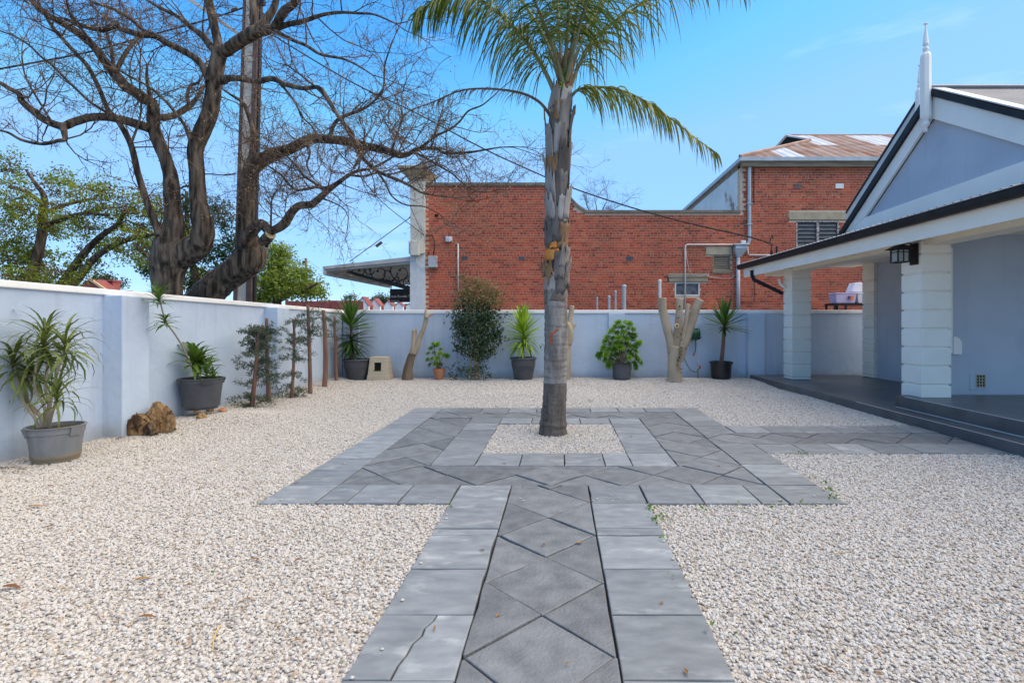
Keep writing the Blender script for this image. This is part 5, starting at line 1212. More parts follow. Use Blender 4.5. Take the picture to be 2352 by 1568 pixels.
# the trunk continues down to the street
t1, p1 = growtree('bare_tree', 'big leafless street tree forking low into two trunks behind the left wall', 'tree', (B1.x, B1.y, -.09),
    [('trunk', [(384, 930, 46), (384, 850, 40), (384, 780, 37), (384, 740, 36)], 0, 0)] + L1, 10.0, 0, 3, 118)
L2 = [
 ('trunk', [(395,905,45),(420,800,42),(445,720,40),(470,686,36),(492,660,35),(515,641,33),(545,620,33),(568,600,36),(575,580,35),(571,557,27),(566,516,20),(566,475,18.5),(568,434,17.5),(568,415,16),(572,390,14.5),(577,365,9),(578,348,5.5),(581,304,6),(567,253,5),(554,233,4),(527,216,2.5),(505,200,1.5)], 0, 0),
 ('limb', [(572,400,15),(588,380,16),(600,369,17),(632,354,14.5),(664,343,12.5),(698,326,11.5),(719,319,11),(753,320,10.5),(791,324,10.5),(822,331,10),(854,339,9.5),(886,346,9),(917,356,8),(938,354,6),(960,343,5),(1002,341,4),(1023,352,3.6),(1076,350,3),(1110,345,2.4),(1150,338,1.6)], 0, -1.6),
 ('limb', [(960,344,4),(979,329,3.4),(1002,312,3.2),(1033,297,2.9),(1055,280,2.5),(1076,255,2.2),(1110,240,1.8),(1150,205,1.3)], -1.3, -1.9),
 ('limb', [(757,318,7),(760,308,6),(765,291,5),(778,274,4.6),(801,263,4.2),(829,253,3.6),(855,236,3),(880,205,2.6),(884,150,2.2),(900,100,1.6)], -.8, -1.4),
 ('limb', [(810,320,6),(809,305,4.6),(791,284,4.2),(776,265,4),(763,248,3.6),(740,215,3),(700,180,2.4),(660,150,1.8)], -.9, -.4),
 ('limb', [(820,330,7),(827,354,5.4),(843,373,5),(865,392,4.6),(892,405,4.2),(922,417,3.8),(947,430,3.4),(970,443,2.8),(1010,450,2),(1050,455,1.5)], -1., -2.1),
 ('limb', [(865,392,3.4),(885,420,2.8),(900,450,2.2),(930,470,2),(975,475,1.6),(1010,492,1.2)], -1.4, -2.0),
 ('limb', [(900,350,4),(905,330,3),(915,300,2.6),(925,270,2)], -1.3, -1),
 ('limb', [(940,352,3.6),(955,352,3.2),(981,365,3),(1012,383,2.6),(1040,400,2.2),(1063,421,1.9),(1095,440,1.5),(1130,440,1.2)], -1.3, -2),
 ('limb', [(560,560,14),(580,530,14),(596,515,12.5),(608,520,11.5),(618,530,10.5),(630,528,10),(653,514,10.5),(672,485,9.5),(689,472,9),(714,470,8.6),(734,455,7.8),(755,436,6.8),(778,419,5.6),(799,404,4.8),(818,394,4),(854,386,3.2),(892,367,2.6),(915,350,2)], -.3, -1.2),
 ('limb', [(755,432,4.6),(727,430,4),(706,434,3.6),(681,436,3.2),(664,424,3),(649,405,2.7),(632,392,2.3),(611,378,1.8)], -.9, -.5),
 ('limb', [(744,438,4),(723,421,3.6),(698,404,3.2),(685,386,2.9),(664,364,2.4),(650,350,2)], -.8, -.2),
 ('limb', [(805,402,3.4),(833,405,2.7),(862,398,2.4),(890,392,1.6)], -1.1, -1.4),
 ('limb', [(812,388,3.6),(825,365,3),(840,350,2.4)], -1.1, -1.1),
 ('limb', [(622,521,2.6),(623,490,2.4),(625,455,2),(640,430,1.4),(668,380,1.1)], -.6, -.5),
 ('limb', [(625,455,1.5),(605,430,1.3),(590,425,1),(580,432,.9)], -.6, -.5),
 ('limb', [(700,325,3.4),(712,350,2.6),(705,380,2.2),(720,410,1.6)], -.7, -1.1),
 ('limb', [(735,455,2.2),(765,465,1.8),(790,480,1.4),(800,500,1)], -.9, -1.2),
]
B2 = P(480, 0, 11.0)
t2, p2 = growtree('bare_tree', 'leafless street tree with leaning base and long limb reaching right over the wall', 'tree', (P(395,0,11).x, 11.0, -.09), L2, 11.0, 0, 9, 104)
q = MB(); a = P(606, 556, 10.62); b = P(621, 538, 10.45); q.tube([a, b], [.11, .105], 14); q.build('cut_stub', M['bark'], t2)
q = MB(); q.tube([b, b + (b - a).normalized() * .006], [.10, .10], 14); q.build('cut_face', M['cutface'], t2)
q = MB(); q.tube([P(611, 566, 10.66), P(612, 565, 10.58)], [.075, .055], 12); q.build('knot', M['smooth_wood'], t2); q = MB(); q.tube([P(612, 565, 10.579), P(612, 565, 10.57)], [.035, .03], 10); q.build('knot_hole', M['dark'], t2)
# ------------------------------------------------------------ leafy trees
def leafy(name, label, base, limbs, Y0, clumps, m, nleaf, size, seed, group=None, mb_='bark', extra=None):
    t = thing(name, label, 'tree', base, group); r = random.Random(seed)
    for li, (nm, pts, d0, d1) in enumerate(limbs):
        k = len(pts); P3 = []
        for i, (x, y, hw) in enumerate(pts):
            Y = Y0 + d0 + (d1 - d0) * i / max(1, k - 1); p = P(x, y, Y); P3.append((p.x, p.y, p.z, hw / FP * Y))
        P3 = catmull(P3, 3); q = MB(); q.tube([p[:3] for p in P3], [p[3] for p in P3], 8, wob=.1); q.build(nm, M[mb_], t, smooth=True)
    tot = sum(c[2] * c[3] for c in clumps); tw = MB()
    for mi, mm in enumerate([m] + ([extra] if extra else [])):
        lb = LB(); nn = nleaf if mi == 0 else nleaf // 3
        for (x, y, rx, ry, dY) in clumps:
            n = int(nn * rx * ry / tot); c = P(x, y, Y0 + dY); rx3, rz3 = rx / FP * Y0, ry / FP * Y0
            ns = max(5, int(n / 26))
            for _ in range(ns):
                v = rv(r); rad = r.random() ** .5; sp_ = Vector((c.x + v.x * rx3 * rad, c.y + v.y * rx3 * rad * .8, c.z + v.z * rz3 * rad))
                dd = (sp_ - c); 
                if mi == 0 and r.random() < .35: tw.tube([c.lerp(sp_, .35) + rv(r) * .05, c.lerp(sp_, .7) + rv(r) * .12, sp_ + rv(r) * .1], [.02 * size * 8, .012 * size * 8, .004 * size * 8], 3, cap=False)
                for _ in range(int(n / ns)):
                    o_ = rv(r, .55) * size * r.uniform(.3, 3.2); o_.z -= abs(r.gauss(0, size * .6))
                    lb.quad(sp_ + o_, (rv(r) + Vector((0, 0, -.4))).normalized(), rv(r), size * r.uniform(.7, 1.5), size * .5, r.random(), size * .08)
        lb.build('crown' if mi == 0 else 'bronze_leaves', mm, t)
    if tw.f: kind(tw.build('twigs', M['twig'], t), 'stuff')
    return t
leafy('leafy_tree', 'bright green spreading tree with dark limbs at the far left behind the wall', (P(70, 0, 16).x, 16, -.09),
  [('trunk', [(60,760,17),(62,700,14),(70,650,11),(82,600,10),(96,540,9),(99,480,8),(101,450,6),(80,420,4),(60,390,2.5)], 0, 0), ('limb', [(110,690,10),(150,640,8.5),(190,585,7.5),(235,540,6.5),(270,515,5),(290,480,3)], .5, -.5),
   ('limb', [(130,700,9.5),(180,640,8),(220,590,7),(280,555,6),(340,540,4.5),(400,530,2.5)], .3, -.8), ('limb', [(100,520,6),(140,505,5),(190,490,4),(250,495,3)], 0, -.6), ('limb', [(100,490,5),(150,470,4),(220,455,3)], 0, .8),
   ('limb', [(310,560,4),(340,590,3.5),(370,620,2.4)], -.5, -.6), ('limb', [(100,470,5),(60,440,4),(20,430,3)], 0, .6)], 16,
  [(20,560,60,95,0),(70,590,80,60,.5),(50,470,70,70,-.5),(120,630,80,35,-1),(150,420,50,45,.4),(230,440,70,42,-.6),(290,480,75,52,0),(330,560,60,55,-.3),(250,560,70,35,.7),(130,520,55,45,.8),(20,380,45,45,0),(180,500,70,40,-.3),(350,480,50,60,.4),(60,640,90,22,-.6),(200,600,40,40,.5),(400,540,40,60,1)],
  'treeleaf', 17000, .082, 21, extra='treebrown')
leafy('leafy_tree', 'dark green bushy tree showing between the two bare trunks', (P(470, 0, 19).x, 19, -.09),
  [('trunk', [(470,760,8),(465,690,8),(440,600,7),(430,520,5),(428,440,3)], 0, 0)], 19,
  [(425,470,22,55,0),(430,540,24,40,0),(480,590,60,35,0),(520,560,35,40,0),(440,650,30,35,0),(500,640,50,40,.5),(335,560,26,60,.5),(500,470,26,30,.3),(520,500,28,35,0),(340,620,25,30,0)], 'treedark', 7500, .10, 22)
leafy('leafy_tree', 'sunlit pale green tree just right of the concrete utility pole', (P(640, 0, 22).x, 22, -.09),
  [('trunk', [(640,760,9),(638,700,9),(632,660,8),(640,620,6),(650,590,3)], 0, 0), ('limb', [(640,690,6),(670,675,5),(700,665,4),(730,650,2.5)], 0, -.4)], 22,
  [(640,600,40,38,0),(615,640,30,40,0),(650,650,50,38,-.4),(700,655,40,28,.5),(730,665,22,16,0),(600,685,30,22,0),(690,620,22,20,0),(640,570,24,18,0),(455,630,22,30,1.5),(470,660,24,20,1.5)], 'treeleaf2', 12000, .12, 23)
leafy('round_tree', 'small round dark tree on the skyline left of the brick chimney', (P(243, 0, 60).x, 60, -.09), [('trunk', [(243,700,3),(243,650,3)], 0, 0)], 60,
  [(243,643,36,15,0),(225,650,20,10,0),(265,650,22,10,0)], 'fargreen', 1600, .30, 24, group='trees on the skyline')
leafy('distant_tree', 'grey green distant tree above the row of white gables', (P(873, 0, 80).x, 80, -.09), [('trunk', [(873,735,2.5),(873,690,2)], 0, 0)], 80,
  [(875,686,22,14,0),(858,692,14,9,0),(893,690,12,10,0)], 'fargreen', 1500, .30, 25, group='trees on the skyline')
leafy('distant_tree', 'small wispy distant tree behind the tall potted yucca', (P(806, 0, 70).x, 70, -.09), [('trunk', [(806,735,2),(806,690,1.5)], 0, 0)], 70, [(806,684,12,12,0),(800,694,16,8,0)], 'fargreen', 500, .26, 26, group='trees on the skyline')
growtree('bare_tree', 'small leafless tree poking above the curved parapet behind the brick building', 'tree', (P(1375, 0, 27).x, 27, -.09),
   [('trunk', [(1375,740,3),(1375,520,2.2),(1372,490,1.6),(1368,465,1)], 0, 0), ('limb', [(1375,510,1.6),(1385,480,1.2),(1395,460,.8)], 0, 0), ('limb', [(1375,505,1.5),(1352,480,1.1),(1345,462,.7)], 0, .5), ('limb', [(1376,500,1.5),(1400,485,1),(1418,475,.7)], 0, -.5)], 27, 0, 15, 26, pods=False)
# ------------------------------------------------------------ utility pole and wires
up = thing('utility_pole', 'tall pole of concrete between two rusty steel rails behind the bare trees', 'pole', (P(568, 0, 14).x, 14, -.09))
UY = 14.0; b0, b1 = P(572, 740, UY), P(592, -60, UY)
def upr(x0, x1, x2, x3, m, nm, d0, d1):
    q = MB(); zb, zt = -.09, P(0, -60, UY).z
    def X(x, z):                       # pole leans and tapers: x picture col at base / top
        return P(x, 0, UY).x
    q.hexa([(P(x0,0,UY).x, UY-d0, zb), (P(x1,0,UY).x, UY-d0, zb), (P(x1,0,UY).x, UY+d1, zb), (P(x0,0,UY).x, UY+d1, zb), (P(x2,0,UY).x, UY-d0, zt), (P(x3,0,UY).x, UY-d0, zt), (P(x3,0,UY).x, UY+d1, zt), (P(x2,0,UY).x, UY+d1, zt)])
    return q.build(nm, M[m], up)
upr(536, 545, 567, 572, 'steel', 'steel_rail', .13, .13); upr(566, 578, 592, 600, 'steel', 'steel_rail', .13, .13); upr(545.2, 565.8, 572.2, 591.8, 'poleconc', 'concrete_core', .10, .10)
upr(578.5, 582, 600.3, 602.5, 'black', 'conduit', .05, .05)
q = MB(); q.tube([P(425, -8, 13.6), P(556, 84, 14)], .055, 4); q.build('stay_arm', M['poleconc'], up)
q = MB(); q.box((P(575,0,13.8).x, 13.75, P(0,12,13.8).z), (P(608,0,13.8).x, 13.86, P(0,0,13.8).z)); q.build('crossarm', M['black'], up)
q = MB(); q.tube([P(532, 26, 13.9), P(545, 19, 13.9)], .045, 7); q.build('insulator', M['steel'], up)
wires = [('overhead_wire', 'thick overhead cable crossing the branches at upper left to the pole', [P(-60,172,12), P(0,159,12.2), P(196,122,12.8), P(321,88,13.2), P(483,44,13.7), P(574,13,13.95)], .022),
 ('overhead_wire', 'twisted service cable sloping from the bare tree down to the verandah roof', [P(592,60,13.95), P(800,185,14), P(960,262,14), P(1109,341,13.9), P(1242,402,13.8), P(1310,430,13.8), P(1400,461,13.5), P(1500,491,13.2), P(1600,517,12.9), P(1700,539,12.6), P(1745,551,12.4), P(1775,562,12.3)], .018),
 ('overhead_wire', 'thin cable running down to the cream pilaster of the brick building', [P(594,120,13.9), P(700,260,15), P(832,412,16.5), P(880,466,17.3), P(944,517,18.05), P(962,531,18.1), P(976,541,18.2)], .012)]
for nm, lab, pts, rad in wires:
    q = MB(); cr_ = catmull([tuple(p) for p in pts], 4); q.tube(cr_, rad, 5); tag(q.build(nm, M['wire'], None, loc=pts[1]), lab, 'cable', 'overhead wires')
tp_ = thing('timber_pole', 'small distant timber pole with a box above the green tree', 'pole', (P(703, 0, 45).x, 45, -.09))
q = MB(); q.tube([(P(703,0,45).x, 45, -.09), (P(703,0,45).x, 45, P(0,594,45).z)], .11, 8); q.build('shaft', M['timber'], tp_); q = MB(); c = P(699.5, 602, 45); q.box((c.x-.1, 44.8, c.z-.2), (c.x+.1, 45.1, c.z+.1)); q.build('box', M['steel'], tp_)
# ------------------------------------------------------------ far buildings
fb = thing('white_shop', 'low white building with a row of little red roofed gables in the distance', 'building', (P(860, 0, 50).x, 50, -.09))
q = MB(); a, b = P(722, 0, 50), P(822, 0, 50); q.box((a.x, 50, -.09), (b.x, 50.4, P(0, 691.5, 50).z)); q.build('wall', M['farwhite'], fb)
q = MB(); q.box((P(818,0,50.5).x, 50.5, -.09), (P(836,0,50.5).x, 51, P(0, 688, 50).z)); q.box((P(722,0,50).x, 50.45, P(0, 694, 50).z), (P(836,0,50).x, 50.9, P(0, 689.5, 50).z)); q.build('roof', M['redroof'], fb)
for k, (x, y, w_, Y) in enumerate([(833, 682.6, 22, 48), (860, 686, 21, 52), (891, 690.8, 18, 58), (916, 694.8, 16, 64), (940, 697.5, 14, 70)]):
    ap_ = P(x, y, Y); l, r_ = P(x - w_*.55, 702, Y), P(x + w_*.62, 703, Y); bl, br = P(x - w_*.55, 730, Y), P(x + w_*.62, 730, Y)
    q = MB(); q.prism([Vector((bl.x, Y, -.09)), Vector((br.x, Y, -.09)), r_, ap_, l], (0, .3, 0)); g = q.build('gable_front', M['farwhite'], fb)
    q = MB(); e = Vector((0, -.1, .03)); q.prism([l + e, ap_ + e, ap_ + e + Vector((0, 0, .05)), l + e + Vector((-.05, 0, .0))], (0, 1.4, 0)); q.prism([r_ + e, ap_ + e, ap_ + e + Vector((0, 0, .05)), r_ + e + Vector((.05, 0, .0))], (0, 1.4, 0)); q.build('gable_roof', M['redroof'], g)
    q = MB(); q.box((bl.x - w_*.42/FP*Y, Y + .5, -.09), (bl.x - .02, Y + 4, P(0, 697, Y).z)); q.build('side_wall', M['redroof'], g)
wsn = thing('shop_banner', 'small blue banner with orange lettering on the distant white wall', 'banner', P(738, 700, 49.9))
a, b = P(728, 704, 49.9), P(749, 695.5, 49.9)
q = MB(); q.box((a.x, 49.86, a.z), (b.x, 49.93, b.z)); q.build('panel', M['blue'], wsn)
q = MB(); q.box((a.x+.06, 49.84, a.z+.07), (a.x+.42, 49.858, b.z-.09)); q.build('orange_patch', M['orange'], wsn); q = MB(); q.lathe((b.x-.27, 49.85, a.z+.09), [(.0, 0), (.13, .04), (.13, .17), (.02, .2)], 8, sy=.05); q.lathe((b.x-.1, 49.85, a.z+.1), [(.0, 0), (.08, .03), (.08, .14), (.02, .16)], 8, sy=.05); q.build('pale_figure', M['cutface'], wsn)
fh = thing('distant_house', 'red roofed distant house with brick chimney and pale bargeboard on the left', 'house', (P(230, 0, 55).x, 55, -.09))
q = MB(); a, b = P(170, 0, 55), P(330, 0, 55); q.box((a.x, 55, -.09), (b.x, 60, P(0, 672, 55).z)); q.build('wall', M['farwhite'], fh)
q = MB(); q.prism([P(166, 672, 54.8), P(246, 672, 54.8), P(204, 640, 54.8)], (0, 2, 0)); q.prism([P(214, 676, 56), P(300, 676, 56), P(296, 667, 57), P(222, 664, 57)], (0, .5, 0)); q.build('roof', M['redroof'], fh)
q = MB(); q.prism([P(204, 638, 54.7), P(252, 670, 54.7), P(246, 672, 54.7), P(202, 642, 54.7)], (0, .2, 0)); q.build('bargeboard', M['cutface'], fh)
q = MB(); a, b = P(237, 668, 57), P(259, 647, 57); q.box((a.x, 57, a.z), (b.x, 58, b.z)); q.box((a.x-.1, 56.9, b.z), (b.x+.1, 58.1, b.z+.18)); bevel(q.build('chimney', M['redroof'], fh), .03)
ff = thing('red_fence', 'low rust red fence at the foot of the pale green tree', 'fence', (P(700, 0, 40).x, 40, -.09))
q = MB(); a, b = P(655, 0, 40), P(835, 0, 40)
for k in range(12): x0 = a.x + (b.x - a.x) * k / 12; q.box((x0, 40, -.09), (x0 + (b.x-a.x)/12 - .03, 40.08, P(0, 691 + (k % 3) * .5, 40).z))
q.build('fence_panel', M['redroof'], ff)
# ============================================================ potted plants and garden things
def gY(x, y, it=3, zadd=0.):           # ground point under a picture point
    z = 0.
    for _ in range(it):
        p = G(x, y, z); z = gz(p.x, p.y) + .012 + zadd
    if p.y > 12.5: Y = 12.5 + .25 * min(1, p.y - 12.5); X = (x - CX) / FP * Y; p = Vector((X, Y, gz(X, Y) + .012))
    return p
def pot(t, c, rt, rb, h, m, style='round', lugs=0, az0=0., rimh=.045, band=True):
    c = Vector(c); q = MB()
    if style == 'round':
        pr = [(rb * .96, 0), (rb, .006), (rb * 1.02 + (rt - rb) * .3, h * .33), (rb + (rt - rb) * .56, h * .58), (rb + (rt - rb) * .68, h * .60), (rt * .93, h - rimh), (rt, h - rimh + .004), (rt * 1.03, h - rimh * .45), (rt * 1.0, h), (rt * .93, h), (rt * .90, h - .05), (rt * .88, h - .05)]
    else:
        pr = [(rb * .9, 0), (rb * .93, .03), (rb, .035), (rb + (rt*.92 - rb) * .5, h * .5), (rt * .93, h - rimh * 1.6), (rt * .965, h - rimh * 1.55), (rt * .97, h - .012), (rt * 1.02, h - .01), (rt * 1.02, h), (rt * .92, h), (rt * .90, h - .05), (rt * .88, h - .05)]
    q.lathe(c, pr, 40, cap=True); o = q.build('pot', M[m], t, smooth=True)
    sm = o.modifiers.new('edges', 'EDGE_SPLIT'); sm.split_angle = math.radians(38)
    q = MB(); q.lathe(c, [(.01, h - .03), (rt * .4, h - .025), (rt * .9, h - .035)], 24, cap=False); q.build('soil', M['soil'], t)
    for k in range(lugs):
        a = az0 + 2 * math.pi * k / lugs; q = MB(); w_ = .24; pts = []
        for s in range(7):
            aa = a + (s / 6 - .5) * w_ * 2
            pts.append(aa)
        vs = []
        for zz, e1 in ((h - rimh * 2.2, .0), (h - .012, .028)):
            for aa in pts: vs.append((c.x + (rt * .965 + e1) * math.cos(aa), c.y + (rt * .965 + e1) * math.sin(aa), c.z + zz))
            for aa in pts: vs.append((c.x + (rt * .94) * math.cos(aa), c.y + (rt * .94) * math.sin(aa), c.z + zz))
        fs = []
        for i in range(6): fs += [(i, i+1, 14+i+1, 14+i), (14+i, 14+i+1, 21+i+1, 21+i), (7+i, i, i+1, 7+i+1)]
        fs += [(0, 14, 21, 7), (6, 13, 27, 20)]
        q.add(vs, fs); q.build('handle', M[m], t)
    return o
GP = 'potted plants along the garden walls'
def stemtube(t, pts, rad, m, name='stem', n=7, wob=.08):
    cr_ = catmull([tuple(p) for p in pts], 4)
    if hasattr(rad, '__len__'):
        rr = [rad[0] + (rad[1] - rad[0]) * i / (len(cr_) - 1) for i in range(len(cr_))]
    else: rr = [rad] * len(cr_)
    q = MB(); q.tube(cr_, rr, n, wob=wob); return q.build(name, M[m], t, smooth=True)

# --- dracaena in the big weathered pot, far left
c = gY(94, 1064); c = Vector((c.x + .02, c.y + .14, c.z)); k = c.y / FP
dr = thing('potted_dracaena', 'drooping many stemmed dracaena in a big weathered grey pot at far left', 'potted plant', tuple(c), GP)
rt = 53 * k; pot(dr, c, rt, 43 * k, 80 * k, 'potweathered', 'tub', 3, -2.2)
q = MB(); q.lathe(c + Vector((0, 0, .002)), [(43*k*.935, .0), (43*k*.96, .03), (43*k*1.012, .037), (43*k*1.03, .075)], 40, cap=False); q.build('mud_stain', M['potmud'], dr, smooth=True)
top = c + Vector((0, 0, 80 * k - .03)); Yd = c.y
def D(x, y, dY=0.): return P(x, y, Yd + dY)
heads = []
for j, (pl, r0) in enumerate([([(88,985),(80,960),(58,930),(48,900),(38,860),(30,830)], 0), ([(92,985),(96,960),(75,940),(60,905),(62,870),(70,845)], .1), ([(100,984),(104,950),(98,925),(82,895),(80,860),(90,820),(100,790)], -.1),
     ([(106,984),(108,955),(112,925),(104,890),(108,850),(106,800),(104,775)], .05), ([(108,984),(112,950),(120,900),(132,850),(148,810),(150,790)], -.15), ([(112,984),(118,955),(126,930),(131,905)], -.2), ([(96,984),(90,950),(66,925),(44,895),(22,850)], .2)]):
    pts = [D(x, y, r0 * (i / len(pl))) for i, (x, y) in enumerate(pl)]; stemtube(dr, pts, (.016, .010), 'cutstem' if 'cutstem' in M else 'smooth_wood'); heads.append(pts[-1])
for j, h_ in enumerate(heads):
    head(dr, h_, 36 if j != 5 else 40, .52 if j != 5 else .42, .06, 'dracaena', 1.42, -.2, (.9, 1.6), seed=100 + j, stemlen=.13)
# --- rotten stump
c = gY(338, 1003); st = thing('wood_stump', 'weathered brown split tree stump lying against the left wall pier', 'stump', tuple(c))
k = c.y / FP
def rock(par, name, c, sx_, sy_, sz_, m, seed, sub=4, amp=.28, flat=False):
    bm = bmesh.new(); bmesh.ops.create_icosphere(bm, subdivisions=sub, radius=1)
    for v in bm.verts:
        d = v.co.normalized(); n_ = noise.noise(d * 1.3 + Vector((seed, 0, 0))) + .5 * noise.noise(d * 3.1 + Vector((0, seed, 0))) + .22 * noise.noise(d * 8 + Vector((0, 0, seed)))
        rg = .16 * abs(math.sin(math.atan2(d.y, d.x) * 6 + 3 * n_)) ** .5 
        v.co = d * (1 + amp * n_ - rg)
        v.co.x *= sx_; v.co.y *= sy_; v.co.z = max(-.25, v.co.z) * sz_
        if flat and v.co.z > sz_ * .72: v.co.z = sz_ * .72 + .03 * n_ * sz_
    me = bpy.data.meshes.new(name); bm.to_mesh(me); bm.free(); me.materials.append(M[m])
    return link(name, me, par, c)
p = gY(300, 1000); rock(st, 'stump_block', Vector((p.x + .02, p.y + .08, p.z + .07)), .16, .13, .25, 'log', 4.1, flat=True)
p = gY(352, 993); rock(st, 'stump_block', Vector((p.x, p.y + .10, p.z + .08)), .23, .16, .31, 'log', 8.7)
p = gY(335, 998); rock(st, 'stump_core', Vector((p.x, p.y + .03, p.z + .03)), .14, .09, .14, 'ringdark', 2.2, 3)
q = MB(); r = random.Random(4)
for _ in range(40):
    a = D(0, 0) ; b = Vector((p.x + r.uniform(-.12, .2), p.y + r.uniform(-.08, .02), p.z + r.uniform(.03, .22))); q.tube([b, b + Vector((r.uniform(-.08, .08), r.uniform(-.05, .0), r.uniform(-.08, .12)))], [.012, .005], 5)
q.build('splinters', M['log'], st)
# --- cordyline in the grey tub on bricks
c = P(463, 0, 7.8); c = Vector((c.x, 7.8, gz(c.x, 7.8) + .01)); k = c.y / FP
br = thing('brick_prop', 'broken bricks and clod propping up the grey tub of the cordyline', 'bricks', tuple(c))
for j, (x, y) in enumerate([(440, 948), (476, 945), (505, 946)]):
    p = gY(x, y); rock(br, 'brick_piece', Vector((p.x, p.y + .06, p.z + .012)), .07, .06, .045, 'terracotta' if j != 1 else 'log', j + 1.3, 2)
p = gY(459, 962); rock(br, 'clod', Vector((p.x, p.y + .04, p.z + .02)), .07, .06, .075, 'log', 5.2, 3)
cz = Vector((c.x, c.y, .165)); h = 70 * k
co_ = thing('potted_cordyline', 'cordyline with a lanky arching second stem in a grey tub by the left wall', 'potted plant', tuple(cz), GP)
pot(co_, cz, 45 * k, 36 * k, h, 'potgrey', 'tub', 4, -.75, rimh=.04); Yd = c.y
for j, (x, y, n, ln, e0, e1, dd) in enumerate([(443, 822, 40, .44, 1.45, .0, (.5, 1.1)), (456, 836, 26, .36, 1.3, .0, (.3, .8)), (475, 850, 24, .26, 1.3, .1, (.3, .8)), (490, 860, 14, .22, 1.2, .1, (.3, .8))]):
    hp = D(x, y, [0, .08, -.08, .05][j]); stemtube(co_, [Vector((hp.x * .6 + cz.x * .4, c.y, cz.z + h - .03)), hp], (.013, .010), 'petiole'); head(co_, hp, n, ln, .14, 'cordy', e0, e1, dd, seed=130 + j, stemlen=.12)
stemtube(co_, [Vector((cz.x - .02, c.y, cz.z + h - .03)), D(440, 840, -.1), D(420, 797, -.32), D(400, 765, -.55), D(384, 744, -.72), D(375, 720, -.82), D(366, 684, -.92), D(364, 668, -.95)], (.014, .008), 'smooth_wood')
head(co_, D(365, 678, -.93), 34, .27, .12, 'cordy', 1.4, .0, (.4, .9), seed=140, stemlen=.12)
head(co_, D(379, 731, -.78), 26, .25, .12, 'cordy', .9, -.2, (.4, .9), seed=141, stemlen=.10)
# --- row of trimmed conifers
def conifer(base, pts, hw, lab, nsp, m='redwood', topfree=.12, spread=26, y0=None, dense=1., frm=0., name='trimmed_conifer', side=None):
    b = gY(*base); k = b.y / FP; Y = b.y
    t = thing(name, lab, 'tree', (b.x, b.y, b.z), 'trimmed conifers and bare posts by the left wall')
    pp = [Vector((b.x, b.y, b.z - .03))] + [P(x, y, Y) for x, y in pts]; cr_ = catmull([tuple(p) for p in pp], 4); q = MB()
    q.tube(cr_, [hw * k * (1.25 - .4 * i / (len(cr_) - 1)) for i in range(len(cr_))], 9, wob=.14, seed=base[0]); q.build('trunk', M[m], t, smooth=True)
    q = MB(); tp = Vector(cr_[-1]); q.tube([tp - Vector((0, 0, .004)), tp + Vector((0, 0, .004))], [hw * k * .84] * 2, 9); q.build('cut_top', M['cutface'], t)
    r = random.Random(int(base[0])); lb = LB(); tw = MB()
    for _ in range(nsp):
        s = r.uniform(frm, 1 - topfree) * (len(cr_) - 1); j = int(s); c = Vector(cr_[j]).lerp(Vector(cr_[min(j+1, len(cr_)-1)]), s - j)
        az = r.uniform(0, 6.283) if side is None or r.random() < .35 else r.gauss(side, .6)
        d = Vector((math.cos(az), math.sin(az) * .6, r.uniform(-.15, .45))); L_ = spread * k * r.uniform(.4, 1.25)
        if c.x + d.x * L_ < wallx(c.y) + .05: d.x = abs(d.x)
        pts_ = [c]; v = d.normalized()
        for i in range(6): v = (v + rv(r) * .22 + Vector((0, 0, -.07))).normalized(); pts_.append(pts_[-1] + v * L_ / 6)
        tw.tube(pts_, [.005 * (1 - .12 * i) for i in range(7)], 3, cap=False)
        for i in range(1, 7):
            for _ in range(int(7 * dense)):
                dd = (v * .5 + rv(r)).normalized(); q0 = pts_[i] + rv(r) * .006; ln = r.uniform(.02, .05)
                for m_ in range(4):
                    q1 = q0 + dd * ln * .3; lb.quad(q1, (dd + rv(r) * .8).normalized(), rv(r), r.uniform(.022, .042), .010, r.random()); q0 = q1
    if nsp:
        kind(tw.build('twigs', M['redwood'], t), 'stuff'); lb.build('foliage', 'conifer', t)
    return t
conifer((578, 934), [(584, 885), (590, 830), (592, 785), (596, 765), (604, 747)], 4.2, 'bushiest small conifer with leafy sprays nearest along the left wall', 64, spread=40, topfree=.0, dense=1.3)
conifer((618, 924), [(616, 880), (614, 832), (612, 780), (613, 731)], 4.0, 'thin brown trimmed trunk standing beside the bushiest conifer', 16, spread=30, topfree=.2, dense=.8)
conifer((669, 914), [(673, 870), (675, 820), (676, 770), (674, 732)], 3.0, 'slender conifer with airy grey green sprays in front of the wall pier', 40, spread=38, topfree=.02, dense=1.)
conifer((713, 903), [(712, 850), (711, 800), (709, 750), (707, 701)], 3.8, 'tallest thin trunk reaching the wall top with a few high sprays', 18, spread=38, topfree=.1, frm=.55, dense=.9)
conifer((745, 889), [(748, 850), (748, 800), (746, 750), (743, 712)], 4.8, 'thickest bare reddish post in the row by the left wall', 7, spread=26, topfree=.08, frm=.8, dense=.8)
conifer((773, 880), [(771, 830), (771, 790), (769, 760), (769, 724)], 3.2, 'thin bare reddish post right beside the potted yucca in the corner', 6, spread=24, topfree=.08, frm=.6, dense=.8)
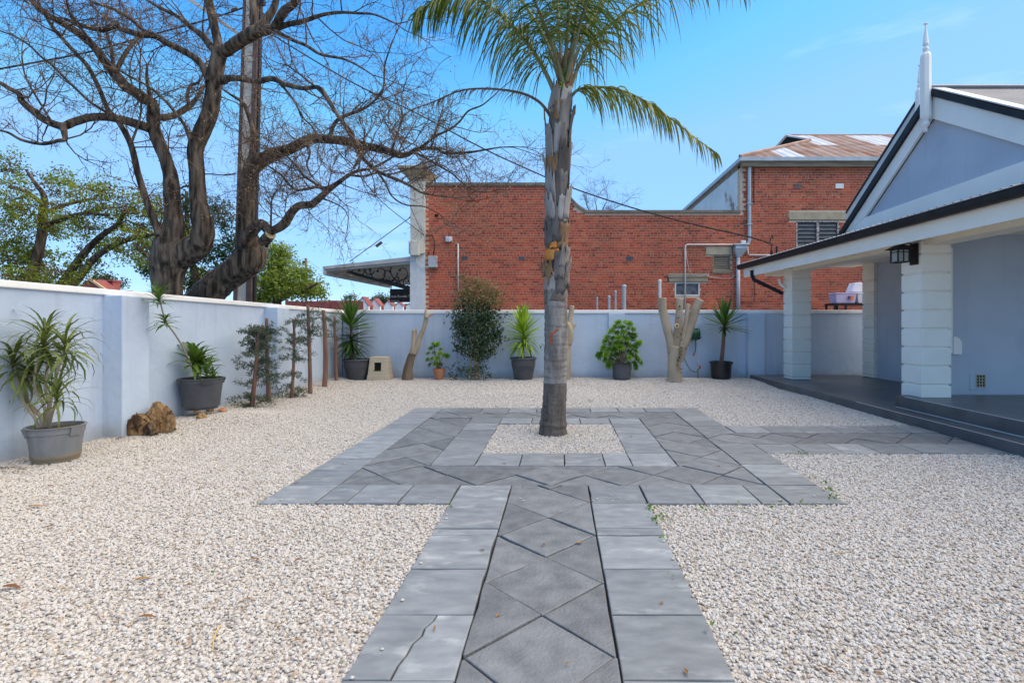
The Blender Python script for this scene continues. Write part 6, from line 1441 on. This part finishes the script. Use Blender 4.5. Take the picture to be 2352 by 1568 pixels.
# --- yucca in the corner
c = gY(812, 874); c = Vector((c.x, min(c.y + .2, 12.72), c.z)); k = c.y / FP; Yd = c.y
y1_ = thing('potted_yucca', 'tall dark green spiky yucca in a ribbed grey pot in the wall corner', 'potted plant', tuple(c), GP)
pot(y1_, c, 30.5 * k, 21 * k, 48 * k, 'potgrey', 'round')
stemtube(y1_, [c + Vector((0, 0, .3)), D(808, 800), D(807, 750), D(806, 715)], (.045, .025), 'stick')
head(y1_, D(806, 730), 74, .66, .095, 'yucca', 1.45, .0, (.03, .12), seed=150, stemlen=.30)
head(y1_, D(808, 772), 70, .60, .095, 'yuccadark', .35, -.8, (.05, .25), seed=151, stemlen=.25)
head(y1_, D(820, 808), 16, .27, .11, 'yuccadark', 1.2, -.1, (.1, .3), seed=152); head(y1_, D(798, 815), 14, .25, .11, 'yuccadark', 1.1, -.2, (.1, .3), seed=153)
# --- beige pet box
c = gY(866, 873); k = (c.y + .2) / FP; x0, x1 = -25 * k, 25.5 * k; h = 53 * k; tt = 3.4 * k
lb_ = thing('pet_toilet', 'beige plastic hooded cat toilet with a square dark opening', 'cat toilet', tuple(c))
q = MB(); cx, cy, cz0 = c.x, c.y + .02, c.z - .01
def fr(x0, x1, y0, y1, z0, X0, X1, Y0, Y1, z1, mb_): mb_.hexa([(cx+x0, cy+y0, cz0+z0), (cx+x1, cy+y0, cz0+z0), (cx+x1, cy+y1, cz0+z0), (cx+x0, cy+y1, cz0+z0), (cx+X0, cy+Y0, cz0+z1), (cx+X1, cy+Y0, cz0+z1), (cx+X1, cy+Y1, cz0+z1), (cx+X0, cy+Y1, cz0+z1)])
fr(x0, x1, 0, .4, 0, x0+.01, x1-.01, .01, .39, 11*k, q); bevel(q.build('base', M['beige'], lb_), .012)
q = MB(); lo_, hi_ = 22 * k, 40 * k
def lerpx(z): s = (z - 11*k) / (h - 11*k); return s
def sect(z0, z1, xa=None, xb=None):
    s0, s1 = lerpx(z0), lerpx(z1); f = lambda s: (x0 + .02 + s * tt, x1 - .02 - s * tt, .02 + s * .06, .38 - s * .05)
    a, b = f(s0), f(s1); return a, b
for z0, z1, cut in [(11*k, lo_, 0), (hi_, h, 0)]:
    a, b = sect(z0, z1); fr(a[0], a[1], a[2], a[3], z0, b[0], b[1], b[2], b[3], z1, q)
a, b = sect(lo_, hi_); xl_, xr2 = -9.5 * k, 6.5 * k
fr(a[0], xl_, a[2], a[3], lo_, b[0], xl_, b[2], b[3], hi_, q); fr(xr2, a[1], a[2], a[3], lo_, xr2, b[1], b[2], b[3], hi_, q)
bevel(q.build('hood', M['beige'], lb_), .008)
q = MB(); fr(xl_, xr2, a[2] + .06, a[2] + .07, lo_, xl_, xr2, b[2] + .06, b[2] + .07, hi_, q); q.build('opening', M['dark'], lb_)
q = MB(); fr(xl_ - .006, xr2 + .006, a[2] - .008, a[2] + .0, lo_ - .008, xl_ - .006, xr2 + .006, a[2] - .006, a[2], lo_ + .004, q); q.build('opening_rim', M['black'], lb_)
# --- forked stick stump
def stump(name, lab, base, limbs, Yoff, m, cut='cutface', topm=None, hwk=1.):
    b = gY(*base); b = Vector((b.x, b.y + Yoff, b.z)); Y = b.y; k = Y / FP
    t = thing(name, lab, 'tree stump', tuple(b), 'pruned tree stumps along the back wall')
    for li, (pts, dY, mm) in enumerate(limbs):
        pp = []; n_ = len(pts)
        for i, (x, y, hw) in enumerate(pts):
            p = P(x, y, Y + dY * i / n_); z = p.z if not (li == 0 and i == 0) else b.z - .05
            pp.append((p.x, p.y, z, hw * k))
        cr_ = catmull(pp, 5); q = MB(); q.tube([c_[:3] for c_ in cr_], [c_[3] for c_ in cr_], 16, wob=.10, seed=li * 2.3 + base[0]); q.build('trunk' if li == 0 else 'limb', M[mm], t, smooth=True)
        d = (Vector(cr_[-1][:3]) - Vector(cr_[-2][:3])).normalized(); e = Vector(cr_[-1][:3])
        q = MB(); q.tube([e - d * .002, e + d * .006], [cr_[-1][3] * .93] * 2, 16); q.build('cut_face', M[cut], t)
    return t
stump('tree_stump', 'slim forked tree stump with dark base leaning against the back wall', (935, 868), [([(935,872,13.5),(938,846,10.5),(944,822,9),(951,806,8)], .05, 'stick'), ([(949,812,8),(958,795,6.5),(964,775,5.6),(974,752,5),(979,728,5.4),(978,710,2.2)], .1, 'smooth_wood'), ([(947,812,7),(949,794,5),(950,775,4.4),(950.5,757,4)], -.05, 'smooth_wood'), ([(951,780,3),(955,766,2.4),(955.5,754,2)], -.05, 'smooth_wood'), ([(979,730,4.5),(986,723,3.6),(993,720,2.8)], .1, 'smooth_wood')], .05, 'stick')
# --- terracotta pot
def rosettemesh(k_):
    if ('ros', k_) in shared: return shared[('ros', k_)]
    r = random.Random(k_ + 70); vs = []; fs = []
    for ring, (n, el, ln) in enumerate([(7, 1.1, .55), (10, .65, .85), (12, .2, 1.0), (8, -.25, .95)]):
        for i in range(n):
            az = 2 * math.pi * (i + .5 * (ring % 2)) / n + r.uniform(-.1, .1); e = el + r.uniform(-.12, .12); l = ln * r.uniform(.85, 1.1); w_ = .17
            d = Vector((math.cos(az) * math.cos(e), math.sin(az) * math.cos(e), math.sin(e))); s = Vector((-math.sin(az), math.cos(az), 0)); up_ = d.cross(s) * -1
            b = len(vs); vs += [d*.05, d*l*.45 - s*w_*.6 + up_*.03, d*l*.8 - s*w_, d*l - up_*.06, d*l*.8 + s*w_, d*l*.45 + s*w_*.6 + up_*.03]
            fs.append((b, b+1, b+2, b+3)); fs.append((b, b+3, b+4, b+5))
    me = bpy.data.meshes.new('rosette'); me.from_pydata(vs, [], fs); me.materials.append(M['aeonium']); me.update(); shared[('ros', k_)] = me; return me
def rosette(par, c, s, d):
    o = bpy.data.objects.new('rosette', rosettemesh(R.randrange(4))); COL.objects.link(o); o.parent = par
    qt = Vector(d).normalized().to_track_quat('Z', 'Y'); o.matrix_local = Matrix.Translation(Vector(c) - ORG[par.name]) @ qt.to_matrix().to_4x4() @ Matrix.Rotation(R.uniform(0, 6.28), 4, 'Z') @ Matrix.Scale(s, 4)
def aeonium(t, spots, root, k, size, seed):
    r = random.Random(seed)
    for j, (x, y) in enumerate(spots):
        dy = r.uniform(-.13, .13); c = P(x, y, Yd + dy); s = size * k * r.uniform(.85, 1.2)
        if j % 2 == 0: stemtube(t, [root, root.lerp(c, .5) + Vector((r.uniform(-.03, .03), 0, .03)), c], (.013, .007), 'stick', n=5)
        d = (c - root).normalized() + Vector((0, -.5, .25)); rosette(t, c, s, d)
c = gY(1006, 869); c = Vector((c.x, min(c.y + .2, 12.72), c.z)); k = c.y / FP; Yd = c.y
tpot = thing('potted_aeonium', 'small lime green aeonium in a terracotta pot by the back wall', 'potted plant', tuple(c), GP)
pot(tpot, c, 14.3 * k, 9.5 * k, 25 * k, 'terracotta', 'tub', rimh=.03)
aeonium(tpot, [(990,800),(1002,795),(1012,802),(984,812),(997,811),(1010,812),(1020,815),(1026,818),(992,824),(1004,824),(982,826),(1000,836),(1011,838),(988,838),(1008,844),(1005,790),(995,790)], c + Vector((0, 0, 25*k - .02)), k, 8.0, 5)
def sprig(name, lab, cat, pts, n, m, size, seed, spread, base=None, par=None, Y=None, elong=2.):
    r = random.Random(seed); PP = [P(x, y, Y) for x, y in pts]; t = par or thing(name, lab, cat, base or tuple(PP[0])); cr_ = [Vector(p) for p in catmull([tuple(p) for p in PP], 4)]
    q = MB(); q.tube(cr_, .005, 4); q.build('stem', M['stick'], t); lb = LB()
    for _ in range(n):
        p = cr_[r.randrange(len(cr_))] + rv(r) * spread * r.random(); lb.quad(p, (rv(r) + Vector((0, 0, -.3))).normalized(), rv(r), size * r.uniform(.7, 1.3), size / elong, r.random(), size * .08)
    lb.build('foliage', m, t); return t
b = gY(1040, 870); Ys = b.y + .05
sp_ = thing('dark_creeper', 'dark leafy sprig trailing beside the terracotta pot', 'plant', tuple(b))
for j, pl in enumerate([[(1047,871),(1038,855),(1028,845)], [(1045,872),(1050,850),(1056,830)], [(1048,871),(1036,862),(1034,872)]]):
    PP = [P(x, y, Ys) for x, y in pl]; sprig('', '', '', pl, 26, 'bushdark', .055, 60 + j, .09, par=sp_, Y=Ys)
# --- big glossy shrub
b = gY(1092, 867); Ys = 12.68; k = Ys / FP
bs = thing('glossy_shrub', 'tall glossy dark green shrub with browning top against the back wall', 'shrub', (b.x, Ys, b.z))
for j, pl in enumerate([[(1078,872),(1080,840),(1083,800),(1075,750),(1070,700)], [(1088,872),(1090,830),(1092,780),(1095,730),(1100,680)], [(1098,872),(1100,835),(1104,800),(1115,750),(1125,700)], [(1094,872),(1096,838),(1098,800),(1088,720),(1085,660)], [(1072,868),(1076,850),(1080,830)], [(1100,862),(1112,868),(1122,869)]]):
    stemtube(bs, [P(x, y, Ys + .04 * (j % 3 - 1)) for x, y in pl], (.035 if j < 4 else .02, .006), 'smooth_wood', 'trunk' if j < 4 else 'root')
r = random.Random(77)
def blobleaves(lb, spots, n, size, el, Y, r, dens=1., bend=.1, down=.35):
    tot = sum(a * b for _, _, a, b in spots)
    for x, y, rx, ry in spots:
        c = P(x, y, Y)
        for _ in range(int(n * rx * ry / tot)):
            v = rv(r); s = r.random() ** .4 * (.72 + .75 * noise.noise(v * 1.9 + Vector((x * .11, y * .07, 0))) + .28); p = Vector((c.x + v.x * rx * k * s, c.y + v.y * rx * k * s * .7, c.z + v.z * ry * k * s))
            lb.quad(p, (rv(r) + Vector((0, 0, -down))).normalized(), rv(r) + Vector((0, -.4, .3)), size * r.uniform(.7, 1.3), size / el, r.random(), size * bend)
lb = LB(); blobleaves(lb, [(1095,740,58,46),(1085,790,42,34),(1118,775,40,34),(1120,730,30,30),(1060,735,26,25),(1058,765,20,22),(1140,765,16,18),(1100,815,30,18),(1050,800,12,9),(1130,805,10,10),(1095,700,40,24),(1070,690,20,24)], 4600, .08, 2.2, Ys, r); lb.build('dark_foliage', 'bushdark', bs)
lb = LB(); blobleaves(lb, [(1100,682,54,26),(1078,668,34,24),(1128,672,26,26),(1070,640,16,12),(1058,635,10,8),(1090,645,20,10),(1135,690,18,24),(1150,695,8,10),(1052,698,18,8),(1045,705,8,8),(1110,655,24,18)], 2600, .06, 2.3, Ys, r); lb.build('browning_foliage', 'bushtop', bs)
lb = LB(); 
for _ in range(420):
    c = P(r.uniform(1060, 1140), r.uniform(650, 705), Ys + r.uniform(-.2, .2)); lb.quad(c, Vector((r.uniform(-.5, .5), 0, r.uniform(-1, 1))), Vector((0, -1, 0)), r.uniform(.06, .16), .008, r.random())
lb.build('dry_stems', 'dry', bs)
lb = LB(); blobleaves(lb, [(1062,848,18,12),(1055,860,8,6),(1105,845,22,12),(1115,860,18,8),(1085,850,22,14),(1100,825,12,10),(1040,840,9,7),(1128,862,8,5)], 420, .06, 2.2, Ys - .12, r); lb.build('low_foliage', 'bushdark', bs)
# --- lime yucca
c = gY(1201, 871); c = Vector((c.x, min(c.y + .2, 12.72), c.z)); k = c.y / FP; Yd = c.y
y2_ = thing('potted_yucca', 'lime green yucca with drooping lower leaves in a dark pot left of the palm', 'potted plant', tuple(c), GP)
pot(y2_, c, 30 * k, 20.5 * k, 50 * k, 'potgrey', 'round')
stemtube(y2_, [c + Vector((0, 0, .35)), D(1202, 790), D(1202, 745)], (.03, .02), 'stick')
head(y2_, D(1202, 748), 66, .62, .095, 'yuccalime', 1.52, .3, (.03, .10), seed=160, stemlen=.22)
head(y2_, D(1202, 778), 60, .58, .10, 'yuccalime', .75, -.45, (.5, .9), seed=161, stemlen=.16)
# --- stump behind the palm
stump('tree_stump', 'pale cut trunk half hidden directly behind the palm', (1297, 868), [([(1298,872,13),(1299,830,12),(1301,790,11),(1305,765,10)], .0, 'smooth_wood'), ([(1304,790,10),(1308,765,9.5),(1305,750,8),(1302,743,6.5)], -.12, 'smooth_wood'), ([(1305,768,8),(1309,740,6.5),(1312,715,6),(1314,703,5.8)], .08, 'smooth_wood'), ([(1307,770,5),(1314,755,4.5),(1321,744,4)], .02, 'smooth_wood')], .05, 'smooth_wood')
sprig('leafy_shoot', 'tiny green shoot poking out left of the palm trunk', 'plant', [(1262, 800), (1250, 792), (1241, 796)], 9, 'ivy', .07, 3, .05, Y=12.7, base=tuple(P(1262, 800, 12.7)), elong=2.)
# --- big aeonium
c = gY(1430, 873); c = Vector((c.x, min(c.y + .2, 12.72), c.z)); k = c.y / FP; Yd = c.y
ae = thing('potted_aeonium', 'big bushy bright green aeonium overflowing its dark pot right of the palm', 'potted plant', tuple(c), GP)
pot(ae, c, 23 * k, 20 * k, 36 * k, 'potgrey', 'tub', rimh=.02)
root = c + Vector((0, 0, 36 * k - .02))
aeonium(ae, [(1420,742),(1436,740),(1446,745),(1412,752),(1428,752),(1443,755),(1455,757),(1404,762),(1417,765),(1431,766),(1446,768),(1457,770),(1394,776),(1408,778),(1421,777),(1438,779),(1452,778),(1390,786),(1402,790),(1414,790),(1386,800),(1399,802),(1411,804),(1425,798),(1464,790),(1470,786),(1458,797),(1446,796),(1381,812),(1393,814),(1405,816),(1417,815),(1430,812),(1444,808),(1459,808),(1379,820),(1391,826),(1404,828),(1418,830),(1432,826),(1446,822),(1460,822),(1400,838),(1414,842),(1427,840),(1441,836),(1456,834),(1466,826),(1418,852),(1431,850),(1445,846),(1459,842),(1428,859),(1436,855),(1433,763),(1424,790),(1438,790),(1450,815),(1470,833),(1374,815)], root, k, 10.5, 8)
# --- big pruned trunk with ivy
bt = stump('tree_stump', 'big pale pruned tree trunk with four cut limbs and ivy by the back wall', (1549, 873), [([(1549,876,18),(1549,850,15.5),(1549,820,15),(1552,795,15.5)], .0, 'smooth_wood'),
  ([(1543,810,10),(1540,785,10),(1533,755,10),(1526,728,10),(1521,705,10),(1521,684,9.6)], -.05, 'smooth_wood'), ([(1552,806,10),(1554,780,9.5),(1558,750,9),(1560,715,8.3),(1562,684,8)], -.1, 'smooth_wood'),
  ([(1562,800,9),(1570,770,7),(1576,740,6.2),(1579,715,5.6),(1581,699,5.4)], .12, 'smooth_wood'), ([(1560,830,9),(1568,805,9),(1578,775,9),(1588,745,9.4),(1597,712,9.8),(1608,688,9.8)], .02, 'smooth_wood')], .05, 'smooth_wood')
Yb = gY(1549, 873).y + .05
for x, y, s in [(1561, 703, .05), (1555, 748, .055), (1558, 729, .03)]:
    q = MB(); c = P(x, y, Yb - .10 - .085); q.tube([c + Vector((0, .03, 0)), c, c + Vector((0, -.004, 0))], [s * 1.1, s, s * .5], 12); q.build('knot', M['cutface'] if s > .05 else M['smooth_wood'], bt); q = MB(); q.tube([c + Vector((0, -.0045, 0)), c + Vector((0, -.008, 0))], [s * .4] * 2, 8); q.build('knot_hole', M['dark'], bt)
iv = thing('ivy', 'ivy climbing up the pale pruned trunk with four cut limbs', 'ivy', tuple(P(1562, 850, Yb - .2)))
sprig('', '', '', [(1564, 850), (1556, 835), (1562, 818), (1560, 800), (1565, 780), (1564, 762)], 46, 'ivy', .06, 31, .09, par=iv, Y=Yb - .17)
sprig('', '', '', [(1562, 812), (1572, 800), (1578, 790)], 16, 'ivy', .055, 32, .06, par=iv, Y=Yb - .17)
sprig('leafy_shoot', 'small pale leaves showing between the cut limbs above the wall', 'plant', [(1533, 706), (1544, 694), (1552, 698)], 22, 'bushtop', .06, 33, .10, Y=Yb + .45, base=tuple(P(1533, 706, Yb + .45)))
# --- hose reel, hose, tap
Yr = 13.0; hr = thing('hose_reel', 'wall mounted reel of green garden hose behind the pruned trunk', 'hose reel', tuple(P(1598, 768, Yr)))
c = P(1596, 768, Yr); q = MB(); kk = Yr / FP
for s in (-10, 10):
    q.lathe(Vector((0, 0, 0)), [(0, 0)] , 3) if False else None
q.tube([P(1585, 756, Yr-.16), P(1606, 754, Yr-.16), P(1607, 762, Yr-.16), P(1603, 780, Yr-.16), P(1584, 782, Yr-.16)], .009, 6); q.tube([P(1603, 780, Yr-.16), P(1612, 774, Yr-.14)], .008, 6)
q.tube([P(1585, 756, Yr-.16), P(1584, 782, Yr-.16)], .009, 6); q.box((c.x-.08, Yr-.15, c.z-.02), (c.x+.08, Yr+.13, c.z+.02)); q.box((c.x-.10, Yr+.08, c.z-.12), (c.x+.10, Yr+.138, c.z+.14)); q.build('bracket', M['black'], hr)
q = MB()
for i in range(8): 
    x = c.x - .10 + i * .026; n = 18; rr = .105 + .012 * (i % 2)
    q.tube([(x + .02 * j / n, Yr - .03 + rr * math.cos(2*math.pi*j/n), c.z + rr * math.sin(2*math.pi*j/n)) for j in range(n + 1)], .013, 6)
q.build('hose', M['greenplastic'], hr, smooth=True)
q = MB(); q.tube(catmull([tuple(P(x, y, Yr-.14)) for x, y in [(1597, 765), (1598, 790), (1597, 805), (1594, 812)]], 5), .012, 6); q.build('hose_end', M['greenplastic'], hr, smooth=True)
q = MB(); q.tube([P(1594.5, 810, Yr-.14), P(1592.5, 817, Yr-.14)], .016, 8); q.build('hose_fitting', M['redplastic'], hr)
tp2 = thing('garden_tap', 'standpipe garden tap with a red hose connector near the back wall', 'tap', tuple(gY(1603, 863)))
b = gY(1603, 863); k = b.y / FP
q = MB(); q.tube([(b.x, b.y, b.z - .05), (b.x, b.y, P(0, 846, b.y).z)], .012, 6); q.box((b.x-.015, b.y-.012, b.z-.05), (b.x+.02, b.y+.02, b.z+.12)); q.build('stake', M['timber'], tp2)
q = MB(); z = P(0, 832, b.y).z; q.tube([(b.x, b.y, P(0,846,b.y).z), (b.x-.005, b.y, z)], .016, 8); q.tube([(b.x-.03, b.y, z+.01), (b.x+.02, b.y, z+.01)], .009, 6); q.build('tap_body', M['galv'], tp2)
q = MB(); z2 = P(0, 842, b.y).z; q.tube([(b.x+.03, b.y-.03, z2+.03), (b.x+.045, b.y-.04, z2-.04)], .022, 8); q.build('connector', M['redplastic'], tp2); q = MB(); q.tube([(b.x+.045, b.y-.04, z2-.04), (b.x+.047, b.y-.04, z2-.055)], .019, 8); q.build('connector_ring', M['yellow'], tp2)
q = MB(); q.tube(catmull([tuple(P(x, y, b.y - .04)) for x, y in [(1571, 815), (1574, 828), (1583, 845), (1592, 853), (1600, 854), (1604, 849), (1605, 846)]], 5), .010, 6)
tag(q.build('loose_hose', M['greenplastic'], None, smooth=True, loc=P(1590, 850, b.y)), 'thin green hose looping from the pruned trunk to the garden tap', 'hose')
# --- yucca on a tall stem
c = gY(1661, 870); c = Vector((c.x, min(c.y + .2, 12.72), c.z)); k = c.y / FP; Yd = c.y
y3_ = thing('potted_yucca', 'yucca with a bare brown stem in a wide black tub on the right', 'potted plant', tuple(c), GP)
pot(y3_, c, 26 * k, 22 * k, 39 * k, 'potblack', 'tub', 3, -.3, rimh=.03)
stemtube(y3_, [c + Vector((0, 0, .33)), D(1660, 800), D(1662, 770), D(1664, 745)], (.052, .036), 'redwood', wob=.2)
head(y3_, D(1664, 740), 64, .72, .08, 'yucca', 1.5, -.35, (.02, .12), seed=170, stemlen=.15)
place_leaf(leafmesh('dead_leaf', .03, .1, 'deadleaf'), y3_, D(1672, 760), -.35, -.95, .36)
# --- fallen leaves, weeds, twigs on the gravel
def fallenleaf(x, y, ln, az, lab, m='fallen', w_=.34):
    p = gY(x, y); me = leafmesh('fallen_leaf', w_, .25, m, seg=4, fold=.25)
    o = bpy.data.objects.new('fallen_leaf', me); COL.objects.link(o); o.matrix_world = Matrix.Translation(Vector((p.x, p.y, p.z + .012))) @ Matrix.Rotation(az, 4, 'Z') @ Matrix.Scale(ln, 4)
    tag(o, lab, 'leaf', 'fallen leaves on the gravel')
fallenleaf(318, 1422, .075, .25, 'largest curled brown leaf on the left gravel'); fallenleaf(311, 1335, .075, .5, 'narrow brown leaf on the gravel above the largest one'); fallenleaf(4, 1352, .10, .1, 'pale brown leaf at the left edge of the gravel')
fallenleaf(105, 1214, .06, 1.2, 'upright brown leaf on the gravel near the weathered pot'); fallenleaf(70, 1165, .08, .2, 'long brown leaf on the gravel in front of the weathered pot'); fallenleaf(572, 1290, .06, .6, 'orange leaf on the gravel left of the paved path')
fallenleaf(108, 1118, .06, .1, 'yellow leaf on the gravel just below the weathered pot'); fallenleaf(362, 1376, .05, 1.4, 'small dark red leaf near the largest curled leaf'); fallenleaf(1326, 1250, .035, .3, 'tiny orange seed fluff lying on the dark diamond paving', 'fallen', .9)
fallenleaf(1925, 1275, .05, .3, 'small brown leaf beside the right edge of the path'); r = random.Random(3); fl_ = LB()
for _ in range(60):
    p = gY(r.uniform(10, 2340), r.choice([r.uniform(1180, 1560), r.uniform(900, 1150)])); az = r.uniform(0, 6.3); fl_.quad(Vector((p.x, p.y, p.z + .012)), Vector((math.cos(az), math.sin(az), .1)), Vector((0, 0, 1)), r.uniform(.025, .055), r.uniform(.010, .022), r.random(), .006)
if True:
    kind(tag(fl_.build('small_leaves', 'fallen', None, loc=gY(700, 1300)), 'small dry leaves scattered over the gravel', 'litter'), 'stuff')  # separate small fallen leaves, joined into one mesh
fallenleaf(560, 1380, .04, .5, 'small tan leaf left of the path border')
q = MB(); q.tube(catmull([tuple(Vector((p.x, p.y, p.z + .015))) for p in [gY(489, 1500), gY(491, 1475), gY(498, 1455), gY(508, 1442)]], 4), .0025, 5); tag(q.build('yellow_stalk', M['yellow'], None, loc=gY(490, 1490)), 'thin yellow leaf stalk lying on the left gravel', 'stalk')
r = random.Random(12); wl = LB()
for x, y, n in [(1917, 1148, 14), (1905, 1128, 12), (1893, 1112, 8), (1866, 1098, 7), (1495, 1172, 16), (1507, 1195, 18), (1512, 1200, 8), (1535, 1190, 5), (1610, 1168, 5), (1790, 1166, 8), (1700, 1168, 4), (1855, 1162, 8), (1530, 1245, 4), (1300, 1002, 5), (1560, 1330, 4), (1023, 1168, 5), (590, 1160, 3), (1850, 1045, 10), (1830, 1043, 6), (500, 1320, 3), (1645, 1455, 6)]:
    p = gY(x, y)
    for _ in range(n): c = Vector((p.x + r.gauss(0, .03), p.y + r.gauss(0, .03), p.z + .01 + r.uniform(0, .02))); wl.quad(c, rv(r) + Vector((0, 0, .5)), rv(r) + Vector((0, 0, 1)), .026, .018, r.random())
tag(wl.build('weeds', 'weed', None, loc=gY(1500, 1190)), 'small green weeds sprouting along the edges of the paving', 'weeds')
q = MB()
for _ in range(50):
    x, y = [(r.uniform(0, 60), r.uniform(1075, 1088)), (r.uniform(225, 300), r.uniform(1005, 1012)), (r.uniform(700, 790), 905 - r.uniform(0, 28)), (r.uniform(1570, 1700), r.uniform(862, 876))][r.randrange(4)]
    p = gY(x, y); d = Vector((r.uniform(-1, 1), r.uniform(-1, 1), .15)) * r.uniform(.03, .07); q.tube([(p.x, p.y, p.z+.008), (p.x + d.x, p.y + d.y, p.z + .012 + abs(d.z))], [.004, .002], 4)
kind(tag(q.build('leaf_litter', M['twig'], None, loc=gY(730, 890)), 'dark twigs and litter scattered along the foot of the walls', 'litter'), 'stuff')
